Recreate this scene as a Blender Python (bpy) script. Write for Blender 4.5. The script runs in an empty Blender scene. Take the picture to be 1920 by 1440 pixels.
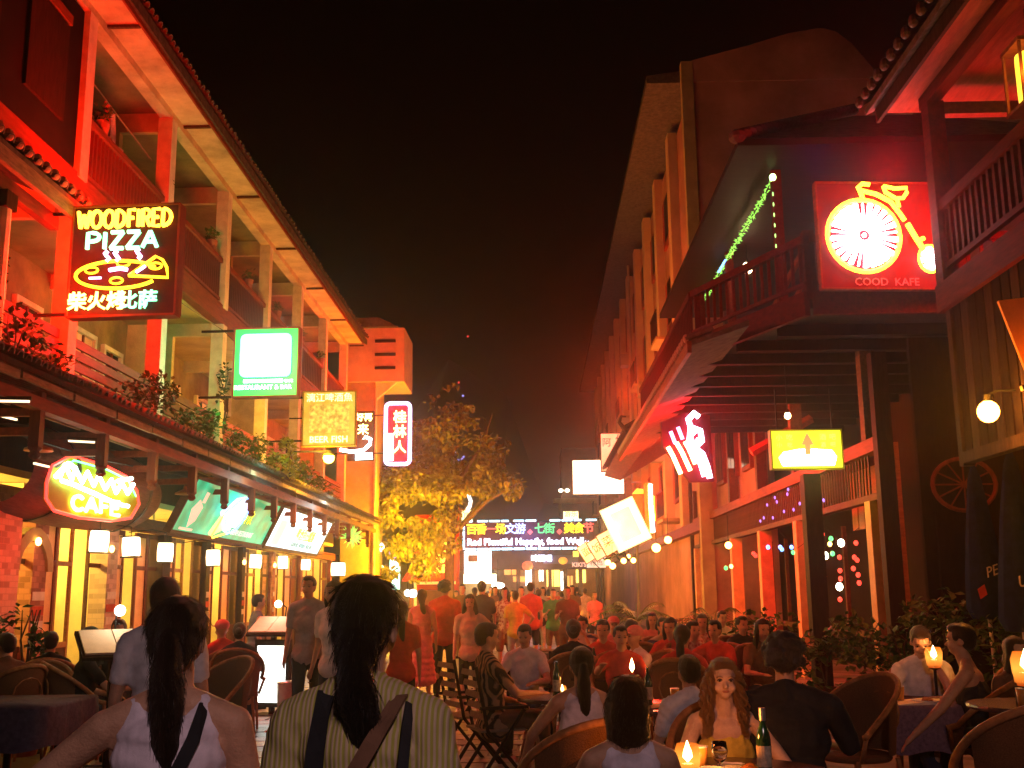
import bpy, bmesh, math, random
from mathutils import Vector, Matrix, Euler
import mathutils.noise as mn
random.seed(7)
R = math.radians
SC = bpy.context.scene
COL = SC.collection
# ---------------------------------------------------------------- camera
cam_d = bpy.data.cameras.new('camera')
cam = bpy.data.objects.new('camera', cam_d); COL.objects.link(cam); SC.camera = cam
cam_d.sensor_width = 36; cam_d.lens = 37.5; cam_d.clip_start = 0.1; cam_d.clip_end = 3000
_p, _y, _r = R(11.03), R(1.15), R(0.6)
fw = Vector((-math.sin(_y)*math.cos(_p), math.cos(_y)*math.cos(_p), math.sin(_p)))
_r0 = Vector((math.cos(_y), math.sin(_y), 0)); _u0 = _r0.cross(fw)
_rt = _r0*math.cos(_r) - _u0*math.sin(_r); _up = _r0*math.sin(_r) + _u0*math.cos(_r)
cam.matrix_world = Matrix(((_rt.x, _up.x, -fw.x, 0), (_rt.y, _up.y, -fw.y, 0), (_rt.z, _up.z, -fw.z, 1.6), (0, 0, 0, 1)))
SC.render.resolution_x = 1024; SC.render.resolution_y = 768
# ---------------------------------------------------------------- world and exposure (night)
w = bpy.data.worlds.new('World'); SC.world = w; w.use_nodes = True
nt = w.node_tree; bg = nt.nodes['Background']
sky = nt.nodes.new('ShaderNodeTexSky'); sky.sky_type = 'NISHITA'; sky.sun_disc = False
sky.sun_elevation = R(-6); sky.sun_rotation = R(200)
nt.links.new(sky.outputs[0], bg.inputs[0]); bg.inputs[1].default_value = 0.02
SC.view_settings.view_transform = 'Standard'; SC.view_settings.look = 'None'
SC.view_settings.exposure = 0.3; SC.view_settings.gamma = 1
try: SC.view_settings.use_curve_mapping = False
except Exception: pass
cy = SC.cycles
cy.max_bounces = 5; cy.diffuse_bounces = 2; cy.glossy_bounces = 3; cy.transmission_bounces = 4; cy.transparent_max_bounces = 8
cy.volume_bounces = 0; cy.caustics_reflective = False; cy.caustics_refractive = False
cy.sample_clamp_indirect = 3.0; cy.sample_clamp_direct = 12.0
cy.use_denoising = True
try: cy.denoiser = 'OPENIMAGEDENOISE'
except Exception: pass
cy.use_light_tree = True
# ---------------------------------------------------------------- materials
_M = {}
def mat(name, col, rough=0.7, nscale=6.0, var=0.25, bump=0.15, bscale=None, metal=0.0, kind='noise', stretch=(1,1,1), col2=None, sss=0.0, spec=0.05, alpha=1.0):
    if name in _M: return _M[name]
    m = bpy.data.materials.new(name); m.use_nodes = True
    n = m.node_tree.nodes; l = m.node_tree.links; b = n['Principled BSDF']
    b.inputs['Roughness'].default_value = rough; b.inputs['Metallic'].default_value = metal
    b.inputs['Specular IOR Level'].default_value = spec
    if sss: b.inputs['Subsurface Weight'].default_value = sss; b.inputs['Subsurface Radius'].default_value = (0.012, 0.005, 0.003)
    tc = n.new('ShaderNodeTexCoord'); mp = n.new('ShaderNodeMapping'); l.new(tc.outputs['Object'], mp.inputs[0])
    mp.inputs['Scale'].default_value = stretch
    if kind == 'brick':
        # bricks on walls: coordinates from the object's y (or x) and z
        sx = n.new('ShaderNodeSeparateXYZ'); cb = n.new('ShaderNodeCombineXYZ'); ad = n.new('ShaderNodeMath')
        l.new(mp.outputs[0], sx.inputs[0]); l.new(sx.outputs[0], ad.inputs[0]); l.new(sx.outputs[1], ad.inputs[1])
        l.new(ad.outputs[0], cb.inputs[0]); l.new(sx.outputs[2], cb.inputs[1])
        t = n.new('ShaderNodeTexBrick'); l.new(cb.outputs[0], t.inputs[0]); t.inputs['Scale'].default_value = nscale
        t.inputs['Mortar Size'].default_value = 0.015
        fac = t.outputs['Color']; t.inputs['Color1'].default_value = (0.2,0.2,0.2,1); t.inputs['Color2'].default_value = (0.9,0.9,0.9,1); t.inputs['Mortar'].default_value = (0.5,0.5,0.5,1)
        bfac = t.outputs['Fac']; inv = True
    else:
        if kind == 'wave':
            t = n.new('ShaderNodeTexWave'); t.inputs['Scale'].default_value = nscale; t.inputs['Distortion'].default_value = 4; t.inputs['Detail'].default_value = 3
        elif kind == 'voronoi':
            t = n.new('ShaderNodeTexVoronoi'); t.inputs['Scale'].default_value = nscale
        else:
            t = n.new('ShaderNodeTexNoise'); t.inputs['Scale'].default_value = nscale; t.inputs['Detail'].default_value = 6; t.inputs['Roughness'].default_value = 0.65
        l.new(mp.outputs[0], t.inputs['Vector'])
        fac = t.outputs['Fac'] if 'Fac' in t.outputs else t.outputs[0]
        bfac = fac; inv = False
    rp = n.new('ShaderNodeValToRGB'); l.new(fac, rp.inputs[0])
    c1 = tuple(max(0, c*(1-var)) for c in col); c2 = col2 or tuple(min(1, c*(1+var)) for c in col)
    rp.color_ramp.elements[0].position = 0.3; rp.color_ramp.elements[1].position = 0.7
    rp.color_ramp.elements[0].color = (*c1, 1); rp.color_ramp.elements[1].color = (*c2, 1)
    l.new(rp.outputs[0], b.inputs['Base Color'])
    if bump:
        bp = n.new('ShaderNodeBump'); bp.inputs['Strength'].default_value = bump; bp.inputs['Distance'].default_value = 0.02; bp.invert = inv
        if bscale and not inv:
            t2 = n.new('ShaderNodeTexNoise'); t2.inputs['Scale'].default_value = bscale; t2.inputs['Detail'].default_value = 4
            l.new(mp.outputs[0], t2.inputs['Vector']); bfac = t2.outputs[0]
        l.new(bfac, bp.inputs['Height']); l.new(bp.outputs[0], b.inputs['Normal'])
    _M[name] = m; return m
def emi(name, col, st, base=None):
    if name in _M: return _M[name]
    m = bpy.data.materials.new(name); m.use_nodes = True
    b = m.node_tree.nodes['Principled BSDF']
    b.inputs['Base Color'].default_value = (*(base or tuple(min(1, c*0.5) for c in col)), 1)
    b.inputs['Emission Color'].default_value = (*col, 1); b.inputs['Emission Strength'].default_value = st
    b.inputs['Roughness'].default_value = 0.4
    _M[name] = m; return m
def litface(name, ca, cb_, st, scale=3.0):
    """a back-lit printed face: soft mottled print glowing"""
    if name in _M: return _M[name]
    m = emi(name, ca, st); n = m.node_tree.nodes; l = m.node_tree.links; b = n['Principled BSDF']
    tc = n.new('ShaderNodeTexCoord'); t = n.new('ShaderNodeTexNoise'); t.inputs['Scale'].default_value = scale; t.inputs['Detail'].default_value = 5
    rp = n.new('ShaderNodeValToRGB'); rp.color_ramp.elements[0].position = .38; rp.color_ramp.elements[1].position = .62
    rp.color_ramp.elements[0].color = (*ca, 1); rp.color_ramp.elements[1].color = (*cb_, 1)
    l.new(tc.outputs['Object'], t.inputs[0]); l.new(t.outputs[0], rp.inputs[0]); l.new(rp.outputs[0], b.inputs['Emission Color'])
    return m
def glass(name, col=(1,1,1), rough=0.05):
    if name in _M: return _M[name]
    m = bpy.data.materials.new(name); m.use_nodes = True; b = m.node_tree.nodes['Principled BSDF']
    b.inputs['Base Color'].default_value = (*col, 1); b.inputs['Roughness'].default_value = rough
    b.inputs['Transmission Weight'].default_value = 1.0; b.inputs['IOR'].default_value = 1.45
    _M[name] = m; return m
NBK = mat('near_black_timber', (0.014,0.008,0.006), 0.7, 4, 0.4, 0.3, spec=0.02, stretch=(5,5,1))
OXB = mat('oxblood_wood', (0.085,0.012,0.009), 0.6, 3, 0.35, 0.25, spec=0.02, stretch=(6,1,6))
WOOD = mat('dark_red_wood', (0.15,0.035,0.018), 0.55, 3, 0.35, 0.25, stretch=(6,6,1))
WOODH = mat('red_wood_beam', (0.19,0.045,0.022), 0.55, 3, 0.35, 0.25, stretch=(6,1,6))
BROWN = mat('brown_wood', (0.085,0.045,0.024), 0.6, 4, 0.4, 0.3, stretch=(5,1,5))
DKWOOD = mat('dark_timber', (0.032,0.018,0.013), 0.6, 4, 0.4, 0.3, spec=0.02, stretch=(5,5,1))
BOARD = mat('weathered_board', (0.26,0.19,0.12), 0.7, 5, 0.4, 0.3, stretch=(6,1,6))
PLAS = mat('cream_plaster', (0.50,0.42,0.27), 0.85, 1.3, 0.38, 0.4, bscale=22)
PLASY = mat('ochre_plaster', (0.40,0.30,0.15), 0.85, 1.6, 0.25, 0.2, bscale=25)
WHITE = mat('white_paint', (0.66,0.60,0.50), 0.6, 3, 0.25, 0.1, bscale=30)
GREYW = mat('grey_render', (0.34,0.31,0.29), 0.9, 0.7, 0.3, 0.25, bscale=12)
TILE = mat('grey_roof_tile', (0.10,0.085,0.075), 0.8, 8, 0.5, 0.4)
BRICK = mat('red_brick', (0.34,0.15,0.10), 0.85, 3.2, 0.3, 0.6, kind='brick')
PALEB = mat('pale_brick', (0.5,0.36,0.27), 0.85, 3.2, 0.25, 0.6, kind='brick')
DARK = mat('black_metal', (0.02,0.02,0.022), 0.45, 10, 0.3, 0.05)
STEEL = mat('brushed_steel', (0.5,0.5,0.5), 0.35, 30, 0.15, 0.05, metal=1)
STONE = mat('paving_stone', (0.20,0.17,0.15), 0.42, 5, 0.4, 0.35, bscale=18, spec=0.5)
STONE2 = mat('paving_stone_dark', (0.13,0.115,0.105), 0.38, 5, 0.4, 0.35, bscale=18, spec=0.5)
GRD = mat('street_ground', (0.09,0.08,0.072), 0.6, 2.5, 0.35, 0.4, bscale=9)
LEAF = mat('green_leaf', (0.07,0.13,0.03), 0.45, 4, 0.45, 0)
LEAFD = mat('dark_leaf', (0.035,0.07,0.02), 0.5, 4, 0.45, 0)
LEAFY = mat('tree_leaf', (0.16,0.17,0.035), 0.45, 1.2, 0.55, 0)
BARK = mat('bark', (0.09,0.065,0.045), 0.9, 8, 0.4, 0.8, stretch=(3,3,1))
RATTAN = mat('rattan_cane', (0.30,0.13,0.05), 0.45, 14, 0.4, 0.3)
WEAVE = mat('rattan_weave', (0.20,0.09,0.04), 0.6, 170, 0.35, 1.0)
CANV = mat('canvas', (0.25,0.18,0.12), 0.9, 30, 0.2, 0.3)
DKGLASS = mat('dark_window_glass', (0.015,0.017,0.02), 0.08, 2, 0.3, 0.0)
GLASS = glass('clear_glass')
# ---------------------------------------------------------------- helpers
ORG = {}
LK = 0.5
class MB:
    def __init__(s): s.v = []; s.f = []; s.m = []; s.cur = 0
    def add(s, vs, fs):
        o = len(s.v); s.v += [Vector(v) for v in vs]; s.f += [[i+o for i in f] for f in fs]; s.m += [s.cur]*len(fs); return s
    def box(s, x0, x1, y0, y1, z0, z1):
        return s.add([(x0,y0,z0),(x1,y0,z0),(x1,y1,z0),(x0,y1,z0),(x0,y0,z1),(x1,y0,z1),(x1,y1,z1),(x0,y1,z1)],
              [(0,3,2,1),(4,5,6,7),(0,1,5,4),(1,2,6,5),(2,3,7,6),(3,0,4,7)])
    def cb(s, c, d, rot=None):
        M = Euler(rot).to_matrix() if rot else Matrix.Identity(3); c = Vector(c); a, b, e = (q/2 for q in d)
        vs = [c + M @ Vector(p) for p in ((-a,-b,-e),(a,-b,-e),(a,b,-e),(-a,b,-e),(-a,-b,e),(a,-b,e),(a,b,e),(-a,b,e))]
        return s.add(vs, [(0,3,2,1),(4,5,6,7),(0,1,5,4),(1,2,6,5),(2,3,7,6),(3,0,4,7)])
    def quad(s, a, b, c, d): return s.add([a,b,c,d], [(0,1,2,3)])
    def prism(s, poly, axis, a, b):
        """poly of 2-D points extruded along axis 0/1/2 from a to b"""
        n = len(poly)
        def P(p, t):
            return {0:(t,p[0],p[1]), 1:(p[0],t,p[1]), 2:(p[0],p[1],t)}[axis]
        vs = [P(p,a) for p in poly] + [P(p,b) for p in poly]
        return s.add(vs, [list(range(n))[::-1], list(range(n,2*n))] + [(i,(i+1)%n,n+(i+1)%n,n+i) for i in range(n)])
    def tube(s, pts, r, n=8, closed=False, caps=True):
        pts = [Vector(p) for p in pts]; k = len(pts); rs = r if isinstance(r,(list,tuple)) else [r]*k
        ref = None; rings = []
        for i, p in enumerate(pts):
            if closed: t = pts[(i+1)%k]-pts[i-1]
            else: t = pts[min(i+1,k-1)]-pts[max(i-1,0)]
            if t.length < 1e-9: t = Vector((0,0,1))
            t.normalize()
            if ref is None: ref = Vector((0,0,1)) if abs(t.z) < .9 else Vector((1,0,0))
            a = t.cross(ref).normalized(); b = a.cross(t).normalized(); ref = b
            rings.append([p + (a*math.cos(2*math.pi*j/n) + b*math.sin(2*math.pi*j/n))*rs[i] for j in range(n)])
        vs = [q for rg in rings for q in rg]; fs = []
        for i in range(k if closed else k-1):
            o, q = i*n, ((i+1)%k)*n
            fs += [(o+j, o+(j+1)%n, q+(j+1)%n, q+j) for j in range(n)]
        if caps and not closed: fs += [list(range(n))[::-1], list(range((k-1)*n, k*n))]
        return s.add(vs, fs)
    def lathe(s, prof, c=(0,0,0), n=16):
        c = Vector(c); vs = []; k = len(prof)
        for r, z in prof: vs += [c+Vector((r*math.cos(2*math.pi*j/n), r*math.sin(2*math.pi*j/n), z)) for j in range(n)]
        fs = []
        for i in range(k-1): fs += [(i*n+j, i*n+(j+1)%n, (i+1)*n+(j+1)%n, (i+1)*n+j) for j in range(n)]
        fs += [list(range(n))[::-1], list(range((k-1)*n, k*n))]
        return s.add(vs, fs)
    def ell(s, c, r, n=12, rot=None):
        c = Vector(c); M = Euler(rot).to_matrix() if rot else None; vs = []; h = max(4, n//2+1)
        for i in range(1, h):
            a = math.pi*i/h
            for j in range(n):
                p = Vector((r[0]*math.sin(a)*math.cos(2*math.pi*j/n), r[1]*math.sin(a)*math.sin(2*math.pi*j/n), -r[2]*math.cos(a)))
                vs.append(c + (M @ p if M else p))
        b = Vector((0,0,-r[2])); t = Vector((0,0,r[2])); vs += [c+(M@b if M else b), c+(M@t if M else t)]
        fs = []
        for i in range(h-2): fs += [(i*n+j, i*n+(j+1)%n, (i+1)*n+(j+1)%n, (i+1)*n+j) for j in range(n)]
        B = (h-1)*n; fs += [(B, (j+1)%n, j) for j in range(n)] + [(B+1, (h-2)*n+j, (h-2)*n+(j+1)%n) for j in range(n)]
        return s.add(vs, fs)
    def caps(s, p0, p1, r0, r1, n=10):
        p0 = Vector(p0); p1 = Vector(p1); d = (p1-p0); L = d.length or 1e-6; d.normalize(); pts = []; rs = []
        for a in (90, 60, 30, 0): pts.append(p0 - d*r0*math.sin(R(a))); rs.append(max(1e-4, r0*math.cos(R(a))))
        for a in (0, 30, 60, 90): pts.append(p1 + d*r1*math.sin(R(a))); rs.append(max(1e-4, r1*math.cos(R(a))))
        return s.tube(pts, rs, n)
    def mesh(s, name, org, mats):
        me = bpy.data.meshes.new(name); me.from_pydata([v-org for v in s.v], [], s.f)
        for m in mats: me.materials.append(m)
        if len(mats) > 1: me.polygons.foreach_set('material_index', s.m)
        me.update(); return me
    def build(s, name, mats, parent=None, org=None, smooth=False):
        if not isinstance(mats, (list, tuple)): mats = [mats]
        if parent is not None: og = ORG[parent.name]
        elif org is not None: og = Vector(org)
        else:
            xs = [v.x for v in s.v]; ys = [v.y for v in s.v]; zs = [v.z for v in s.v]
            og = Vector(((min(xs)+max(xs))/2, (min(ys)+max(ys))/2, min(zs)))
        me = s.mesh(name, og, mats)
        if smooth: me.polygons.foreach_set('use_smooth', [True]*len(me.polygons))
        o = bpy.data.objects.new(name, me); COL.objects.link(o)
        if parent is not None: o.parent = parent
        else: o.location = og
        ORG[o.name] = og; return o
def tag(o, label=None, cat=None, group=None, kind=None):
    if label: o['label'] = label
    if cat: o['category'] = cat
    if group: o['group'] = group
    if kind: o['kind'] = kind
    return o
def thing(name, label, cat, loc=(0,0,0), rz=None, group=None, rot=None):
    """Empty at the base. rz/rot given: children are built in its own frame; otherwise in world coordinates."""
    o = bpy.data.objects.new(name, None); COL.objects.link(o); o.location = loc; o.empty_display_size = 0.2
    if rot: o.rotation_euler = rot
    elif rz is not None: o.rotation_euler = (0,0,R(rz))
    ORG[o.name] = Vector((0,0,0)) if (rz is not None or rot) else Vector(loc)
    return tag(o, label, cat, group)
def inst(name, me, parent, loc, rot=None, sc=None):
    o = bpy.data.objects.new(name, me); COL.objects.link(o); o.parent = parent
    o.location = Vector(loc) - ORG[parent.name]
    if rot: o.rotation_euler = rot
    if sc: o.scale = sc
    ORG[o.name] = ORG[parent.name]; return o
def pmesh(mb, name, m): return mb.mesh(name, Vector((0,0,0)), [m])
def copy_tree(o, loc, rz=None, label=None):
    def cp(a, par):
        c = a.copy(); COL.objects.link(c)
        if par is not None: c.parent = par; c.matrix_parent_inverse = a.matrix_parent_inverse.copy()
        for ch in list(KIDS.get(a.name, [])): cp(ch, c)
        return c
    KIDS = {}
    for q in bpy.data.objects:
        if q.parent: KIDS.setdefault(q.parent.name, []).append(q)
    c = cp(o, None); c.location = loc
    if rz is not None: c.rotation_euler = (0,0,R(rz))
    if label: c['label'] = label
    return c
def light(name, loc, col, W, rad=0.12, parent=None, spot=None, area=None, rot=None):
    W = W*LK; col = tuple(v**1.5 for v in col)
    d = bpy.data.lights.new(name, 'AREA' if area else 'POINT'); d.energy = W; d.color = col
    if area: d.shape = 'RECTANGLE'; d.size, d.size_y = area
    else: d.shadow_soft_size = rad
    o = bpy.data.objects.new(name, d); COL.objects.link(o)
    if parent is not None: o.parent = parent; o.location = Vector(loc)-ORG[parent.name]
    else: o.location = loc
    if rot: o.rotation_euler = rot
    return o
def text_mb(txt, size, depth=0.01, align='CENTER', bevel=0.0, res=2, fill=True):
    c = bpy.data.curves.new('t', 'FONT'); c.body = txt; c.size = size; c.extrude = depth; c.align_x = align; c.align_y = 'CENTER'
    c.resolution_u = res; c.bevel_depth = bevel; c.bevel_resolution = 0
    if not fill: c.fill_mode = 'NONE'
    o = bpy.data.objects.new('t', c); COL.objects.link(o)
    dg = bpy.context.evaluated_depsgraph_get(); ev = o.evaluated_get(dg); me = ev.to_mesh()
    vs = [v.co.copy() for v in me.vertices]; fs = [tuple(p.vertices) for p in me.polygons]
    ev.to_mesh_clear(); bpy.data.objects.remove(o); bpy.data.curves.remove(c)
    return vs, fs
def put_text(mb, txt, size, fr, depth=0.01, sx=1.0, **k):
    """fr maps (x right, y up, z out of the face) to space"""
    vs, fs = text_mb(txt, size, depth, **k); mb.add([fr(v.x*sx, v.y, v.z) for v in vs], fs); return mb
def front(cx, Y, cz, yaw=0.0):
    """frame of a face looking to -Y (towards the camera)"""
    ca, sa = math.cos(R(yaw)), math.sin(R(yaw))
    return lambda x, y, z: Vector((cx + x*ca - z*sa*-1*-1, Y + x*sa - z*ca, cz + y))
def xform(loc, rot):
    M = Matrix.Translation(loc) @ Euler(rot).to_matrix().to_4x4()
    return lambda x, y, z: M @ Vector((x, -z, y))
def foliage(mb, c, r, n, size, seed=0, clump=0.0, flat=1.0, droop=0.0, gap=-.05):
    rnd = random.Random(seed); c = Vector(c)
    for i in range(n):
        while True:
            p = Vector((rnd.uniform(-1,1), rnd.uniform(-1,1), rnd.uniform(-1,1)))
            if p.length <= 1: break
        if clump:
            q = Vector((p.x*r[0], p.y*r[1], p.z*r[2])) + c
            if mn.noise(q*clump) < gap + rnd.uniform(-.12,.12): continue
        q = c + Vector((p.x*r[0], p.y*r[1], p.z*r[2])); s_ = size*rnd.uniform(.6,1.3)
        a = Euler((rnd.uniform(-1,1)-droop, rnd.uniform(-.6,.6), rnd.uniform(0,6.28))).to_matrix()
        pts = [a @ Vector(t) for t in ((0,0,0),(s_*.32,s_*.5,s_*.08),(0,s_,0),(-s_*.32,s_*.5,s_*.08))]
        mb.add([q+t for t in pts], [(0,1,2,3)])
    return mb
# neon stroke letters, unit box 1 high
def arc(cx, cy_, rx, ry, a0, a1, n=10): return [(cx+rx*math.cos(R(a0+(a1-a0)*i/n)), cy_+ry*math.sin(R(a0+(a1-a0)*i/n))) for i in range(n+1)]
STK = {
 'W': (.85, [[(0,1),(.2,0)],[(.2,0),(.42,.8)],[(.42,.8),(.64,0)],[(.64,0),(.85,1)]]),
 'O': (.75, [arc(.37,.5,.36,.5,90,450,14)]),
 'D': (.7, [[(.05,0),(.05,1)]+arc(.1,.5,.55,.5,90,-90,8)+[(.05,0)]]),
 'F': (.55, [[(.08,0),(.08,1),(.55,1)],[(.08,.52),(.45,.52)]]),
 'I': (.22, [[(.11,0),(.11,1)]]),
 'R': (.62, [[(.06,0),(.06,1)]+arc(.3,.75,.28,.25,90,-90,6)+[(.06,.5)],[(.3,.5),(.6,0)]]),
 'E': (.58, [[(.55,1),(.06,1),(.06,0),(.55,0)],[(.06,.52),(.45,.52)]]),
 'P': (.62, [[(.06,0),(.06,1)]+arc(.3,.74,.3,.26,90,-90,6)+[(.06,.48)]]),
 'Z': (.62, [[(.03,1),(.6,1)],[(.6,1),(.03,0)],[(.03,0),(.62,0)]]),
 'A': (.68, [[(0,0),(.34,1)],[(.34,1),(.68,0)],[(.13,.35),(.55,.35)]]),
 'C': (.66, [arc(.36,.5,.34,.5,45,315,10)]),
 'K': (.6, [[(.06,0),(.06,1)],[(.56,1),(.06,.45)],[(.22,.6),(.6,0)]]),
}
def neon_word(mb, word, x0, x1, y0, h, fr, r, gap=.14, z=.04):
    tot = sum(STK[c][0] if c != ' ' else .4 for c in word) + gap*(len(word)-1); k = (x1-x0)/(tot)
    x = 0
    for c in word:
        if c == ' ': x += .4+gap; continue
        for st in STK[c][1]: mb.tube([fr(x0+(x+p[0])*k, y0+p[1]*h, z) for p in st], r, 6)
        x += STK[c][0]+gap
def lamp_box(name, label, cat, loc, size, rot, face, rim, group=None, depth=.12, rimw=.03, double=True):
    """a light box: case, rim, one lit face on each side. local frame x right, z up, -y towards the street viewer"""
    t = thing(name, label, cat, loc, rot=rot, group=group); a, b = size[0]/2, size[1]/2
    m = MB(); m.box(-a,a,-depth/2,depth/2,-b,-b+rimw); m.box(-a,a,-depth/2,depth/2,b-rimw,b); m.box(-a,-a+rimw,-depth/2,depth/2,-b+rimw,b-rimw); m.box(a-rimw,a,-depth/2,depth/2,-b+rimw,b-rimw)
    m.build('frame', rim, t)
    f = MB(); f.box(-a+rimw+.001,a-rimw-.001,-depth/2+.012,depth/2-.012,-b+rimw+.001,b-rimw-.001); f.build('lit_panel', face, t)
    return t
# ---------------------------------------------------------------- people
def remesh(mb, vox, it=3, name='m'):
    me = bpy.data.meshes.new(name); me.from_pydata([tuple(v) for v in mb.v], [], mb.f); me.update()
    o = bpy.data.objects.new('t', me); COL.objects.link(o)
    md = o.modifiers.new('r', 'REMESH'); md.mode = 'VOXEL'; md.voxel_size = vox
    s = o.modifiers.new('s', 'SMOOTH'); s.iterations = it; s.factor = .5
    dg = bpy.context.evaluated_depsgraph_get()
    out = bpy.data.meshes.new_from_object(o.evaluated_get(dg)); bpy.data.objects.remove(o); bpy.data.meshes.remove(me)
    out.name = name; out.materials.clear()
    out.polygons.foreach_set('use_smooth', [True]*len(out.polygons))
    return out
SKIN = mat('skin_tan', (0.47,0.25,0.15), 0.55, 12, 0.22, 0.2, bscale=120, spec=.3)
SKIN2 = mat('skin_light', (0.60,0.36,0.25), 0.55, 12, 0.18, 0.2, bscale=120, spec=.3)
HAIRK = mat('black_hair', (0.012,0.009,0.008), 0.42, 60, 0.6, 0.9, kind='wave', stretch=(3,3,.4), spec=0.35)
HAIRB = mat('brown_hair', (0.045,0.022,0.014), 0.42, 60, 0.6, 0.9, kind='wave', stretch=(3,3,.4), spec=0.4)
HAIRL = mat('blond_hair', (0.42,0.20,0.07), 0.45, 40, 0.5, 0.9, kind='wave', stretch=(3,3,.4), spec=0.5)
HAIRG = mat('grey_hair', (0.10,0.085,0.075), 0.55, 40, 0.5, 0.9, kind='wave', stretch=(3,3,.4), spec=0.5)
def cloth(name, col, kind='noise', **k): return mat('cloth_'+name, col, 0.9, k.pop('ns', 9), k.pop('var', .28), k.pop('bump', .25), kind=kind, spec=0.15, **k)
C_WHITE = cloth('white', (0.66,0.62,0.62)); C_PINKW = cloth('pinkish_white', (0.66,0.56,0.60)); C_GREY = cloth('grey', (0.30,0.27,0.30))
C_RED = cloth('red', (0.50,0.06,0.04)); C_BLACK = cloth('black', (0.018,0.018,0.02)); C_DENIM = cloth('denim', (0.03,0.035,0.06))
C_YEL = cloth('yellow', (0.6,0.42,0.06)); C_GREEN = cloth('green', (0.06,0.22,0.07)); C_BLUE = cloth('blue_grey', (0.10,0.14,0.19))
C_PINK = cloth('pink', (0.62,0.20,0.20)); C_CREAM = cloth('cream', (0.60,0.48,0.36)); C_BROWN = cloth('brown', (0.14,0.07,0.04))
C_STRIPE = cloth('striped', (0.5,0.3,0.16), kind='wave', ns=7, col2=(0.02,0.015,0.012), bump=.05)
C_BAND = cloth('banded', (0.55,0.45,0.38), kind='wave', ns=11, col2=(0.35,0.05,0.04), bump=.05, stretch=(.05,.05,1)); C_CHECK = cloth('flowered', (0.45,0.12,0.08), kind='voronoi', ns=22, col2=(0.65,0.5,0.35), bump=.05); C_BAND2 = cloth('blue_banded', (0.5,0.46,0.42), kind='wave', ns=14, col2=(0.05,0.06,0.14), bump=.05, stretch=(.05,.05,1))
EYE = mat('eye_white', (0.30,0.26,0.23), 0.2, 5, .05, 0); IRIS = mat('dark_iris', (0.02,0.012,0.01), 0.15, 5, .05, 0)
LIP = mat('lips', (0.40,0.15,0.11), 0.4, 20, .1, 0.05)
SHOE = mat('dark_shoe', (0.02,0.017,0.015), 0.5, 10, .2, .1)
ARMS = {  # elbow, wrist from the shoulder: outward, forward, up
 'down': ((.05,-.02,-.28),(.06,.06,-.52)), 'swing': ((.05,.08,-.27),(.03,.22,-.47)), 'back': ((.05,-.12,-.25),(.07,-.13,-.50)),
 'lap': ((.07,.06,-.26),(-.03,.27,-.31)), 'table': ((.10,.17,-.22),(.0,.40,-.23)), 'hip': ((.20,-.08,-.20),(.04,.05,-.40)),
 'chin': ((.04,.26,-.20),(-.08,.22,.06)), 'cross': ((.10,.06,-.26),(-.14,.21,-.20)), 'hold': ((.06,.03,-.27),(-.02,.25,-.15)),
 'reach': ((.12,.25,-.10),(.10,.50,-.02)), 'out': ((.20,.02,-.20),(.36,.10,-.36)), 'low': ((.16,.16,-.22),(.20,.34,-.40)),
 'hair': ((.16,.12,.04),(.0,.02,.2)),
}
def folds(me, amp, seed=0.0):
    bm = bmesh.new(); bm.from_mesh(me)
    for v in bm.verts:
        c = v.co; n1 = mn.noise(Vector((c.x*9+seed, c.y*9, c.z*16+c.x*12))); n2 = mn.noise(Vector((c.x*26, c.y*22+seed, c.z*11)))
        v.co = c + v.normal*amp*((1-abs(n1)*2.4)*.9 + n2*.7)
    bm.to_mesh(me); bm.free()
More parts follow.
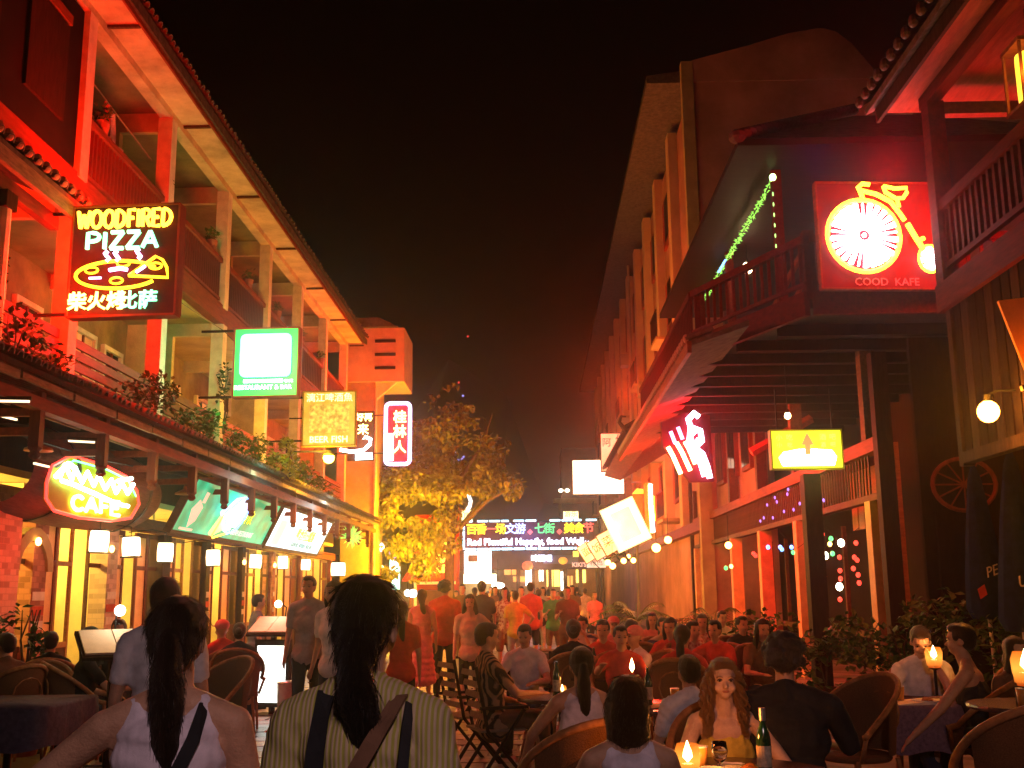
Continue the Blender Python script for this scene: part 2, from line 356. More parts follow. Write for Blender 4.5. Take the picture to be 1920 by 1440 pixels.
def person(label, x, y, rz, pose='stand', h=1.7, arms=('down','down'), hair='short', hm=None, top=None, topk='tee', bot=None, botk='trousers',
           lean=4, turn=0, nod=0, vox=.02, wide=1.0, skin=None, group=None, z=0.0, strands=0, hs=1.0, legs=None, shoes=True, cat='person', face=None):
    skin = skin or SKIN; hm = hm or HAIRK; top = top or C_WHITE; bot = bot or C_DENIM
    t = thing('person', label, cat, (x,y,z), rz=rz, group=group)
    k = h/1.70; W = wide; sit = pose == 'sit'
    hz = .53 if sit else .92
    L = R(lean); up = Vector((0, math.sin(L), math.cos(L))); H = Vector((0,0,hz))
    if sit: H = Vector((0,0,.50/k if k < 1 else .50))
    S = lambda d, ox=0, oy=0: H + up*d + Vector((ox*W, oy, 0))
    if legs is None:
        if sit: legs = (((.11,.40,H.z),(.12,.40,.09)), ((-.11,.42,H.z),(-.10,.30,.09)))
        elif pose == 'walk': legs = (((.09,.14,.50),(.09,.10,.09)), ((-.09,-.02,.49),(-.09,-.24,.12)))
        else: legs = (((.10,.02,.49),(.11,0,.09)), ((-.10,.03,.49),(-.12,.04,.09)))
    hips = (H+Vector((.085*W,0,-.01)), H+Vector((-.085*W,0,-.01)))
    b = MB()
    def torso(m, e=0.0, zlo=-.10, neck=True):
        m.ell(S(.0), (.155*W+e,.115+e,.12), 14); m.ell(S(.14), (.128*W+e,.098+e,.13), 14)
        m.ell(S(.28,0,.005), (.150*W+e,.108+e,.15), 14); m.ell(S(.39,0,-.005), (.150*W+e,.092+e,.10), 14)
        m.caps(S(.455,.13,-.005), S(.455,-.13,-.005), .048+e, .048+e)
        m.caps(S(.50,.05,-.01), S(.455,.14,-.005), .045+e, .05+e); m.caps(S(.50,-.05,-.01), S(.455,-.14,-.005), .045+e, .05+e)
    sh = (S(.445,.165,-.005), S(.445,-.165,-.005)); el = []; wr = []
    for i, sg in ((0,1),(1,-1)):
        a = ARMS[arms[i]] if isinstance(arms[i], str) else arms[i]
        el.append(sh[i]+Vector((a[0][0]*sg, a[0][1], a[0][2]))); wr.append(sh[i]+Vector((a[1][0]*sg, a[1][1], a[1][2])))
    torso(b)
    b.caps(S(.46,0,-.01), S(.60,0,.01), .057, .050)
    Mh = (Euler((0,0,R(turn))).to_matrix() @ Euler((-R(nod),0,0)).to_matrix()); nk = S(.575, 0, .005)
    hd = lambda px, py, pz: nk + Mh @ Vector((px*hs, py*hs, pz*hs))
    def hell(m, c, r, n=14): 
        q = MB(); q.ell((0,0,0), [v*hs for v in r], n); o = hd(*c); m.add([o + Mh @ v for v in q.v], q.f)
    hell(b, (0,.0,.125), (.072,.092,.088)); hell(b, (0,.028,.068), (.056,.066,.070)); hell(b, (0,.052,.025), (.030,.034,.026))
    b.caps(hd(0,.088,.092), hd(0,.104,.068), .008*hs, .014*hs, 8)
    for sg in (1,-1):
        hell(b, (sg*.073,-.008,.085), (.010,.020,.032), 8); hell(b, (sg*.036,.062,.062), (.026,.028,.026), 10)
    b.caps(hd(-.030,.082,.122), hd(.030,.082,.122), .014*hs, .014*hs, 8)
    fine = vox < .013
    for i, sg in ((0,1),(1,-1)):
        b.caps(sh[i], el[i], .050, .038); b.caps(el[i], wr[i], .038, .026)
        d = (wr[i]-el[i]).normalized(); side = d.cross(Vector((0,0,1))); side = side.normalized() if side.length > .05 else Vector((0,1,0)); nrm = side.cross(d)
        if abs(d.z) > .7: side = Vector((0,1,0)); side = (side - d*side.dot(d)).normalized(); nrm = side.cross(d)
        pc = wr[i]+d*.05; b.caps(wr[i]+d*.012+side*.012, pc+d*.028+side*.016, .020, .019); b.caps(wr[i]+d*.012-side*.012, pc+d*.028-side*.016, .020, .019)
        curl = Vector((0,0,-1)) if abs(d.z) < .7 else Vector((-sg,0,0))
        for q, (off, ln) in enumerate(((.030,.072),(.010,.082),(-.010,.076),(-.030,.060))):
            p0 = pc+d*.030+side*off; p1 = p0+d*ln*.45+curl*.006+side*off*.15; p2 = p1+d*ln*.4+curl*.022
            b.caps(p0-d*.02, p1, .0095, .0088, 6); b.caps(p1, p2, .0088, .0075, 6)
        p0 = wr[i]+d*.03+side*.026; p1 = p0+side*.026+d*.024; b.caps(p0, p1, .013, .011, 6); b.caps(p1, p1+d*.030+side*.006+curl*.01, .011, .009, 6)
        kn, an = Vector(legs[i][0]), Vector(legs[i][1])
        b.caps(hips[i], kn, .088*W, .054); b.caps(kn, an, .054, .036); b.ell(kn*.6+an*.4+Vector((0,-.018,0)), (.05,.055,.09), 10)
        b.caps(an+Vector((0,-.02,-.045)), an+Vector((sg*.015,.13,-.058)), .034, .028)
    me = remesh(b, vox*k if vox > .012 else vox, 3, 'person_body'); me.materials.append(skin)
    def put(nm, me_or, m):
        o = bpy.data.objects.new(nm, me_or); COL.objects.link(o); o.parent = t; o.scale = (k,k,k)
        if m is not None and len(me_or.materials) == 0: me_or.materials.append(m)
        ORG[o.name] = Vector((0,0,0)); return o
    put('body', me, skin)
    # clothes
    c = MB(); e = .014
    if topk == 'dress':
        torso(c, e)
        for q in range(7):
            f = q/6; c.ell(H+Vector((0,0,-.05-f*.55)), (.17*W+f*.07, .13+f*.08, .10), 14)
    elif topk in ('tee','shirt','tank','strap','sleeve'):
        if topk in ('tee','shirt','sleeve'):
            torso(c, e)
            for i in (0,1):
                f = {'tee':.62,'shirt':.9,'sleeve':1}[topk]; c.caps(sh[i], sh[i].lerp(el[i], f), .062, .055)
                if topk == 'sleeve': c.caps(el[i], el[i].lerp(wr[i], .9), .05, .036)
            c.caps(S(.45,0,-.01), S(.53,0,-.005), .068, .062)
        else:
            c.ell(S(0), (.155*W+e,.115+e,.12), 14); c.ell(S(.14), (.128*W+e,.098+e,.13), 14); c.ell(S(.27,0,.005), (.150*W+e,.108+e,.15), 14)
            if topk == 'tank':
                c.ell(S(.36,0,-.005), (.140*W+e,.094+e,.11), 14); c.ell(S(.425,0,-.006), (.128*W+e,.096+e,.058), 14)
                for sg in (1,-1): c.caps(S(.36,.085*sg,-.045), S(.485,.078*sg,-.01), .045, .046); c.caps(S(.36,.085*sg,.04), S(.485,.078*sg,0), .045, .046)
            else:
                for sg in (1,-1): c.caps(S(.33,.085*sg,-.085), S(.492,.085*sg,-.02), .016, .018); c.caps(S(.33,.085*sg,.075), S(.492,.085*sg,-.01), .016, .018)
        c.ell(S(-.05), (.172*W+e,.138+e,.13), 14)
    tme = remesh(c, vox*.9 if fine else vox, 4, 'person_top'); folds(tme, .0055 if topk != 'tank' else .003, x); put('dress' if topk == 'dress' else 'shirt', tme, top)
    if topk != 'dress':
        p = MB(); p.ell(H+Vector((0,0,-.02)), (.150*W,.112,.12), 14); p.ell(H+Vector((0,0,-.09)), (.160*W,.118,.10), 14)
        for i in (0,1):
            kn, an = Vector(legs[i][0]), Vector(legs[i][1])
            if botk == 'skirt': 
                p.caps(hips[i], kn, .105*W, .085)
            else:
                p.caps(hips[i]+Vector((0,0,-.03 if not sit else 0)), kn, .092*W, .068)
                if botk == 'trousers': p.caps(kn, an+Vector((0,0,.01)), .066, .056)
        put('trousers' if botk == 'trousers' else botk, remesh(p, vox, 3, 'person_bottom'), bot)
    if shoes:
        for i, sg in ((0,1),(1,-1)):
            an = Vector(legs[i][1]); q = MB(); q.caps(an+Vector((0,-.025,-.045)), an+Vector((sg*.015,.15,-.056)), .042, .036, 8)
            q.box(an.x-.04, an.x+.045, an.y-.06, an.y+.18, an.z-.095, an.z-.07)
            o = q.build('shoe', SHOE, t, smooth=True); o.scale = (k,k,k)
    # hair
    g = MB(); tail = None
    def hcap(s1=1.0): hell(g, (0,-.016,.135), (.083*s1,.098*s1,.092*s1))
    if hair != 'bald':
        if hair == 'short': hcap(.99); hell(g, (0,-.05,.095), (.072,.058,.07)); hell(g, (0,.02,.185), (.062,.075,.04))
        if hair == 'bob':
            hcap(1.06); hell(g, (0,-.045,.06), (.092,.075,.10)); hell(g, (0,-.04,-.02), (.088,.066,.07))
            for sg in (1,-1): hell(g, (sg*.075,.0,.05), (.026,.055,.10)); hell(g, (sg*.07,-.01,-.03), (.026,.045,.06))
        if hair in ('long','wavy'):
            hcap(1.05)
            for sg in (1,-1):
                g.caps(hd(sg*.065,0,.13), hd(sg*.088,.0,-.02), .030, .036); g.caps(hd(sg*.088,.0,-.02), hd(sg*.10,-.0,-.18), .036, .030); 
                if hair == 'wavy':
                    for q in range(14): hell(g, (sg*(.082+.022*((q*7)%5)/4), .030-.05*((q*3)%4)/3, .13-.026*q), (.026,.030,.024), 8)
            hell(g, (0,-.06,.03), (.085,.06,.11)); hell(g, (0,-.075,-.10), (.088,.042,.12))
        if hair in ('pony','bun','lowpony'):
            hcap(1.02); hell(g, (0,-.06,.09), (.070,.055,.07))
            if hair == 'bun': hell(g, (0,-.125,.12), (.045,.04,.045))
            if hair == 'lowpony':
                hell(g, (0,-.085,.04), (.055,.045,.065)); g.caps(hd(0,-.10,.03), hd(.01,-.11,-.06), .036, .046); g.caps(hd(.01,-.11,-.06), hd(.03,-.105,-.13), .050, .040); g.caps(hd(.03,-.105,-.13), hd(.035,-.10,-.21), .040, .006)
            if hair == 'pony':
                hell(g, (0,-.10,.10), (.035,.03,.035)); g.caps(hd(0,-.115,.10), hd(.0,-.125,0), .030, .046); g.caps(hd(0,-.125,0), hd(.005,-.115,-.17), .046, .040); g.caps(hd(.005,-.115,-.17), hd(.03,-.12,-.33), .040, .008)
        if hair == 'curly':
            rnd = random.Random(3); hcap(1.12)
            for q in range(70):
                a, e2 = rnd.uniform(0,6.28), rnd.uniform(-.5,1.4)
                hell(g, (.098*math.cos(a)*math.cos(e2), -.03+.105*math.sin(a)*math.cos(e2) - (.03 if math.sin(a) > .3 else 0), .13+.10*math.sin(e2)), (.024,.024,.024), 6)
        if hair == 'cap': pass
        hme = remesh(g, min(vox, .014)*.8 if fine else vox*.8, 3, 'person_hair')
        bm = bmesh.new(); bm.from_mesh(hme)
        for v in bm.verts:   # locks: hair is never a smooth shell
            co = v.co; nse = mn.noise(Vector((co.x*60, co.y*60, co.z*12)))*.5 + mn.noise(Vector((co.x*22, co.y*22, co.z*9)))*.8
            v.co = co + v.normal*nse*.0045
        # keep the face open
        kill = []
        Mi = Mh.inverted()
        for v in bm.verts:
            q = Mi @ (v.co-nk)/hs
            if q.y > .052 and q.z < .155 and abs(q.x) < .062 and hair not in (): kill.append(v)
        if kill: bmesh.ops.delete(bm, geom=kill, context='VERTS')
        bm.to_mesh(hme); bm.free(); ho = put('hair', hme, hm)
        if strands:
            rnd = random.Random(int(x*100)); sm = MB(); vs = hme.vertices; nv = len(vs)
            for q in range(strands):
                v = vs[rnd.randrange(nv)]; p = v.co.copy(); nn = v.normal
                dn = Vector((nn.x*.35, nn.y*.35, -1)); dn = (dn - nn*dn.dot(nn)); 
                if dn.length < .1: dn = Vector((rnd.uniform(-1,1), -1, 0))
                dn.normalize(); ln = rnd.uniform(.02,.055); lift = rnd.uniform(-.001,.0035)
                wv = Vector((rnd.uniform(-1,1), rnd.uniform(-1,1), rnd.uniform(-.4,.2)))*.005
                pts = [p-nn*.003, p+nn*lift+dn*ln*.4+wv*.5, p+nn*lift*1.5+dn*ln+wv]
                sm.tube(pts, [.0008,.0008,.0003], 3, caps=False)
            o = sm.build('hair_strand', hm, t); o.scale = (k,k,k); o['kind'] = 'stuff'
    else: ho = None
    if hair == 'wavy':
        rnd = random.Random(8)
        for q in range(64):
            a = rnd.uniform(-2.75, 2.75)   # angle round the head, 0 = back
            if abs(a) > 2.35: a = math.copysign(rnd.uniform(1.5,2.35), a)
            r0_ = rnd.uniform(.078,.104); z0, z1 = rnd.uniform(.10,.19), rnd.uniform(-.20,-.05); ph = rnd.uniform(0,6.28); pts = []; cr = rnd.uniform(.008,.015)
            for k_ in range(26):
                f_ = k_/25; rr_ = r0_*(.75+.55*min(1,f_*1.6)) ; zz = z0+(z1-z0)*f_; an = ph+f_*rnd.uniform(17,19)
                if zz > .12: rr_ *= math.sqrt(max(.12, 1-((zz-.12)/.105)**2))
                pts.append(hd(math.sin(a)*rr_+cr*math.cos(an), -math.cos(a)*rr_*1.08-.012+cr*math.sin(an), zz))
            m = MB(); m.tube(pts, [.0075*(1-.6*abs(f_*2-1)**3) for f_ in [i_/25 for i_ in range(26)]], 5); o = m.build('curl', hm, t, smooth=True); o.scale = (k,k,k)
    if hair == 'cap':
        g2 = MB(); q = MB(); q.ell((0,0,0), (.088,.1,.075), 14); g2.add([hd(v.x, v.y-.005, v.z+.15) for v in q.v], q.f)
        q = MB(); q.ell((0,0,0), (.075,.07,.012), 12); g2.add([hd(v.x, v.y+.11, v.z+.14) for v in q.v], q.f); o = g2.build('cap', C_PINK, t, smooth=True); o.scale = (k,k,k)
    fc = (vox < .022) if face is None else face
    if fc:
        for sg in (1,-1):
            m = MB(); hell(m, (sg*.031,.0835,.100), (.0115,.009,.0058), 10); o = m.build('eye', EYE, t, smooth=True); o.scale = (k,k,k)
            m = MB(); hell(m, (sg*.031,.0905,.100), (.0052,.0032,.0055), 8); o2 = m.build('iris', IRIS, o)
            m = MB(); m.tube([hd(sg*.014,.0965,.119), hd(sg*.032,.098,.124), hd(sg*.050,.086,.117)], [.0018,.0024,.0012], 6); o = m.build('eyebrow', hm, t); o.scale = (k,k,k)
            m = MB(); m.tube([hd(sg*.017,.0925,.1035), hd(sg*.031,.095,.1105), hd(sg*.046,.086,.103)], .0022, 5); o = m.build('eyelid', IRIS, t); o.scale = (k,k,k)
        m = MB(); hell(m, (0,.088,.0450), (.021,.007,.0034), 10); hell(m, (0,.0875,.0392), (.017,.007,.0042), 10); o = m.build('mouth', LIP, t, smooth=True); o.scale = (k,k,k)
    t['_k'] = 1; del t['_k']
    return t, dict(S=S, H=H, k=k, hd=hd, sh=sh, el=el, wr=wr)
def strap(t, pts, wd, th, m, name='bag_strap', k=1.0):
    """a flat band lying along pts"""
    mb = MB(); pts = [Vector(p) for p in pts]; n = len(pts); rings = []
    for i, p in enumerate(pts):
        tg = (pts[min(i+1,n-1)]-pts[max(i-1,0)]).normalized(); out = Vector((p.x*.3, p.y, 0)); out = out.normalized() if out.length > .01 else Vector((0,0,1))
        if abs(tg.z) < .5: out = Vector((0,0,1))
        sd = tg.cross(out).normalized(); on = sd.cross(tg).normalized()
        rings.append([p+sd*wd/2+on*th/2, p-sd*wd/2+on*th/2, p-sd*wd/2-on*th/2, p+sd*wd/2-on*th/2])
    vs = [q for r in rings for q in r]; fs = []
    for i in range(n-1): fs += [(i*4+j, i*4+(j+1)%4, i*4+4+(j+1)%4, i*4+4+j) for j in range(4)]
    fs += [(3,2,1,0), ((n-1)*4,(n-1)*4+1,(n-1)*4+2,(n-1)*4+3)]
    mb.add(vs, fs); o = mb.build(name, m, t); o.scale = (k,k,k); return o
# ================================================================ SETTING: ground
g = MB(); g.quad((-300,-60,-.02),(300,-60,-.02),(300,900,-.02),(-300,900,-.02)); tag(g.build('ground', GRD), kind='structure')
g = MB(); g.box(-9,9,-4,90,-.019,.0); street = tag(g.build('street', mat('street_paving', (0.15,0.13,0.115), 0.42, 2.2, 0.35, 0.5, kind='brick')), kind='structure')
# paving slabs one can tell apart: the near strip of the street
rnd = random.Random(5); sm = []
for k, (mm) in enumerate((STONE, STONE2, STONE)):
    m = MB(); a, b_ = .29, .19; c_ = .012
    m.add([(-a,-b_,0),(a,-b_,0),(a,b_,0),(-a,b_,0),(-a+c_,-b_+c_,.014),(a-c_,-b_+c_,.014),(a-c_,b_-c_,.014),(-a+c_,b_-c_,.014)],
          [(4,5,6,7),(0,1,5,4),(1,2,6,5),(2,3,7,6),(3,0,4,7)]); sm.append(pmesh(m, 'paving_stone', mm))
n = 0
for r_ in range(30):
    y = 8.0 + r_*.4
    for c in range(-7, 4):
        x = c*.6 + (.3 if r_ % 2 else 0) - .2
        if n >= 290: break
        if x < -4.3 or x > 1.6 or (y > 13 and -1.7 < x < -.9 and 0): continue
        inst('paving_stone', sm[rnd.randrange(3)], street, (x, y, .001+rnd.uniform(0,.004)), (rnd.uniform(-.006,.006), rnd.uniform(-.006,.006), rnd.uniform(-.01,.01))); n += 1
m = MB()
for r_ in range(27, 60):
    for c in range(-8, 5):
        x = c*.6 + (.3 if r_ % 2 else 0) - .2; y = 8.0+r_*.4; a, b_ = .287, .187
        m.box(x-a, x+a, y-b_, y+b_, .001, .012+rnd.uniform(0,.004))
o = m.build('paving_stone', STONE2, street); o['kind'] = 'stuff'
# hills behind the town
m = MB(); prof = [(-260,8),(-200,60),(-170,95),(-140,60),(-95,38),(-60,70),(-38,105),(-12,88),(4,40),(24,32),(48,72),(70,110),(100,84),(130,40),(190,75),(260,10)]
for i in range(len(prof)-1):
    (x0,h0),(x1,h1) = prof[i], prof[i+1]
    m.add([(x0,420,-1),(x1,420,-1),(x1,470,h1),(x0,470,h0),(x1,560,-1),(x0,560,-1)], [(0,1,2,3),(3,2,4,5)])
tag(m.build('hills', mat('hill_forest', (0.03,0.045,0.02), 0.95, 0.05, 0.5, 0.4)), kind='structure')

# ================================================================ LEFT ROW
LB = thing('gallery_building', 'three storey cream row with open galleries and tiled eaves on the left of the street', 'building', (-8, 23, 0))
YS, YE = 7.0, 37.2
def lb(mb, name, mt, **k): return mb.build(name, mt, LB, **k)
Z2, Z3, ZE = 4.55, 7.65, 10.45; XP = -6.72; XW = -8.7
posts = [14.75+3.7*k for k in range(-2, 7)]
GW = mat('shaded_gallery_plaster', (0.24,0.19,0.10), 0.9, 1.4, .35, .3, bscale=20)  # darker copy of the plaster, gallery shade put into its colour
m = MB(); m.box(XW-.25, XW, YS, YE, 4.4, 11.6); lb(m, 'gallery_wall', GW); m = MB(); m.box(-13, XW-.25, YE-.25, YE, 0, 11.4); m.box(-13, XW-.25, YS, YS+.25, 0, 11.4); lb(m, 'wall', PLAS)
m = MB(); m.box(XW+.002, XP-.12, YS, YE, Z2-.2, Z2); m.box(XW+.002, XP-.12, YS, YE, Z3-.32, Z3-.02); lb(m, 'gallery_floor', PLASY)
m = MB(); m.box(XP-.11, XP+.09, YS, YE, Z3-.36, Z3+.06); lb(m, 'floor_beam', WOODH)
m = MB(); m.box(XP-.11, XP+.09, YS, YE, Z2-.25, Z2+.02); lb(m, 'floor_beam', WOODH)
m = MB(); m.box(XP-.12, XP+.10, YS, YE, ZE-.16, ZE+.16); lb(m, 'eave_beam', PLAS)
m = MB(); m.box(XP+.102, -6.10, YS, YE, ZE-.02, ZE+.04); lb(m, 'soffit', PLAS)
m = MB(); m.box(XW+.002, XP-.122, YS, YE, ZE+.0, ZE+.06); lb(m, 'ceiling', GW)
m = MB(); m.prism([(-5.98,ZE-.03),(-5.98,ZE+.16),(-9.6,12.9),(-13.4,11.2),(-13.4,11.0),(-6.1,ZE+.05)], 1, YS-.2, YE+.3); lb(m, 'roof', TILE)
m = MB(); m.box(-6.1,-6.06,YS,YE,ZE-.06,ZE+.10); lb(m, 'fascia', WOODH)
pm = MB(); pm.box(-.13,.13,-.14,.14,0,Z3-Z2-.36); pm1 = pmesh(pm, 'post', WHITE)
pm = MB(); pm.box(-.13,.13,-.14,.14,0,ZE-.16-Z3); pm2 = pmesh(pm, 'post', WHITE)
for y in posts + [YE-.2]:
    inst('post', pm1, LB, (XP-.01, y, Z2)); inst('post', pm2, LB, (XP-.01, y, Z3))
    m = MB(); m.box(XW+.004, XP-.14, y-.06, y+.06, ZE-.4, ZE-.03); lb(m, 'cross_beam', PLAS)
    m = MB(); m.box(XW+.004, XP-.14, y-.06, y+.06, Z3-.6, Z3-.325); lb(m, 'cross_beam', PLAS)
# soffit ribs between bays
for y in posts[1:]:
    m = MB(); m.box(XP+.105, -6.105, y+.5, y+.56, ZE-.07, ZE-.025); lb(m, 'soffit_rib', BROWN)
# partitions between units
for y in posts[1::2]:
    m = MB(); m.box(XW+.004, XW+1.1, y-.08, y+.08, Z3-.02, ZE-.4); lb(m, 'partition', PLASY)
for y in posts[2::2]:
    m = MB(); m.box(XW+.004, XW+1.0, y-.08, y+.08, Z2, Z3-.6); lb(m, 'partition', PLAS)
m = MB(); m.box(XP-.05, XP+.04, YS, 14.58, Z3+.07, ZE-.2); lb(m, 'shade_infill_wall', mat('shade_black_wall',(0.014,0.011,0.011),.9,1.2,.4,.3))  # near-black panel added where the top gallery lies in shade
for yy_ in (11.0,12.9):
    m = MB(); m.box(XP+.045, XP+.09, yy_, yy_+1.15, Z3+.6, ZE-.75); f = lb(m, 'shutter', DKWOOD)
    m = MB(); m.box(XP+.045, XP+.10, yy_-.05, yy_+1.2, ZE-.7, ZE-.55); lb(m, 'lintel_board', WOODH)
# third floor balustrades
bm_ = MB(); bm_.box(-.022,.022,-.022,.022,0,.78); bal = pmesh(bm_, 'baluster', WOOD)
for i in range(len(posts)):
    if posts[i] < 14: continue
    y0 = posts[i]+.16; y1 = (posts[i+1] if i+1 < len(posts) else YE-.2)-.16
    m = MB(); m.box(XP-.07, XP+.06, y0, y1, Z3+.99, Z3+1.09); lb(m, 'handrail', WOODH)
    m = MB(); m.box(XP-.04, XP+.03, y0, y1, Z3+.16, Z3+.22); lb(m, 'bottom_rail', WOODH)
    nb = 24 if i < 6 else 14
    for q in range(nb): inst('baluster', bal, LB, (XP-.005, y0+(q+.5)*(y1-y0)/nb, Z3+.215))
# second floor low parapet planks
pl = MB(); pl.box(-.02,.02,-1.62,1.62,0,.13); plm = pmesh(pl, 'plank', WOODH)
for i in range(len(posts)):
    yc = posts[i]+1.85
    if yc > YE-1.5: continue
    for q in range(4): inst('plank', plm, LB, (XP+.02, yc, Z2+.12+q*.17))
# doors and windows on the two upper walls
def wall_window(y, z, w_, h, door=False, glow=None):
    f = MB(); X = XW
    for (a,b_,c,d) in ((y-w_/2-.09,y-w_/2,z-.09,z+h+.09),(y+w_/2,y+w_/2+.09,z-.09,z+h+.09)): f.box(X+.002,X+.09,a,b_,c,d)
    f.box(X+.002,X+.09,y-w_/2,y+w_/2,z+h,z+h+.09); f.box(X+.002,X+.09,y-w_/2,y+w_/2,z-.09,z)
    fo = lb(f, 'door' if door else 'window', WHITE)
    s = MB(); s.box(X+.004,X+.05,y-.03,y+.03,z+.002,z+h-.002)
    for zz in ((z+h*.55,) if not door else (z+h*.3, z+h*.7)): s.box(X+.006,X+.045,y-w_/2+.002,y-.032,zz-.025,zz+.025); s.box(X+.006,X+.045,y+.032,y+w_/2-.002,zz-.025,zz+.025)
    s.build('frame', WOOD, fo)
    p = MB(); p.box(X+.008,X+.02,y-w_/2+.004,y+w_/2-.004,z+.004,z+h-.004); p.build('pane', glow or DKGLASS, fo)
GLW = litface('dim_lit_pane', (0.9,0.45,0.12), (0.5,0.2,0.05), 0.35, 2)
for i, y in enumerate(posts):
    yy = y+1.2
    if yy > YE-1: continue
    wall_window(yy, Z3+.05, .95, 2.05, True, GLW if i in (5,) else None)
    if i+1 < len(posts): wall_window(yy+1.45, Z3+.9, .8, 1.1)
    wall_window(yy+.2, Z2+.05, .9, 1.95, True, GLW if i in (3,5,6) else None)
    if i+1 < len(posts): wall_window(yy+1.6, Z2+.85, .8, 1.1)
# eave tiles
tm = MB(); n_ = 7
def tile_mesh(r, L, mt, name='roof_tile'):
    m = MB(); vs = []; seg = 6
    for xx in (0, L):
        for rr in (r, r*.72):
            vs += [(xx, rr*math.cos(math.pi*j/seg), rr*math.sin(math.pi*j/seg)) for j in range(seg+1)]
    k = seg+1; fs = []
    for j in range(seg): fs += [(j,j+1,2*k+j+1,2*k+j),(k+j+1,k+j,3*k+j,3*k+j+1),(j,k+j,k+j+1,j+1),(2*k+j,2*k+j+1,3*k+j+1,3*k+j)]
    m.add(vs, fs); return pmesh(m, name, mt)
tl = tile_mesh(.075, .55, TILE); a_ = math.atan2(12.9-(ZE+.16), 9.6-5.98)
q = 0; y = YS
while y < YE and q < 290:
    inst('roof_tile', tl, LB, (-5.9+rnd.uniform(-.02,.02), y, ZE+.14), (0, -a_, math.pi)); y += .2 if y < 24 else .3; q += 1
# ---- near unit: lower tiled eave in front of the second floor
NE = thing('tiled_canopy', 'red lit tiled pent roof jutting below the dark top floor, left of the pizza sign', 'canopy', (-6.6, 11, 6.6))
m = MB(); m.prism([(-6.05,6.70),(-6.05,6.78),(-7.6,7.55),(-7.6,7.42)], 1, 7.2, 13.6); m.build('roof', TILE, NE)
m = MB(); m.box(-6.09,-6.02,7.2,13.62,6.50,6.69); m.build('fascia', BOARD, NE)
m = MB(); m.box(-6.45,-6.33,7.2,13.5,6.42,6.60); m.build('eave_beam', WOODH, NE)
t2 = tile_mesh(.085, .9, TILE)
a2 = math.atan2(7.55-6.78, 1.55)
for q in range(27):
    inst('roof_tile', t2, NE, (-5.97, 7.3+q*.24, 6.76), (0,-a2,math.pi))
# knob ends of the tiles
kn_ = MB(); kn_.ell((0,0,0),(.055,.075,.075),8); knm = pmesh(kn_, 'tile_end', mat('glazed_tile_end',(0.35,0.2,0.14),0.4,9,.2,.1))
for q in range(27): inst('tile_end', knm, NE, (-5.99, 7.3+q*.24, 6.83))
for y in (8.4, 12.1):
    m = MB(); m.lathe([(.11,0),(.11,2.0)], (-6.38,y,4.42), 12); m.build('column', WHITE, NE, smooth=False)
    m = MB(); m.box(-6.5,-6.26,y-.13,y+.13,6.2,6.41); m.build('capital', DKWOOD, NE)
# ---- ground floor canopy with tiles, boards, brackets
CN = thing('shop_canopy', 'long sloping tiled wooden canopy over the lit shops on the left', 'canopy', (-6.2, 23, 3.9))
m = MB(); m.prism([(-5.36,3.93),(-5.36,4.02),(-6.85,4.52),(-6.85,4.40)], 1, YS, YE); m.build('roof', DKWOOD, CN)
t3 = tile_mesh(.075, .5, TILE, 'canopy_tile'); a3 = math.atan2(.5,1.49)
y = YS; q = 0
while y < YE and q < 280:
    inst('canopy_tile', t3, CN, (-5.28+rnd.uniform(-.02,.02), y, 4.03), (0,-a3,math.pi)); y += .19 if y < 22 else .28; q += 1
bd = MB(); bd.box(-.02,.02,-.62,.62,-.11,.0); bdm = pmesh(bd, 'fascia_board', BOARD)
y = YS+.6
while y < YE-.5:
    inst('fascia_board', bdm, CN, (-5.38, y, 3.955+rnd.uniform(-.01,.01)), (rnd.uniform(-.01,.01),0,0)); y += 1.3
bd = MB(); bd.box(-.02,.02,-.5,.5,-.12,.0); bdm2 = pmesh(bd, 'inner_board', BOARD)
y = YS+.3
while y < YE-.5:
    inst('inner_board', bdm2, CN, (-5.78, y, 3.80), (0,.2,0)); y += 1.85
rf = MB(); rf.cb((0,0,0),(1.5,.07,.09)); rfm = pmesh(rf, 'rafter', WOODH)
y = YS+.2
while y < YE: inst('rafter', rfm, CN, (-6.1, y, 4.14), (0,a3,0)); y += .62
m = MB(); m.box(-5.66,-5.52,YS,YE,3.66,3.80); m.build('purlin', WOODH, CN)
# hanging posts with carved ends, one pair per bay
hp = MB(); hp.box(-.06,.06,-.06,.06,0,.62); hp.lathe([(.03,-.14),(.07,-.10),(.05,-.05),(.08,-.02),(.08,.0)],(0,0,0),8); hpm = pmesh(hp, 'hanging_post', WOOD)
hb = MB(); hb.box(-.75,0,-.035,.035,0,.09); hbm = pmesh(hb, 'bracket', WOODH)
y = YS+1.05
while y < YE: inst('hanging_post', hpm, CN, (-5.59, y, 3.25)); inst('bracket', hbm, CN, (-5.65, y, 3.38)); inst('bracket', hbm, CN, (-5.65, y, 3.60)); y += 1.85
# round disc ends seen under the near canopy
for (yy, xx, zz) in ((12.6,-5.95,3.35),(17.9,-5.9,3.3)):
    m = MB(); m.lathe([(.02,.12),(.04,.05),(.16,.0),(.17,-.03),(.05,-.04)], (xx,yy,zz), 14); o = m.build('lamp_shade', mat('brass_shade',(0.5,0.25,0.07),0.35,5,.2,.0,metal=.6), CN)
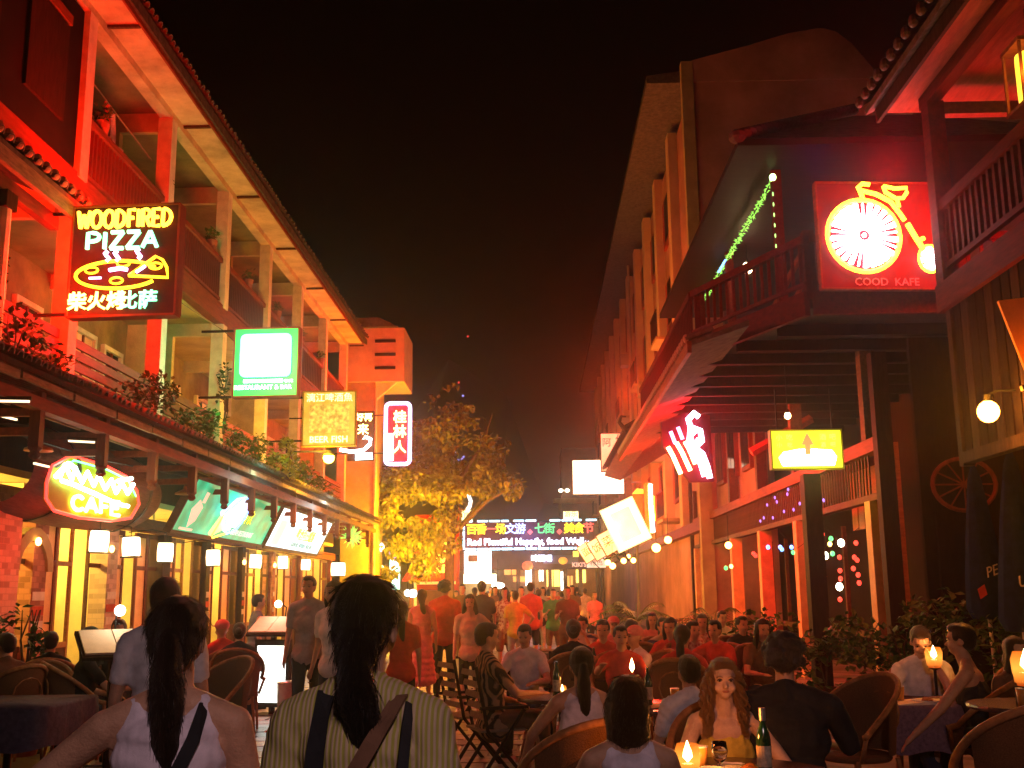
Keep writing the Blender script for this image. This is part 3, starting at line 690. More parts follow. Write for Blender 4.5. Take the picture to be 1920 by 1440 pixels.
# fluorescent battens below the canopy
FL = emi('tube_light', (1.0,0.75,0.45), 2.2)
for i, (x, y, z, l_, rz_) in enumerate(((-6.15,12.1,3.66,.5,80),(-5.95,11.3,3.30,.55,85),(-5.5,10.9,3.62,.45,10),(-5.9,12.6,3.15,.4,88),(-5.65,13.1,3.5,.35,30))):
    t = thing('batten_light', ['slim level tube light high under the canopy, left of the dark hanging post', 'long thin pinkish tube light crossing left of the dark hanging post', 'slanted thin tube light along the canopy board at left', 'short tube light low beside the hanging post above the oval neon sign', 'slanted green tinted tube light right of the hanging post'][i], 'lamp', (x,y,z), rz=rz_, group='tube lights under the shop canopy')
    m = MB(); m.box(-.04-l_/2+.04, l_/2, -.02, .02, .012, .05); m.build('housing', BROWN, t)
    m = MB(); m.box(-l_/2+.02, l_/2-.02, -.012, .012, -.012, .010); m.build('tube', FL, t)

# ================================================================ GROUND FLOOR SHOPS (left)
SH = thing('shop_row', 'row of lit wooden shop fronts with brick piers under the canopy on the left', 'shop', (-7.2, 23, 0))
def sh(mb, name, mt, **k): return mb.build(name, mt, SH, **k)
XF = -7.0
bays = [9.4, 12.2, 15.0, 17.6, 20.2, 22.8, 25.6, 28.6, 32.0, 36.6]
WARM = mat('cream_interior', (0.80,0.66,0.36), 0.8, 1.2, .2, .1); SHELF = mat('honey_wood', (0.36,0.19,0.07), 0.5, 6, .3, .2, stretch=(1,5,5))
m = MB(); m.box(-9.4,-9.3,YS,YE,0,3.3); m.box(-9.3,XF,YS,YE,3.2,3.3); m.box(-9.3,XF+.001,YS,YE,-.005,.03); sh(m, 'interior_wall', WARM)
m = MB(); m.box(XF-.2,XF,YS,YE,3.301,4.35); sh(m, 'upper_wall', DKWOOD)
m = MB(); m.box(XF-.12,XF+.08,YS,YE,2.72,2.95); sh(m, 'lintel', WOODH)
C_NOTE = mat('red_notice',(0.5,0.06,0.03),.7,9,.3,.1)
BULB = emi('warm_bulb', (1.0,0.50,0.10), 12)
for i, y in enumerate(bays):
    wd = .42 if i in (2,3,4) else .26
    m = MB(); m.box(XF-.22,XF+.06,y-wd/2,y+wd/2,.03,2.718); sh(m, 'pier', [WOOD,WOOD,BRICK,PALEB,DKWOOD,DKWOOD,DKWOOD,BRICK,WOOD,WOOD][i])
    m = MB(); m.box(-9.3,XF-.23,y-.05,y+.05,.03,3.19); sh(m, 'dividing_wall', WARM)
    if i+1 >= len(bays): continue
    y1 = bays[i+1]; a, b_ = y+wd/2+.002, y1-.15; L = b_-a
    # door leaves / window bay made of frame, transom and panes
    nleaf = 4; lw = L/nleaf
    for q in range(nleaf):
        if q == (1 if i % 2 else 2): continue          # one leaf stands open
        ya, yb = a+q*lw+.004, a+(q+1)*lw-.004; f = MB(); X = XF-.1
        f.box(X,X+.05,ya,ya+.055,.06,2.70); f.box(X,X+.05,yb-.055,yb,.06,2.70)
        for (z0,z1) in ((.06,.14),(.86,.94),(2.05,2.12),(2.62,2.70)): f.box(X+.002,X+.048,ya+.056,yb-.056,z0,z1)
        fo = sh(f, 'door_leaf', [WOOD, SHELF, WOOD, BROWN][q % 4])
        p = MB(); p.box(X+.01,X+.035,ya+.057,yb-.057,.141,.859); p.build('panel', BROWN, fo)
        p = MB(); p.box(X+.02,X+.028,ya+.057,yb-.057,.941,2.049); p.box(X+.02,X+.028,ya+.057,yb-.057,2.121,2.619); p.build('pane', GLASS if q % 2 else mat('amber_glass',(0.9,0.6,0.25),0.3,3,.2,0), fo) if q % 2 == 0 else None
    # things inside: shelves
    if i % 2 == 0:
        for z in (.9,1.3,1.7,2.1):
            m = MB(); m.box(-9.29,-8.95,a+.3,b_-.4,z,z+.04); sh(m, 'shelf', SHELF)
            bt = MB()
            for q in range(9): bt.lathe([(.04,0),(.04,.14),(.015,.2),(.015,.26)], (-9.1,a+.4+q*(L-.9)/9,z+.041), 6)
            o = sh(bt, 'goods', LEAFD if i % 4 else BROWN); o['kind'] = 'stuff'
    else:
        m = MB(); m.box(-9.29,-9.25,a+.5,a+1.3,1.3,2.1); f_ = sh(m, 'wall_picture', SHELF)
        m = MB(); m.box(-9.245,-9.235,a+.56,a+1.24,1.36,2.04); m.build('canvas', mat('picture_ochre',(0.7,0.5,0.1),0.7,5,.4,.1,col2=(0.2,0.1,0.04)), f_)
        m = MB(); m.box(-9.0,-8.5,b_-1.0,b_-.2,.03,1.0); sh(m, 'counter', SHELF)
    # cabinet, framed picture, hanging plant and wall lamps in every shop
    m = MB(); m.box(-9.0,-8.6,a+.15,a+.75,.031,1.9); cb_ = sh(m, 'cabinet', [WOOD,BRICK,SHELF][i%3]); m = MB(); m.box(-8.599,-8.58,a+.2,a+.44,.1,1.8); m.build('cabinet_door', SHELF, cb_); m = MB(); m.box(-8.599,-8.58,a+.46,a+.70,.1,1.8); m.build('cabinet_door', SHELF, cb_)
    m = MB(); m.box(-9.298,-9.26,b_-.95,b_-.35,1.45,2.25); f_ = sh(m, 'picture_frame', WOOD); m = MB(); m.box(-9.259,-9.25,b_-.9,b_-.4,1.5,2.2); m.build('print', mat('shop_print_%d' % (i%3),[(0.1,0.3,0.1),(0.5,0.06,0.03),(0.1,0.12,0.3)][i%3],.6,6,.5,.1,col2=(0.7,0.55,0.25)), f_)
    m = MB(); m.box(-8.9,-8.2,(a+b_)/2-.35,(a+b_)/2+.35,.031,.78); sh(m, 'counter', [SHELF,WOOD][i%2])
    m = MB(); foliage(m, (-7.6,a+.5,1.0),(.22,.22,.45),160,.14,seed=300+i); o = sh(m, 'potted_foliage', LEAF); o['kind'] = 'stuff'
    m = MB(); m.lathe([(.14,.03),(.18,.5),(.17,.52)],(-7.6,a+.5,0),12); sh(m, 'plant_pot', PALEB)
    for z_ in (1.15,1.35,1.55,2.35): m = MB(); m.box(XF+.065,XF+.075,y-wd/2+.03,y+wd/2-.03,z_,z_+.12); sh(m, 'door_notice', WHITE if z_ != 1.35 else C_NOTE)
    m = MB(); m.ell((XF+.14,b_-.12,2.35),(.045,.045,.06),8); sh(m, 'small_wall_lamp', BULB, smooth=True)
    m = MB(); m.lathe([(.004,3.2),(.004,2.95)],(-8.1,(a+b_)/2,0),6); sh(m, 'lamp_cord', DARK)
    m = MB(); m.ell((-8.1,(a+b_)/2,2.86),(.09,.09,.09),12); sh(m, 'ceiling_bulb', BULB, smooth=True)
    light('shop_light', (-8.05,(a+b_)/2,2.66), (1.0,0.74,0.22), 480 if i else 110, .12)
# brick wall with arch window at the near end of the shops (red lit)
m = MB(); m.box(XF+.081,XF+.30,12.8,13.9,.03,3.0); sh(m, 'brick_wall', PALEB)
m = MB()
for q in range(9):
    a0, a1 = math.pi*q/9, math.pi*(q+1)/9; c = 14.75
    m.add([(XF-.02,c-.42*math.cos(a0),1.95+.42*math.sin(a0)),(XF-.02,c-.60*math.cos(a0),1.95+.60*math.sin(a0)),(XF-.02,c-.60*math.cos(a1),1.95+.60*math.sin(a1)),(XF-.02,c-.42*math.cos(a1),1.95+.42*math.sin(a1)),
           (XF+.1,c-.42*math.cos(a0),1.95+.42*math.sin(a0)),(XF+.1,c-.60*math.cos(a0),1.95+.60*math.sin(a0)),(XF+.1,c-.60*math.cos(a1),1.95+.60*math.sin(a1)),(XF+.1,c-.42*math.cos(a1),1.95+.42*math.sin(a1))],
          [(4,5,6,7),(0,3,2,1),(1,2,6,5),(0,4,7,3)])
sh(m, 'stone_arch', PLASY)
# small framed picture on the near pier
t = thing('framed_menu', 'small pale framed menu on the dark pier at the far left edge', 'sign', (-6.6,13.05,2.55))
m = MB(); m.box(-6.69,-6.65,12.72,13.05,2.5,2.98); m.build('frame', SHELF, t); m = MB(); m.box(-6.645,-6.64,12.76,13.01,2.54,2.94); m.build('print', litface('menu_print',(0.9,0.7,0.6),(0.5,0.15,0.1),.5,6), t)
# big half-barrel hood over the second shop
BH = thing('barrel_hood', 'big curved brown wooden barrel hood behind the oval neon sign', 'hood', (-6.6,15.4,2.75))
m = MB(); seg = 16; yy = [13.0,13.4,14.2,15.2,16.2,17.2,17.7,17.95]; rr = [.50,.58,.64,.66,.64,.58,.46,.2]; ns = 14
vs = []
for y, r_ in zip(yy, rr):
    for j in range(ns+1):
        a = -math.pi/2+math.pi*j/ns; vs.append((-6.75+r_*math.cos(a)*1.15, y, 3.22+r_*math.sin(a)))
fs = [(i*(ns+1)+j,(i+1)*(ns+1)+j,(i+1)*(ns+1)+j+1,i*(ns+1)+j+1) for i in range(len(yy)-1) for j in range(ns)]
m.add(vs, fs); m.build('staves', mat('barrel_wood',(0.13,0.075,0.045),0.6,5,.4,.5,stretch=(8,.6,8)), BH, smooth=True)
for y, r_ in ((13.9,.635),(16.6,.635)):
    m = MB(); vs = []
    for q in (0,.09):
        for s_ in (0,.012):
            for j in range(ns+1):
                a = -math.pi/2+math.pi*j/ns; vs.append((-6.75+(r_+.004+s_)*math.cos(a)*1.15, y+q, 3.22+(r_+.004+s_)*math.sin(a)))
    k = ns+1; fs = []
    for j in range(ns): fs += [(k+j,3*k+j,3*k+j+1,k+j+1),(j,j+1,k+j+1,k+j),(2*k+j,3*k+j,3*k+j+1,2*k+j+1)]
    m.add(vs, fs); m.build('hoop', DARK, BH)
# ---------------- lanterns hung along the shops
LF = litface('paper_lantern', (1.0,0.80,0.52), (1.0,0.74,0.40), 3.2, 2.5)
LSC = .74
lt = thing('square_lantern', 'x', 'lantern', (-6.15,15.1,2.2), rz=0, group='white square lanterns along the shops')
m = MB(); a = .15
vs = []
for z, s_ in ((0,.92),(.02,1),(.20,1.06),(.38,1),(.40,.92)):
    k = 5
    for j in range(16):
        an = 2*math.pi*j/16+math.pi/16; c, s2 = math.cos(an), math.sin(an); p = 5; rr_ = (abs(c)**p+abs(s2)**p)**(-1/p); vs.append((a*s_*rr_*c, a*s_*rr_*s2, z))
m.add(vs, [(i*16+j,i*16+(j+1)%16,(i+1)*16+(j+1)%16,(i+1)*16+j) for i in range(4) for j in range(16)]+[list(range(16))[::-1], list(range(64,80))])
m.build('shade', LF, lt)
m = MB(); m.box(-.16,.16,-.16,.16,.402,.425); m.build('rim', DARK, lt); m = MB(); m.box(-.16,.16,-.16,.16,-.025,-.002); m.build('rim', DARK, lt)
m = MB(); m.tube([(0,0,.42),(0,0,.62)],.008,6); m.tube([(0,0,.62),(-.3,0,.68),(-.8,0,.62)],.012,6); m.build('bracket', DARK, lt)
LL = [(15.05,2.16),(16.3,2.14),(17.8,2.10),(20.5,2.10),(23.6,2.12),(26.2,2.16),(28.8,2.18),(33.6,2.1)]
LT = ['yellow white square lantern left of the other, over the lit arch','blue edged square lantern beside the yellow one, left of the brick pier','large white square lantern just right of the brick pier','white square lantern under the ice cream billboard, left one','white square lantern at the right end below the ice cream billboard','square lantern below the left half of the white food billboard','small square lantern below the right end of the white food billboard','wide white lantern past the billboards, under the green star ornament']
for i, (y, z) in enumerate(LL):
    o = lt if i == 0 else copy_tree(lt, (-6.15,y,z)); o.location = (-6.15,y,z); o['label'] = LT[i]; o.rotation_euler = (0,R((2,-3,1,-2,3,-1,2,0)[i]),R((4,-6,8,0,-5,6,-3,2)[i])); o.scale = ((1,1,1),(1,1,.97),(1.03,1.03,1.04),(1,1,1),(.97,.97,1),(1,1,1.03),(.95,.95,.95),(1,1,1))[i]; o.scale = tuple(v*LSC for v in o.scale); o.location = (-6.15,y,z+.05)
    if i == 7: o.scale = (1.35,1.35,1.0)
    light('lantern_light', (-5.95,y-.1,z+.2), (1.0,0.85,0.6), 14, .15)

t = thing('blue_lamp', 'small blue glowing lamp in the shop window at the far left edge', 'lamp', (-6.55,12.35,2.55), rz=0); m = MB(); m.ell((0,0,0),(.07,.12,.05),10); m.build('bulb', emi('blue_lamp_glow',(0.15,0.2,1.0),4), t, smooth=True); m = MB(); m.tube([(0,0,.05),(0,0,.6)],.006,5); m.build('cord', DARK, t)

for q, (y, z) in enumerate(((17.6,9.6),(24.6,9.6),(28.6,6.7))):
    m = MB(); m.box(XW+.003,XW+.32,y-.4,y+.4,z-.25,z+.28); a_c = lb(m, 'air_conditioner', WHITE); m = MB(); m.box(XW+.321,XW+.33,y-.3,y+.08,z-.2,z+.2); m.build('grille', DARK, a_c)
for y in (19.1,26.4,33.8): m = MB(); m.tube([(XP-.2,y,Z2),(XP-.2,y,ZE-.2)],.035,6); lb(m, 'drain_pipe', GREYW)
m = MB(); m.tube([(XP+.12,14.6,7.2),(XP+.14,18.4,6.95),(XP+.12,22.1,7.15),(XP+.14,25.8,6.9),(XP+.12,29.5,7.1),(XP+.12,33.2,7.0)],.014,4); lb(m, 'cable', DARK)
m = MB(); m.tube([(-6.3,10.5,3.55),(-5.9,14.2,3.42),(-5.8,17.9,3.55),(-5.85,22,3.4),(-5.8,27,3.55)],.012,4); m.build('cable', DARK, CN)
for q in range(7):
    y = 15.6+q*2.9; m = MB(); m.lathe([(.09,0),(.13,.2),(.12,.21)],(XP-.02,y,Z3+1.091),10); lb(m, 'flower_pot', BRICK); m = MB(); foliage(m,(XP-.02,y,Z3+1.42),(.16,.16,.16),70,.09,seed=500+q); o = lb(m, 'pot_foliage', LEAF); o['kind'] = 'stuff'
# ================================================================ SIGNS, left
FR = lambda x, y, z: Vector((x, -z, y))      # sign face: x right, y up, z out towards the viewer
NR = emi('neon_orange', (1.0,0.55,0.03), 6.0); NW = emi('neon_white_green', (0.20,1.0,0.48), 3.4); NG = emi('neon_green', (0.10,1.0,0.30), 4.5)
NY = emi('neon_yellow', (1.0,0.62,0.02), 3.2); NP = emi('neon_violet', (0.75,0.5,1.0), 5.5); NRED = emi('neon_red', (1.0,0.04,0.03), 3.0)
NWH = emi('neon_white', (1.0,0.92,0.95), 7.0); NPK = emi('neon_pinkish', (1.0,0.70,0.95), 7.0); NBL = emi('neon_blue', (0.12,0.3,1.0), 4.5)
NCY = emi('neon_ice_blue', (0.45,0.85,1.0), 4.0)
SB = mat('sign_back_dark', (0.06,0.012,0.01), 0.6, 4, .3, .1)
RIMG = mat('sign_rim', (0.25,0.10,0.05), 0.5, 6, .2, .1)
# woodfired pizza
t = thing('pizza_sign', 'neon sign reading WOODFIRED PIZZA over a glowing pizza, hung high at left', 'neon sign', (-5.30,13.2,5.88), rot=(0,0,R(-3)))
m = MB(); m.box(-.70,.70,0,.16,-.72,.74); m.build('back_box', SB, t)
m = MB(); 
for (a,b_,c,d) in ((-.72,.72,.742,.77),(-.72,.72,-.75,-.722),(-.73,-.702,-.722,.742),(.702,.73,-.722,.742)): m.box(a,b_,-.02,.18,c,d)
m.build('frame', RIMG, t)
m = MB(); neon_word(m, 'WOODFIRED', -.63, .63, .45, .23, FR, .025); m.build('orange_letters', NR, t)
m = MB(); neon_word(m, 'PIZZA', -.50, .45, .16, .22, FR, .027); m.build('green_letters', NW, t)
m = MB(); m.tube([FR(-.05+.56*math.cos(R(a)), -.20+.185*math.sin(R(a)), .05) for a in range(28,333,12)], .023, 6)
m.tube([FR(*p,.05) for p in ((.10,-.22),(.45,.03),(.54,-.02),(.60,-.12),(.62,-.26),(.36,-.24),(.10,-.22))], .02, 6)
for (x, y) in ((-.40,-.13),(.02,-.05),(.45,-.10),(-.06,-.28)): m.tube([FR(x+.085*math.cos(R(a)), y+.042*math.sin(R(a)), .05) for a in range(0,360,30)], .015, 6, closed=True)
m.build('pizza_outline', NY, t)
m = MB()
for x, y in ((-.20,-.02),(-.07,-.02),(.22,.0)): m.tube([FR(x+.03*math.sin(q*1.6), y+q*.035, .06) for q in range(5)], .026, 6)
m.tube([FR(*p,.06) for p in ((-.16,-.14),(-.02,-.12),(.08,-.14))], .026, 6); m.tube([FR(*p,.06) for p in ((-.42,-.24),(-.26,-.24))], .015, 6); m.tube([FR(*p,.06) for p in ((.20,-.18),(.32,-.10))], .018, 6)
m.build('violet_steam', NP, t)
m = MB(); put_text(m, '柴火烤', .26, lambda x,y,z: FR(x-.31,y-.56,z+.045), .012, bevel=.004); m.build('orange_characters', emi('neon_amber',(1.0,0.62,0.12),7), t)
m = MB(); put_text(m, '比萨', .26, lambda x,y,z: FR(x+.24,y-.56,z+.045), .012, bevel=.004); m.build('green_characters', NW, t)
m = MB(); m.cb((-.95,.08,.70),(.5,.04,.04)); m.cb((-.95,.08,-.68),(.5,.04,.04)); m.build('bracket', DARK, t)
light('pizza_glow', (-5.30,12.85,5.95), (1.0,0.06,0.02), 40, .2)
light('pizza_glow', (-5.45,13.8,6.4), (1.0,0.05,0.012), 2100, .35)
light('pizza_glow', (-6.0,12.6,5.3), (1.0,0.03,0.01), 360, .3)
# green light box
t = lamp_box('green_light_box', 'square white light box glowing with a green border, beneath the galleries', 'light box sign', (-4.86,19.0,5.76), (1.22,1.30), (0,0,R(-2)), emi('green_face',(0.0,1.0,0.12),1.35), RIMG, depth=.2)
m = MB(); k=.46; pts=[]
for (cx_,cy__,a0) in ((.37,.42,0),(-.37,.42,90),(-.37,-.18,180),(.37,-.18,270)):
    for q in range(5): pts.append((cx_+.09*math.cos(R(a0+q*22.5)), cy__+.09*math.sin(R(a0+q*22.5))))
m.prism([(p[0],p[1]) for p in pts], 1, -.105, -.091); m.build('white_panel', emi('white_face',(0.80,1.0,0.97),6), t)
m = MB(); m.tube([FR(p[0]*1.0,p[1]*1.0,.125) for p in pts], .016, 6, closed=True); m.build('panel_outline', NW, t)
m = MB(); m.box(-.40,.32,-.105,-.091,-.38,-.325); put_text(m, 'RESTAURANT & BAR', .115, lambda x,y,z: FR(x-.04,y-.47,z+.10), .006); put_text(m, 'CAFE', .07, lambda x,y,z: FR(x+.43,y-.36,z+.10), .006); m.build('lettering', emi('white_letters',(0.7,1.0,0.9),6), t)
m = MB(); m.cb((-.95,.0,.62),(.6,.04,.04)); m.cb((-.95,.0,-.62),(.6,.04,.04)); m.build('bracket', DARK, t)
light('green_glow', (-4.75,18.55,5.8), (0.45,1.0,0.6), 60, .4)
light('green_glow', (-5.35,19.5,5.7), (0.10,1.0,0.45), 260, .4)
# beer fish
t = lamp_box('beer_fish_sign', 'yellow lit sign reading BEER FISH under white Chinese characters', 'light box sign', (-4.66,24.0,5.53), (1.24,1.28), (0,0,R(-2)), litface('beer_face',(0.95,0.55,0.06),(0.85,0.36,0.04),.85,5), mat('yellow_rim',(0.6,0.4,0.08),.5,5,.1,.1), depth=.14)
m = MB(); put_text(m, '漓江啤酒魚', .215, lambda x,y,z: FR(x,y+.47,z+.066), .006); m.build('characters', emi('cream_letters',(1.0,0.85,0.45),1.7), t)
m = MB(); put_text(m, 'BEER FISH', .205, lambda x,y,z: FR(x,y-.49,z+.066), .006, bevel=.003); m.build('lettering', emi('cream_letters',(1.0,0.85,0.45),1.7), t)
m = MB(); m.box(-.46,.46,-.064,-.058,-.33,.33); m.build('food_picture', litface('dish_print',(1.0,0.66,0.10),(0.45,0.20,0.03),.95,11), t)
m = MB(); m.cb((-1.0,.0,.5),(.8,.04,.04)); m.cb((-1.0,.0,-.5),(.8,.04,.04)); m.build('bracket', DARK, t)
light('beer_glow', (-4.9,24.6,5.6), (1.0,0.62,0.15), 130, .4)
# floodlamp under it
t = thing('flood_lamp', 'dazzling yellow flood lamp under the beer fish sign', 'lamp', (-4.72,24.3,4.62), rz=0)
m = MB(); m.ell((0,0,0.05),(.13,.13,.13),14); m.build('bulb', emi('flood_bulb',(1.0,0.55,0.06),45), t, smooth=True)
m = MB(); m.lathe([(.05,.17),(.16,.10),(.17,.06),(.165,.06),(.04,.19)],(0,0,.03),14); m.cb((-.5,0,.2),(1.0,.04,.04)); m.build('shade', DARK, t)
light('flood_light', (-4.72,24.0,4.7), (1.0,0.62,0.08), 820, .14)
light('flood_light', (-5.1,24.6,5.0), (1.0,0.55,0.06), 330, .14)
# neon group behind
t = thing('swoosh_neon', 'small stacked yellow and white neon sign partly behind the beer fish sign', 'neon sign', (-4.35,27.0,5.55), rot=(0,0,0))
m = MB(); m.box(-.42,.26,0,.1,-.62,.66); m.build('back_box', SB, t)
m = MB(); put_text(m, '好再', .22, lambda x,y,z: FR(x+.0,y+.48,z+.04), .01, bevel=.004); put_text(m, '来', .3, lambda x,y,z: FR(x-.02,y+.16,z+.04), .01, bevel=.004); m.build('characters', emi('neon_cream',(1.0,0.8,0.25),6), t)
m = MB(); m.tube([FR(*p,.06) for p in ((-.60,-.34),(-.3,-.40),(0,-.36),(.16,-.22),(.18,-.08),(.05,-.02),(-.03,-.08),(.05,-.16))], .045, 8); m.build('swoosh', NWH, t)
m = MB(); m.tube([FR(*p,.06) for p in ((-.2,-.46),(.22,-.44),(.24,-.58),(-.2,-.60))], .02, 6, closed=True); m.build('ice_outline', NCY, t)
m = MB(); m.box(-.18,.21,-.07,-.05,-.57,-.47); m.build('white_face', emi('white_soft',(0.95,1,1),5), t)
m = MB(); m.cb((-1.2,.05,.5),(1.5,.03,.03)); m.build('bracket', DARK, t)
light('neon_glow', (-4.3,26.5,5.4), (1.0,0.8,0.5), 60, .3)
# violet rounded vertical sign
t = thing('vertical_neon_sign', 'tall rounded neon frame in violet white with golden characters, beside the tree', 'neon sign', (-4.25,33.0,6.50), rot=(0,0,0))
pts = []
for (cx_,cy__,a0) in ((.24,.82,0),(-.24,.82,90),(-.24,-.82,180),(.24,-.82,270)):
    for q in range(5): pts.append((cx_+.14*math.cos(R(a0+q*22.5)), cy__+.14*math.sin(R(a0+q*22.5))))
m = MB(); m.prism(pts, 1, 0, .12); m.build('back_box', mat('red_panel',(0.4,0.03,0.05),.5,4,.2,.1), t)
m = MB(); m.tube([FR(p[0],p[1],.05) for p in pts], .055, 8, closed=True); m.build('neon_frame', emi('violet_frame',(0.80,0.55,1.0),6), t)
m = MB(); put_text(m, '桂', .42, lambda x,y,z: FR(x+.06,y+.5,z+.05), .02, bevel=.006); put_text(m, '林', .42, lambda x,y,z: FR(x+.06,y+.04,z+.05), .02, bevel=.006); put_text(m, '人', .42, lambda x,y,z: FR(x+.06,y-.45,z+.05), .02, bevel=.006); m.build('characters', emi('neon_gold',(1.0,0.75,0.25),6), t)
m = MB(); m.box(-.34,-.14,-.07,-.01,-.85,.0); m.build('white_tube_panel', emi('white_soft',(0.95,1,1),5), t)
m = MB(); m.cb((-1.2,.06,.6),(1.8,.04,.04)); m.cb((-1.2,.06,-.6),(1.8,.04,.04)); m.build('bracket', DARK, t)
light('violet_glow', (-4.2,32.4,6.3), (1.0,0.3,0.3), 90, .4)
light('violet_glow', (-4.6,34.0,7.2), (1.0,0.09,0.02), 1900, .5)  # strong red light added to redden the end bay
# oval restaurant sign
t = thing('oval_neon_sign', 'oval sign of green and white neon script over yellow letters, on the barrel hood', 'neon sign', (-5.92,14.25,3.0), rot=(R(-12),0,R(82)))
OS = .8
t.scale = (OS,OS,OS)
ov = [(-1.35,.0),(-1.15,.28),(-.6,.50),(.4,.46),(1.1,.34),(1.40,.12),(1.40,-.12),(1.05,-.38),(.4,-.47),(-.6,-.48),(-1.25,-.42),(-1.42,-.25)]
m = MB(); m.prism(ov, 1, .0, .08); m.build('back_panel', mat('green_yellow_panel',(0.45,0.5,0.03),.5,2,.2,.1), t)
m = MB(); m.tube([FR(p[0]*1.03,p[1]*1.05,.0) for p in ov], .028, 6, closed=True); m.build('rim', NRED, t)
m = MB(); cur = [(-1.1,.02),(-.9,.25),(-.75,.02),(-.6,.22),(-.45,.0),(-.25,.2),(-.1,-.02),(.1,.18),(.25,-.05),(.5,.15),(.6,-.08),(.85,.12),(1.0,-.06),(1.25,.14)]
m.tube([FR(p[0],p[1]+.08,.05) for p in cur], .036, 8); m.tube([FR(p[0]*.95,p[1]+.03-.03*i,.05) for i, p in enumerate(cur[::2])], .036, 8); m.tube([FR(*p,.05) for p in ((.7,.22),(1.22,.32))], .035, 8); m.tube([FR(*p,.05) for p in ((-1.2,.1),(-.8,.36),(-.6,.3))], .04, 8); m.build('script', emi('neon_mint',(0.6,1.0,0.85),7), t)
m = MB(); m.tube([FR(*p,.04) for p in ((-1.2,.12),(-.6,.44),(.4,.40),(1.1,.28),(1.3,.0))], .015, 6); m.build('green_outline', NG, t)
m = MB(); neon_word(m, 'CAFE', -.85, .62, -.40, .24, lambda x,y,z: FR(x+.3*(y+.4), y, z), .036); m.build('yellow_letters', emi('neon_pale_yellow',(1.0,0.85,0.2),6), t)
light('oval_glow', (-5.35,14.6,2.95), (1.0,0.75,0.25), 22, .25)
light('oval_glow', (-5.75,13.6,2.35), (1.0,0.04,0.01), 60, .2)
# ice cream billboard and food billboard (leaning out below the canopy)
def billboard(name, label, y0, y1, face, rim):
    L = y1-y0; t = thing(name, label, 'billboard', (-5.93,(y0+y1)/2,3.12), rot=(R(26),0,R(90)))
    # local: x runs along the street (away from the viewer), -y faces the street
    a, b_ = L/2, .47; m = MB(); m.box(-a,a,.0,.10,-b_,b_); m.build('panel', face, t)
    m = MB(); m.box(-a-.05,a+.05,-.02,.11,-b_-.07,-b_-.002); m.box(-a-.05,a+.05,-.02,.11,b_+.002,b_+.05); m.box(-a-.05,-a-.002,-.02,.11,-b_,b_); m.box(a+.002,a+.05,-.02,.11,-b_,b_); m.build('frame', rim, t)
    return t, a, b_
TEAL = litface('teal_print', (0.0,0.62,0.34), (0.01,0.26,0.10), 1.0, 1.4)
t, a, b_ = billboard('ice_cream_billboard', 'green back-lit billboard with a big neon ice cream cone and a sundae', 18.0, 24.0, TEAL, BROWN)
GB = lambda x, y, z: Vector((x, -z, y))
m = MB(); m.prism([(-.62,-.44),(-.30,-.42),(.35,-.10),(.12,.10)], 1, -.02, -.004) 
cone = [(-1.05,-.42),(-.95,-.46),(-.28,-.25),(-.75,.10)]
m = MB(); m.prism([(p[0],p[1]) for p in cone], 1, -.05, -.004); m.build('cone', emi('cone_print',(1.0,0.62,0.3),1.2), t)
m = MB(); m.prism([(-.98,.02),(-.85,.16),(-.02,-.22),(-.22,-.34)], 1, -.07, -.006); m.build('cone_rim', emi('cream_print',(0.75,0.85,1.0),1.15), t)
m = MB(); m.prism([(-.72,.14),(-.42,.36),(.1,.44),(.40,.30),(.42,.05),(.22,-.22),(-.02,-.20)], 1, -.08, -.008); m.build('ice_cream', emi('cream_print',(0.95,0.95,1.0),2.6), t)
m = MB(); m.tube([GB(*p,.10) for p in ((-.98,.02),(-.85,.16),(-.72,.15),(-.42,.37),(.1,.45),(.41,.31),(.43,.05),(.22,-.24),(-.22,-.35),(-.98,.02))], .016, 6); m.build('blue_outline', NBL, t)
m = MB(); m.tube([GB(*p,.10) for p in ((-.98,.0),(-1.08,-.43),(-.95,-.47),(-.24,-.33))], .016, 6); m.build('orange_outline', NR, t)
m = MB(); m.prism([(-2.35,-.38),(-2.55,-.05),(-2.35,.14),(-2.05,.02),(-2.1,-.25)], 1, -.012, -.002); m.box(-2.2,-2.05,-.012,-.002,.1,.3); m.box(-2.7,-2.0,-.012,-.002,-.44,-.40); m.build('sundae_print', emi('sundae',(0.9,0.5,0.35),1.0), t)
m = MB(); put_text(m, '冷饮', .34, lambda x,y,z: GB(x+1.0,y+.03,z+.006), .004); m.build('yellow_characters', emi('print_yellow',(0.9,0.85,0.02),1.3), t)
m = MB(); put_text(m, 'ICE CREAM RESTAURANT', .17, lambda x,y,z: GB(x+.95,y-.32,z+.006), .004); m.build('small_lettering', emi('print_pale',(0.8,0.85,0.75),.9), t)
light('billboard_light', (-5.25,20.2,3.75), (0.65,1.0,0.9), 30, .15)
t, a, b_ = billboard('food_billboard', 'white blue back-lit food menu billboard with a row of yellow characters', 24.3, 30.2, litface('food_print',(0.35,0.72,0.85),(0.9,1.0,1.0),1.5,1.0), BROWN)
m = MB(); put_text(m, '啤酒鱼田螺酿', .36, lambda x,y,z: GB(x+.55,y-.06,z+.006), .004); m.build('yellow_characters', emi('print_yellow',(0.9,0.85,0.02),1.3), t)
m = MB(); m.box(-2.6,-1.9,-.014,-.002,-.42,.2); m.build('dish_photo', emi('photo_pale',(0.9,0.75,0.65),1.0), t)
m = MB(); m.box(-1.6,2.8,-.016,-.003,.12,.45); m.build('glare_panel', emi('white_face2',(0.9,1,1),4), t)
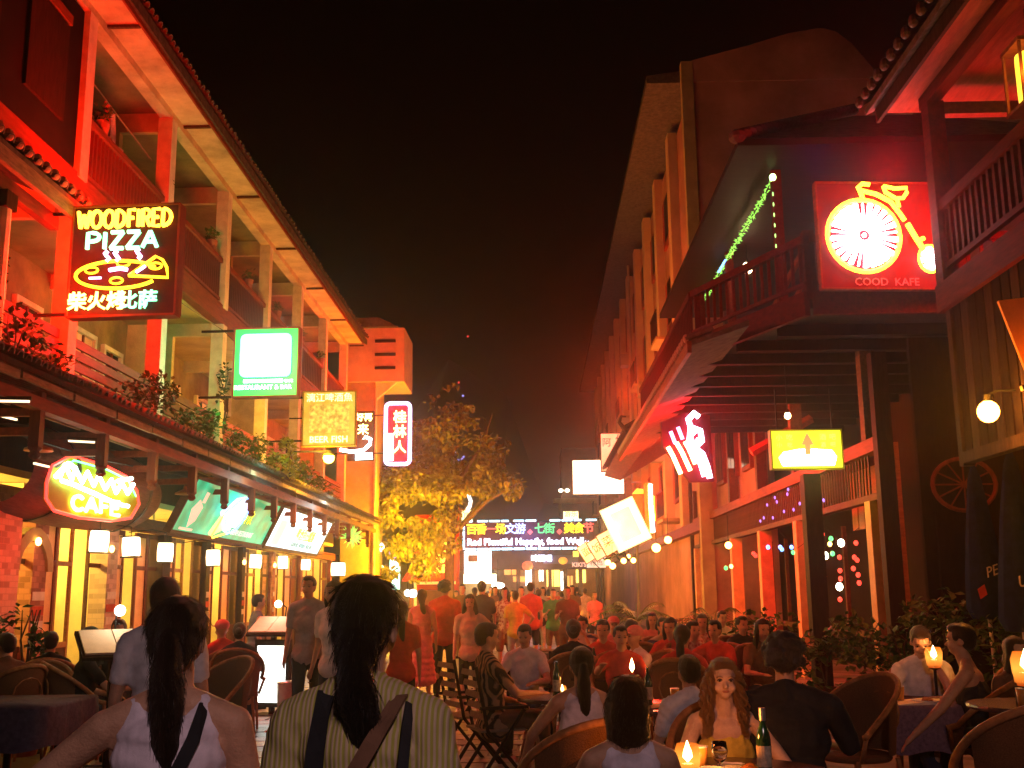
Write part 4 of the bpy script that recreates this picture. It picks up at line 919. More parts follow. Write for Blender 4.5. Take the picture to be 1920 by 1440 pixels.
m = MB(); put_text(m, 'GUILIN RICE NOODLES  BEER FISH', .16, lambda x,y,z: GB(x+.6,y-.33,z+.006), .004); m.build('small_lettering', emi('print_dark',(0.15,0.35,0.3),.8), t)
light('billboard_light', (-5.2,27.2,3.8), (0.8,1.0,1.0), 60, .15)
# ================================================================ end of the left row: red lit bay
t = thing('end_bay_tower', 'red lit stuccoed end bay with three slots, closing the left row above the vertical sign', 'building', (-6.2,38.6,0))
RW = mat('pale_stucco',(0.60,0.45,0.38),.9,2,.2,.3,bscale=15)
m = MB(); m.box(-6.9,-4.68,37.9,40.5,9.15,11.15); m.build('bay', RW, t)
m = MB(); m.box(-6.9,-5.75,38.0,40.4,0,9.149); m.build('lower_wall', PLASY, t)
for i, z in enumerate((9.6,10.1,10.6)):
    m = MB(); m.box(-5.75,-5.0,37.84,37.899,z,z+.10); m.build('slot_moulding', DKWOOD, t)
m = MB(); m.add([(-5.74,38.1,9.148),(-5.0,38.1,9.148),(-5.74,38.1,8.5),(-5.74,38.3,9.148),(-5.0,38.3,9.148),(-5.74,38.3,8.5)],[(0,1,2),(5,4,3),(0,3,4,1),(1,4,5,2),(0,2,5,3)]); m.build('corbel', WHITE, t)
m = MB(); m.prism([(-7.2,11.151),(-4.9,11.151),(-5.6,11.5),(-6.8,11.5)],1,37.7,40.7); m.build('roof', TILE, t)
m = MB(); m.tube([(-5.68,37.95,1.5),(-5.70,37.95,8.9)],.05,8); m.build('drain_pipe', WHITE, t)

# ================================================================ RIGHT: near balcony building
NB = thing('balcony_building', 'near red timber house with tiled eave and balcony at the right edge', 'building', (6.2,9.3,0))
def nb(mb, name, mt): return mb.build(name, mt, NB)
XB = 4.55; YB0, YB1 = 5.0, 11.35; ZB = 4.62
m = MB(); m.box(6.4,6.6,YB0,YB1,4.8,8.8); m.box(6.4,10,YB1-.2,YB1,.0,8.2); nb(m, 'wall', mat('pale_pink_plaster',(0.5,0.42,0.38),.85,1.5,.2,.2,bscale=20))
m = MB(); m.box(XB-.05,6.39,YB0,YB1,ZB,ZB+.18); nb(m, 'balcony_floor', DKWOOD)
m = MB(); m.box(XB-.12,XB-.051,YB0,YB1+.05,ZB-.08,ZB+.22); nb(m, 'edge_beam', OXB)
m = MB(); m.box(XB-.10,XB-.0,YB0,YB1,5.62,5.74); nb(m, 'handrail', OXB)
m = MB(); m.box(XB-.08,XB-.02,YB0,YB1,4.98,5.04); nb(m, 'bottom_rail', OXB)
bb = MB(); bb.box(-.02,.02,-.028,.028,0,.58); bbm = pmesh(bb, 'baluster', OXB)
for q in range(44): inst('baluster', bbm, NB, (XB-.05, YB1-.25-q*.14, 5.041))
m = MB(); m.box(XB-.12,XB+.06,YB1-.2,YB1-.0,ZB+.22,6.92); nb(m, 'post', OXB)
m = MB(); m.box(XB-.12,XB+.06,7.4,7.58,ZB+.22,6.92); nb(m, 'post', OXB)
m = MB(); m.box(XB-.10,XB+.04,YB0,YB1+.1,6.93,7.08); nb(m, 'eave_beam', OXB)
m = MB(); m.box(XB+.07,6.39,YB1-.16,YB1-.04,6.78,6.92); nb(m, 'cross_beam', WOODH)
m = MB(); m.box(XB-.42,6.39,YB0,YB1+.45,7.081,7.12); nb(m, 'soffit', WOODH)
m = MB(); m.box(XB-.46,XB-.421,YB0,YB1+.5,6.98,7.16); m.build('fascia', DKWOOD, NB)
ar = math.atan2(1.6,2.6)
m = MB(); m.prism([(XB-.55,7.121),(XB-.55,7.2),(6.9,8.75),(6.9,8.6)],1,YB0,YB1+.6); nb(m, 'roof', TILE)
tt = tile_mesh(.07, .42, TILE)
for i in range(28):
    for j in range(7):
        inst('roof_tile', tt, NB, (XB-.62+j*.36, YB1+.5-i*.23, 7.21+j*.36*math.tan(ar)*1.02+.02*(j%2)), (0,-ar,0)).rotation_euler = (0,-ar,0)
rt = MB(); rt.ell((0,0,0),(.05,.07,.07),8); rtm = pmesh(rt, 'tile_end', mat('dark_tile_end',(0.09,0.06,0.05),.5,9,.3,.1))
for i in range(28): inst('tile_end', rtm, NB, (XB-.64, YB1+.5-i*.23, 7.25))
rg = MB(); rg.ell((0,0,0),(.10,.13,.10),8)
rgm = pmesh(rg, 'ridge_ornament', TILE)
for i in range(14): inst('ridge_ornament', rgm, NB, (XB-.25+i*.19, YB1+.62, 7.42+i*.118))
# white door and dark door behind the balcony
m = MB(); m.box(6.34,6.398,8.9,10.0,4.82,6.9); nb(m, 'door', DKWOOD)
m = MB(); m.box(6.3,6.398,7.2,8.6,5.0,6.5); nb(m, 'white_shutter', WHITE)
# ground floor: slatted dark screen below the balcony
for q in range(30):
    m = MB(); m.box(XB+.0,XB+.04,5.3+q*.2,5.3+q*.2+.17,3.0,ZB-.001); nb(m, 'plank', [NBK,DKWOOD,NBK][q%3])
m = MB(); m.box(XB-.03,XB+.09,5.2,11.3,2.88,2.999); nb(m, 'screen_rail', DKWOOD)
m = MB(); m.box(XB-.02,XB+.10,11.31,11.42,2.86,ZB-.002); nb(m, 'corner_stile', DKWOOD)
# lamp of honey glass at top right
t = thing('square_glass_lamp', 'yellow glowing cylinder lamp in a red frame beneath the near tiled roof', 'lamp', (4.78,9.5,6.08), rz=0)
m = MB(); m.lathe([(.13,0),(.135,.1),(.135,.42),(.13,.5)],(0,0,0),18); m.build('glass_shade', litface('honey_glass',(1.0,0.72,0.05),(1.0,0.50,0.03),1.6,3), t, smooth=True)
m = MB()
for sx in (-1,1):
    for sy in (-1,1): m.box(sx*.17-.012,sx*.17+.012,sy*.17-.012,sy*.17+.012,-.04,.56)
m.box(-.19,.19,-.19,.19,.561,.60); m.box(-.19,.19,-.19,.19,-.07,-.041); m.tube([(0,0,.6),(0,0,.98)],.01,6); m.build('frame', WOOD, t)
light('glass_lamp_light', (4.60,9.3,6.3), (1.0,0.55,0.12), 24, .12)
# street bulb, tube and hanging orange board
t = thing('bare_bulb', 'dazzling bare bulb on the dark slatted wall at the right', 'lamp', (4.28,10.0,3.22), rz=0)
m = MB(); m.ell((0,0,0),(.10,.10,.105),14); m.build('bulb', emi('bare_bulb_glow',(1.0,0.36,0.05),34), t, smooth=True)
m = MB(); m.lathe([(.03,.08),(.035,.16)],(0,0,0),10); m.tube([(0,0,.16),(.1,0,.2),(.27,0,.2)],.012,6); m.build('socket', DARK, t)
light('bulb_light', (4.20,9.9,3.22), (1.0,0.45,0.06), 190, .12)
t = thing('tube_lamp', 'short bright tube lamp under the orange calligraphy board', 'lamp', (4.45,9.25,3.28), rot=(0,R(-14),R(-10)))
m = MB(); m.tube([(-.14,0,0),(.6,0,0)],.045,10); m.build('tube', emi('tube_glow',(1.0,0.42,0.07),18), t); m = MB(); m.box(-.16,.62,-.03,.05,.046,.09); m.build('housing', DARK, t)
light('tube_lamp_light', (4.5,9.05,3.42), (1.0,0.30,0.04), 22, .1)
t = thing('calligraphy_board', 'orange hanging wooden board with dark brush characters at the right edge', 'sign', (4.48,9.3,3.84), rot=(0,R(0),R(-8)))
m = MB(); m.add([(-.30,0,.28),(.6,0,.34),(.6,0,-.28),(-.13,0,-.36),(-.30,.05,.28),(.6,.05,.34),(.6,.05,-.28),(-.13,.05,-.36)],[(3,2,1,0),(4,5,6,7),(0,1,5,4),(1,2,6,5),(2,3,7,6),(3,0,4,7)]); m.build('board', mat('orange_board',(0.75,0.33,0.08),.6,5,.15,.1), t)
m = MB(); put_text(m, '阳', .2, lambda x,y,z: FR(x+.0,y+.15,z+.003), .003); put_text(m, '朔', .2, lambda x,y,z: FR(x+.06,y-.08,z+.003), .003); put_text(m, '酒', .2, lambda x,y,z: FR(x+.35,y+.2,z+.003), .003); m.build('characters', LEAFD, t)
m = MB(); m.box(.02,.16,0.0,.04,-.50,-.36); m.build('hanger', SHELF, t)
# closed parasols with partial lettering
BLU = mat('navy_canvas',(0.010,0.018,0.07),.8,12,.3,.4)
def parasol(label, x, y, z0, z1, lean, txt, group):
    t = thing('closed_parasol', label, 'parasol', (x,y,0), rot=(0,R(lean),0), group=group)
    m = MB(); n = 20; prof = [(.025,z1),(.06,z1-.15),(.12,z1-.7),(.17,z0+.5),(.19,z0+.12),(.14,z0)]
    vs = []
    for r_, z in prof:
        for j in range(n): q = r_*(1+.22*(1 if j%2 else -1)*(1 if r_ > .04 else 0)); vs.append((q*math.cos(2*math.pi*j/n), q*math.sin(2*math.pi*j/n), z))
    m.add(vs, [(i*n+j,(i+1)*n+j,(i+1)*n+(j+1)%n,i*n+(j+1)%n) for i in range(len(prof)-1) for j in range(n)]); m.build('canopy', BLU, t, smooth=True)
    m = MB(); m.lathe([(.022,0),(.022,z1+.02)],(0,0,0),10); m.build('pole', WHITE, t); m = MB(); m.ell((0,0,z1+.05),(.035,.035,.04),8); m.build('finial', WHITE, t)
    m = MB(); m.lathe([(.26,0),(.26,.05),(.05,.09)],(0,0,0),16); m.build('base', DARK, t)
    m = MB(); put_text(m, txt, .17, lambda x_,y_,z_: Vector((x_*.8, -.215-z_, y_+z0+.52+x_*.25)), .004); m.build('lettering', mat('faded_white_print',(0.6,0.5,0.5),.8,9,.3,.1), t)
    if txt == 'PE': m = MB(); m.prism([(-.18,z0+.33),(-.10,z0+.38),(-.08,z0+.27),(-.16,z0+.22)],1,-.21,-.20); m.build('red_emblem', mat('red_print',(0.5,0.05,0.04),.7,9,.2,.1), t)
parasol('closed navy parasol with white letters PE, slimmer one on the left of the pair', 5.12, 12.4, 1.25, 2.98, -1, 'PE', 'closed navy parasols')
parasol('closed navy parasol leaning at the far right edge, white letters near its hem', 4.92, 11.2, 1.15, 3.0, 1, 'USE', 'closed navy parasols')
# ================================================================ RIGHT: two storey bar pavilion
PV = thing('bar_pavilion', 'dark timber bar with hipped roof, open balcony and garlands behind the bicycle sign', 'building', (5.5,19,0))
def pv(mb, name, mt): return mb.build(name, mt, PV)
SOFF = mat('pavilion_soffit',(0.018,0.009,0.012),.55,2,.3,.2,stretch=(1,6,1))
ZS = 5.15
# joists under it
_j = 0
for yj in (14.3,15.2,16.1,17.0,17.9,18.8,19.7,20.6,21.5,22.4,23.3):
    mj = MB(); x0j = 2.62 if yj > 16 else 2.62+(16-yj)*.44; mj.box(x0j,6.79,yj-.05,yj+.05,ZS-.16,ZS-.002); pv(mj, 'joist', NBK)
# overhanging first floor, front edge chamfered to the corner
fl = [(2.5,16.0),(3.6,13.4),(7.5,13.4),(7.5,24),(2.5,24)]
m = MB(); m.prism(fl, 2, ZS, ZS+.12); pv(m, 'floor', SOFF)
m = MB()
for (a, b_) in ((fl[4],fl[0]),(fl[0],fl[1]),(fl[1],fl[2])):
    pass
def wallbar(a, b_, z0, z1, th=.08, inset=0.0):
    mm = MB(); a, b_ = Vector((*a,0)), Vector((*b_,0)); d = (b_-a).normalized(); n_ = Vector((-d.y,d.x,0))*th/2
    vs = [a-n_,b_-n_,b_+n_,a+n_]; mm.add([(v.x,v.y,z0) for v in vs]+[(v.x,v.y,z1) for v in vs], [(0,3,2,1),(4,5,6,7),(0,1,5,4),(1,2,6,5),(2,3,7,6),(3,0,4,7)]); return mm
for (a, b_) in (((2.46,24),(2.46,15.98)),((2.47,15.93),(3.55,13.38)),((3.62,13.35),(7.5,13.35))):
    pv(wallbar(a,b_,ZS-.10,ZS+.22), 'edge_beam', OXB); pv(wallbar(a,b_,6.02,6.12), 'handrail', OXB); pv(wallbar(a,b_,5.45,5.5,.05), 'bottom_rail', OXB)
    A, B = Vector((*a,0)), Vector((*b_,0)); L = (B-A).length; k = int(L/.17)
    bq = MB(); bq.box(-.02,.02,-.02,.02,0,.52); bqm = pmesh(bq, 'baluster', OXB)
    for q in range(k): p = A.lerp(B,(q+.5)/k); inst('baluster', bqm, PV, (p.x,p.y,5.501))
for (x, y) in ((3.75,15.5),(3.75,19.5),(3.75,23.4),(3.62,13.45),(2.6,16.05),(5.6,13.45)):
    z1 = 7.9 if x > 3.7 and y > 15 else 6.2
    m = MB(); m.box(x-.07,x+.07,y-.07,y+.07,ZS+.121,z1); pv(m, 'post', OXB)
# stair rails climbing across the balcony
pv(MB().tube([(3.9,21.5,5.3),(4.6,17.5,7.2)],.06,6), 'stair_rail', WOODH); pv(MB().tube([(4.2,21.5,5.3),(4.9,17.5,7.2)],.05,6), 'stair_rail', WOODH)
m = MB(); m.box(7.4,7.6,13.5,24,0,8.0); m.box(4.4,7.4,23.8,24,ZS+.13,7.95); pv(m, 'wall', mat('dark_plaster',(0.10,0.075,0.08),.85,1.5,.3,.2))
# hipped roof with soffit
ex, ey0, ey1, ez = 3.0, 14.5, 24.4, 7.88
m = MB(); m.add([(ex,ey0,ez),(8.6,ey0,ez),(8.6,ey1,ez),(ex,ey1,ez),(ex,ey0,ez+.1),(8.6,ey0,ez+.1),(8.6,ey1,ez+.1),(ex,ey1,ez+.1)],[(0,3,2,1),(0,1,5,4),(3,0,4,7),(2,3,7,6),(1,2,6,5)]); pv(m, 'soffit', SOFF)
m = MB(); m.add([(ex,ey0,ez+.101),(8.6,ey0,ez+.101),(8.6,ey1,ez+.101),(ex,ey1,ez+.101),(6.0,18.6,10.2),(7.2,18.6,10.2),(7.2,21,10.2),(6.0,21,10.2)],[(0,1,5,4),(1,2,6,5),(2,3,7,6),(3,0,4,7),(4,5,6,7)]); pv(m, 'roof', TILE)
# hip ridge tiles, uneven
hr = MB(); hr.ell((0,0,0),(.13,.16,.10),8); hrm = pmesh(hr,'ridge_tile',TILE)
for q in range(26):
    f = q/25; inst('ridge_tile', hrm, PV, (ex+f*3.0, ey0+f*4.1, ez+.14+f*2.3))
# skirt eave with tiles along the street side
m = MB(); m.prism([(2.12,4.80),(2.12,4.86),(2.9,5.14),(2.9,5.06)],1,13.9,26); pv(m, 'skirt_roof', TILE)
m = MB(); m.box(2.06,2.119,13.9,26,4.70,4.86); pv(m, 'skirt_fascia', WOODH)
ts = tile_mesh(.075,.4,TILE); a4 = math.atan2(.28,.78)
for q in range(52): inst('roof_tile', ts, PV, (2.05,13.95+q*.23,4.87),(0,-a4,0))
te = MB(); te.ell((0,0,0),(.04,.065,.065),8); tem = pmesh(te,'tile_end',mat('pinkish_tile_end',(0.4,0.25,0.2),.5,9,.3,.1))
for q in range(52): inst('tile_end', tem, PV, (2.05,13.95+q*.23,4.90))
# ground floor frontage: beams, columns, dark wall, glazed openings
XG = 5.0
m = MB(); m.box(XG-.1,XG+.1,15.4,33.5,3.55,3.75); pv(m, 'street_beam', WOODH)
m = MB(); m.box(XG-.08,XG+.08,15.4,33.5,2.85,2.95); pv(m, 'transom', BROWN)
COLM = mat('terracotta_column',(0.62,0.32,0.16),.6,4,.2,.15)
for i, y in enumerate((15.8,20.3,23.6,27.0,30.6,33.2)):
    m = MB(); m.box(XG-.13,XG+.13,y-.13,y+.13,0.0,2.849); pv(m, 'column', COLM)
    m = MB(); m.box(XG-.11,XG+.11,y-.11,y+.11,3.75,ZS-.01) if i < 3 else m.box(XG-.11,XG+.11,y-.11,y+.11,3.75,4.6); pv(m, 'upper_post', BROWN)
m = MB(); m.box(6.8,7.0,15.4,34,0,5.1); pv(m, 'back_wall', NBK)
m = MB(); m.box(4.9,10,34,34.2,0,6); pv(m, 'end_wall', DKWOOD)
# lattice valance between beam and transom
lz = MB(); lz.box(-.012,.012,-.02,.02,0,.60); lzm = pmesh(lz,'lattice_bar',BROWN)
for q in range(110): inst('lattice_bar', lzm, PV, (XG,16.0+q*.155,2.951))
# planks behind the arrow sign
for q in range(6):
    m = MB(); m.box(XG+.35,XG+.39,16.1+q*.36,16.1+q*.36+.30,2.55,3.5); pv(m, 'plank', mat('orange_plank',(0.45,0.22,0.07),.6,4,.3,.2) if q%2 else SHELF)  # every other plank in a paler orange wood
# window mullions and coloured panes inside
for q in range(9):
    y = 16.8+q*1.7; m = MB(); m.box(6.2,6.28,y-.05,y+.05,.8,2.84); pv(m, 'mullion', BROWN)
m = MB(); m.box(6.15,6.30,15.6,33,.7,.82); pv(m, 'sill', BROWN)
# upper wall above the far part of the frontage
m = MB(); m.box(XG+.15,XG+.3,24.1,33.9,3.76,6.6); pv(m, 'upper_wall', mat('red_plaster',(0.32,0.16,0.13),.85,1.5,.3,.2))
for q in range(5):
    y = 25+q*1.8; m = MB(); m.box(XG+.05,XG+.149,y,y+1.0,4.4,5.9); f = pv(m, 'window', WOOD); m = MB(); m.box(XG+.03,XG+.049,y+.08,y+.46,4.5,5.8); m.box(XG+.03,XG+.049,y+.54,y+.92,4.5,5.8); f2=m.build('pane', DKGLASS, f)
# upturned eave in front of the lit boards
t = thing('upturned_eave', 'red lit sweeping Chinese eave with a curled tip before the white hanging signs', 'roof', (3.4,30,4.4))
m = MB()
m.prism([(2.2,5.15),(2.25,5.3),(2.6,5.25),(4.9,6.5),(4.9,6.25),(2.7,5.0)],1,24.3,33.5); m.build('roof', WOODH, t)
m = MB(); m.tube([(2.5,24.5,5.15),(2.3,24.45,5.16),(2.1,24.4,5.25),(1.98,24.4,5.42),(2.03,24.4,5.56),(2.14,24.4,5.55)],[.10,.08,.06,.045,.035,.02],8); m.build('curled_tip', TILE, t)
m = MB(); m.tube([(2.5,24.35,5.2),(3.4,24.3,5.75),(4.9,24.3,6.6)],.09,8); m.build('verge', TILE, t)
for q in range(38): inst('roof_tile', ts, t, (2.15,24.6+q*.235,5.32),(0,-.5,0))
# oblique awning beam on the red wall
m = MB(); m.tube([(4.2,20.6,4.2),(5.4,20.6,4.85)],.09,4); pv(m, 'brace', WOODH)
# globe lamp on balcony, pendant under the floor
for (nm, lab, x, y, z, r_, st, W, col) in (('globe_lamp','round white globe lamp on the dark balcony behind the garland',3.98,19.0,7.42,.10,14,40,(1.0,0.7,0.4)),('pendant_bulb','small orange pendant bulb under the dark balcony floor, above the arrow sign',3.96,16.5,4.25,.05,30,14,(1.0,0.5,0.15))):
    t = thing(nm, lab, 'lamp', (x,y,z), rz=0); m = MB(); m.ell((0,0,0),(r_,r_,r_*1.1),14); m.build('globe', emi(nm+'_glow',(1.0,0.8,0.5) if r_ > .08 else (1.0,0.7,0.3),st), t, smooth=True)
    m = MB(); m.tube([(0,0,r_),(0,0,.45 if r_ > .08 else .88)],.008,6); m.lathe([(.02,r_+.05),(.05,r_*.9)],(0,0,0),8); m.build('cord', DARK, t)
    light(nm+'_light', (x,y-.15,z-.1), col, W, .1)
# green garland with lights along the eave and down the post
GL = emi('green_garland',(0.35,0.95,0.12),1.3); 
t = thing('tinsel_garland', 'thick green lit tinsel garland slanting along the balcony eave', 'garland', (3.7,19,7.7))
m = MB(); rnd = random.Random(9)
for q in range(420):
    f = q/420; p = Vector((3.7,15.54+f*7.3,7.72+.012*math.sin(f*50)-.0*f)); a = rnd.uniform(0,6.28)
    d = Vector((math.cos(a), rnd.uniform(-.8,.8), math.sin(a)))*rnd.uniform(.04,.085); s_ = d.cross(Vector((0,1,0))).normalized()*.014
    m.add([p-s_,p+s_,p+d],[(0,1,2)])
o = m.build('tinsel', GL, t); o['kind'] = 'stuff'
m = MB(); m.tube([(3.7,15.5,7.72),(3.7,22.9,7.72)],.018,6); m.build('cord', LEAFD, t)
m = MB(); m.ell((3.7,15.45,7.76),(.055,.055,.065),10); m.build('end_bulb', emi('green_bulb',(0.55,1.0,0.35),5), t, smooth=True)
m = MB()
for q in range(9): m.ell((3.66,19.4+q*.09,7.70),(.022,.03,.022),6)
o = m.build('blue_bulbs', NBL, t); o['kind'] = 'stuff'
t = thing('green_light_string', 'thin string of green lights hanging down the balcony post', 'string lights', (3.68,15.5,5.9))
for q in range(9):
    m = MB(); m.ell((3.67,15.38,6.15+q*.165),(.012,.012,.035),6); m.build('bulb', emi('green_dot',(0.4,1.0,0.25),2), t)
m = MB(); m.tube([(3.67,15.4,6.0),(3.67,15.4,7.7)],.005,4); m.build('wire', LEAFD, t)
light('blue_spot', (4.6,16.2,7.35), (0.2,0.2,1.0), 7, .06); light('amber_spot', (3.5,19.6,7.45), (1.0,0.6,0.1), 4, .05)
# bicycle neon
t = thing('bicycle_sign', 'big neon penny-farthing bicycle sign glowing yellow white on red at the right', 'neon sign', (4.50,13.0,5.97), rot=(0,0,R(4)))
m = MB(); m.box(-.84,.84,.05,.12,-.66,.72); m.build('back_panel', mat('dark_crimson_panel',(0.14,0.004,0.012),.5,3,.2,.1), t)
m = MB(); 
for (a,b_,c,d) in ((-.86,.86,.722,.745),(-.86,.86,-.685,-.662),(-.865,-.842,-.66,.72),(.842,.865,-.66,.72)): m.box(a,b_,.03,.14,c,d)
m.build('frame', WOODH, t)
c0 = (-.30,.0); rw = .465
m = MB(); m.tube([FR(c0[0]+rw*math.cos(R(a)), c0[1]+rw*1.02*math.sin(R(a)), .02) for a in range(0,360,12)], .03, 8, closed=True)
m.tube([FR(*p,.03) for p in ((-.18,.68),(-.27,.69),(-.33,.64),(-.30,.57),(-.28,.50))], .03, 8)
m.tube([FR(*p,.03) for p in ((-.30,.60),(-.10,.55),(.08,.45),(.18,.30),(.24,.20))], .03, 8)
m.tube([FR(*p,.03) for p in ((.0,.66),(.02,.58),(.14,.50),(.24,.50),(.30,.58),(.30,.64),(.14,.63),(.0,.66))], .026, 8)
m.tube([FR(*p,.03) for p in ((.16,.50),(.18,.38))], .026, 8)
m.tube([FR(*p,.03) for p in ((.27,.16),(.36,-.02),(.46,-.20))], .034, 8); m.tube([FR(*p,.03) for p in ((.40,-.06),(.47,-.03))], .028, 8)
m.tube([FR(.53+.14*math.cos(R(a)), -.30+.17*math.sin(R(a)), .02) for a in range(0,360,20)], .024, 8, closed=True)
m.tube([FR(*p,.03) for p in ((.78,.22),(.60,.16),(.62,.09),(.72,.09),(.80,.12))], .022, 8); m.tube([FR(*p,.03) for p in ((.70,.09),(.70,.0),(.80,-.01))], .02, 8)
m.build('yellow_outline', emi('neon_bike_yellow',(1.0,0.66,0.03),5), t)
for q in range(26):
    m = MB(); a = R(q*13.85+6); m.tube([FR(c0[0]+.07*math.cos(a), c0[1]+.07*math.sin(a), .04), FR(c0[0]+.42*math.cos(a), c0[1]+.42*math.sin(a), .04)], [.010,.036 if q % 6 else .014], 6); m.build('spoke', emi('neon_spoke',(1.0,0.80,0.85),14), t)
m = MB(); m.ell(FR(c0[0],c0[1],.04),(.03,.03,.03),8); m.build('hub', emi('neon_spoke',(1.0,0.80,0.85),14), t)
for q in range(8):
    m = MB(); a = R(q*45+9); m.tube([FR(.53+.02*math.cos(a), -.30+.02*math.sin(a), .04), FR(.53+.12*math.cos(a), -.30+.14*math.sin(a), .04)], .035, 6); m.build('spoke', emi('neon_spoke',(1.0,0.80,0.85),14), t)
m = MB(); put_text(m, 'COOD  KAFE', .14, lambda x,y,z: FR(x-.02,y-.59,z-.04), .005); m.build('faint_lettering', mat('faint_pink_letters',(0.8,0.3,0.35),.5,9,.1,.1), t)
light('bicycle_glow', (4.45,12.35,6.0), (1.0,0.02,0.10), 200, .3); light('bicycle_glow', (4.7,13.35,6.95), (1.0,0.02,0.08), 260, .3); light('bicycle_glow', (5.3,12.3,5.9), (1.0,0.015,0.03), 260, .3)
# yellow arrow sign
t = lamp_box('arrow_sign', 'yellow lit box sign with a red arrow pointing up, on the dark timber bar', 'light box sign', (3.95,15.5,3.585), (1.04,.58), (0,0,R(0)), emi('yellow_face',(0.95,0.92,0.03),1.25), mat('yellow_green_rim',(0.5,0.5,0.05),.5,5,.1,.1), depth=.16, rimw=.02)
m = MB(); m.prism([(-.36,-.24),(.38,-.24),(.42,-.12),(.36,-.02),(.12,.0),(-.12,.0),(-.34,-.04),(-.41,-.12)],1,-.085,-.0725); m.build('white_glare_panel', emi('white_hot',(1,1,.85),8), t)
m = MB(); m.prism([(-.03,-.08),(.05,-.08),(.05,.06),(.10,.06),(.01,.24),(-.08,.06),(-.03,.06)],1,-.094,-.0865); m.build('arrow', emi('arrow_red',(0.62,0.28,0.10),1.0), t)
m = MB()
for x_, s_ in ((-.39,'小'),(-.24,'吃'),(.24,'酒'),(.38,'吧')): put_text(m, s_, .10, lambda x,y,z: FR(x+x_,y+.17,z+.073), .003); put_text(m, s_, .08, lambda x,y,z: FR(x+x_,y+.06,z+.073), .003)
m.build('characters', emi('grey_print',(0.45,0.5,0.25),.8), t)
m = MB(); m.tube([(-.4,0,.29),(-.4,.0,.9)],.012,6); m.tube([(.4,0,.29),(.4,.0,.9)],.012,6); m.build('hanger', DARK, t)
light('arrow_glow', (3.95,15.1,3.35), (0.95,1.0,0.15), 16, .25); light('arrow_glow', (4.2,16.0,3.1), (0.9,1.0,0.15), 28, .2)
# dark timber post carrying it
t = thing('timber_post', 'square dark timber post standing under the yellow arrow sign', 'post', (4.05,15.75,0)); m = MB(); m.box(3.93,4.17,15.63,15.87,0,3.25); m.build('shaft', DKWOOD, t); m = MB(); m.box(3.88,4.22,15.58,15.92,0,.0+.12); 
m = MB(); m.box(3.88,4.22,15.55,15.629,.0,.25); m.build('plinth', BROWN, t)
t = thing('corner_post', 'tall brown timber post with a lit edge, right of the arrow sign', 'post', (4.92,15.4,0)); m = MB(); m.box(4.80,5.02,14.9,15.1,0,4.9); m.build('shaft', DKWOOD, t); m = MB(); m.box(5.023,5.08,14.88,15.0,1.2,3.6); m.build('lit_edge_strip', SHELF, t)  # paler strip stands in for light along the post's edge
# dark shuttered bar front in the recess, with a big faint wheel
t = thing('shuttered_bar', 'dark closed bar front in the recess with a faint red wheel on it', 'building', (6.3,14.4,0))
m = MB(); m.box(5.2,8.2,14.5,14.6,0,5.0); m.build('wall', NBK, t)
m = MB(); m.box(5.35,6.2,14.42,14.499,.2,2.6); m.build('door', NBK, t); m = MB(); m.box(6.35,6.55,14.43,14.499,1.95,2.15); m.build('notice', WHITE, t)
m = MB(); m.tube([(5.75+.42*math.cos(R(a)),14.4,2.95+.35*math.sin(R(a))) for a in range(0,360,15)],.03,6,closed=True)
m.build('wheel_rim', WOOD, t)
for q in range(6): a = math.pi*q/6; m = MB(); m.tube([(5.75-.4*math.cos(a),14.4,2.95-.33*math.sin(a)),(5.75+.4*math.cos(a),14.4,2.95+.33*math.sin(a))],.012,5); m.build('wheel_spoke', WOOD, t)

# ================================================================ RIGHT: pink neon, tilted light boxes, white signs
t = thing('pink_script_neon', 'glaring pink and white slanted neon script on the red lit wall', 'neon sign', (2.78,19.0,4.10), rot=(0,0,R(12)))
m = MB(); m.prism([(-.50,.45),(-.05,.64),(.42,.60),(.45,-.60),(.0,-.62),(-.48,.0)],1,.03,.1); m.build('back_panel', mat('dark_crimson_panel',(0.22,0.006,0.02),.5,3,.2,.1), t)
m = MB(); m.tube([FR(*p,.05) for p in ((.18,.55),(.10,.62),(-.02,.50),(.02,.36),(.20,.30),(.22,.12),(.10,.0),(.22,-.12),(.30,-.35),(.34,-.55))], .055, 8); m.tube([FR(*p,.05) for p in ((.02,.36),(-.02,.1),(.10,-.1),(.18,-.3),(.24,-.52))],.05,8); m.tube([FR(*p,.05) for p in ((.10,.3),(.0,.2),(.06,.05),(.16,.14))],.05,8); m.build('white_script', NPK, t)
m = MB(); 
for (a,b_) in (((-.42,-.0),(-.20,-.48)),((-.26,.08),(-.02,-.42)),((-.10,.10),(.08,-.30))): m.tube([FR(*a,.05), FR((a[0]*.6+b_[0]*.4),(a[1]*.6+b_[1]*.4)+.03,.05), FR(*b_,.05)], .04, 8)
m.build('yellow_strokes', emi('neon_lemon',(1.0,0.95,0.35),7), t)
m = MB()
for (a,b_) in (((-.36,.28),(-.28,.06)),((-.22,.36),(-.14,.14))): m.tube([FR(*a,.05),FR(*b_,.05)],.035,8)
m.build('violet_stroke', emi('neon_lilac',(1.0,0.45,0.9),3), t)
light('pink_glow', (2.55,18.6,4.0), (1.0,0.04,0.12), 90, .3); light('pink_glow', (3.1,19.9,4.1), (1.0,0.03,0.06), 1700, .35); light('pink_glow', (2.7,25.0,3.9), (1.0,0.06,0.02), 900, .5); light('pink_glow', (1.9,19.6,5.4), (1.0,0.05,0.05), 160, .4)
WB = litface('white_warm_face',(1.0,0.90,0.62),(0.80,0.95,0.78),1.7,1.5)
t = lamp_box('white_light_box', 'dazzling blank white light box hung lower, behind the brush character sign', 'light box sign', (2.27,38.0,5.58), (1.86,1.26), (0,0,0), WB, BROWN, depth=.2)
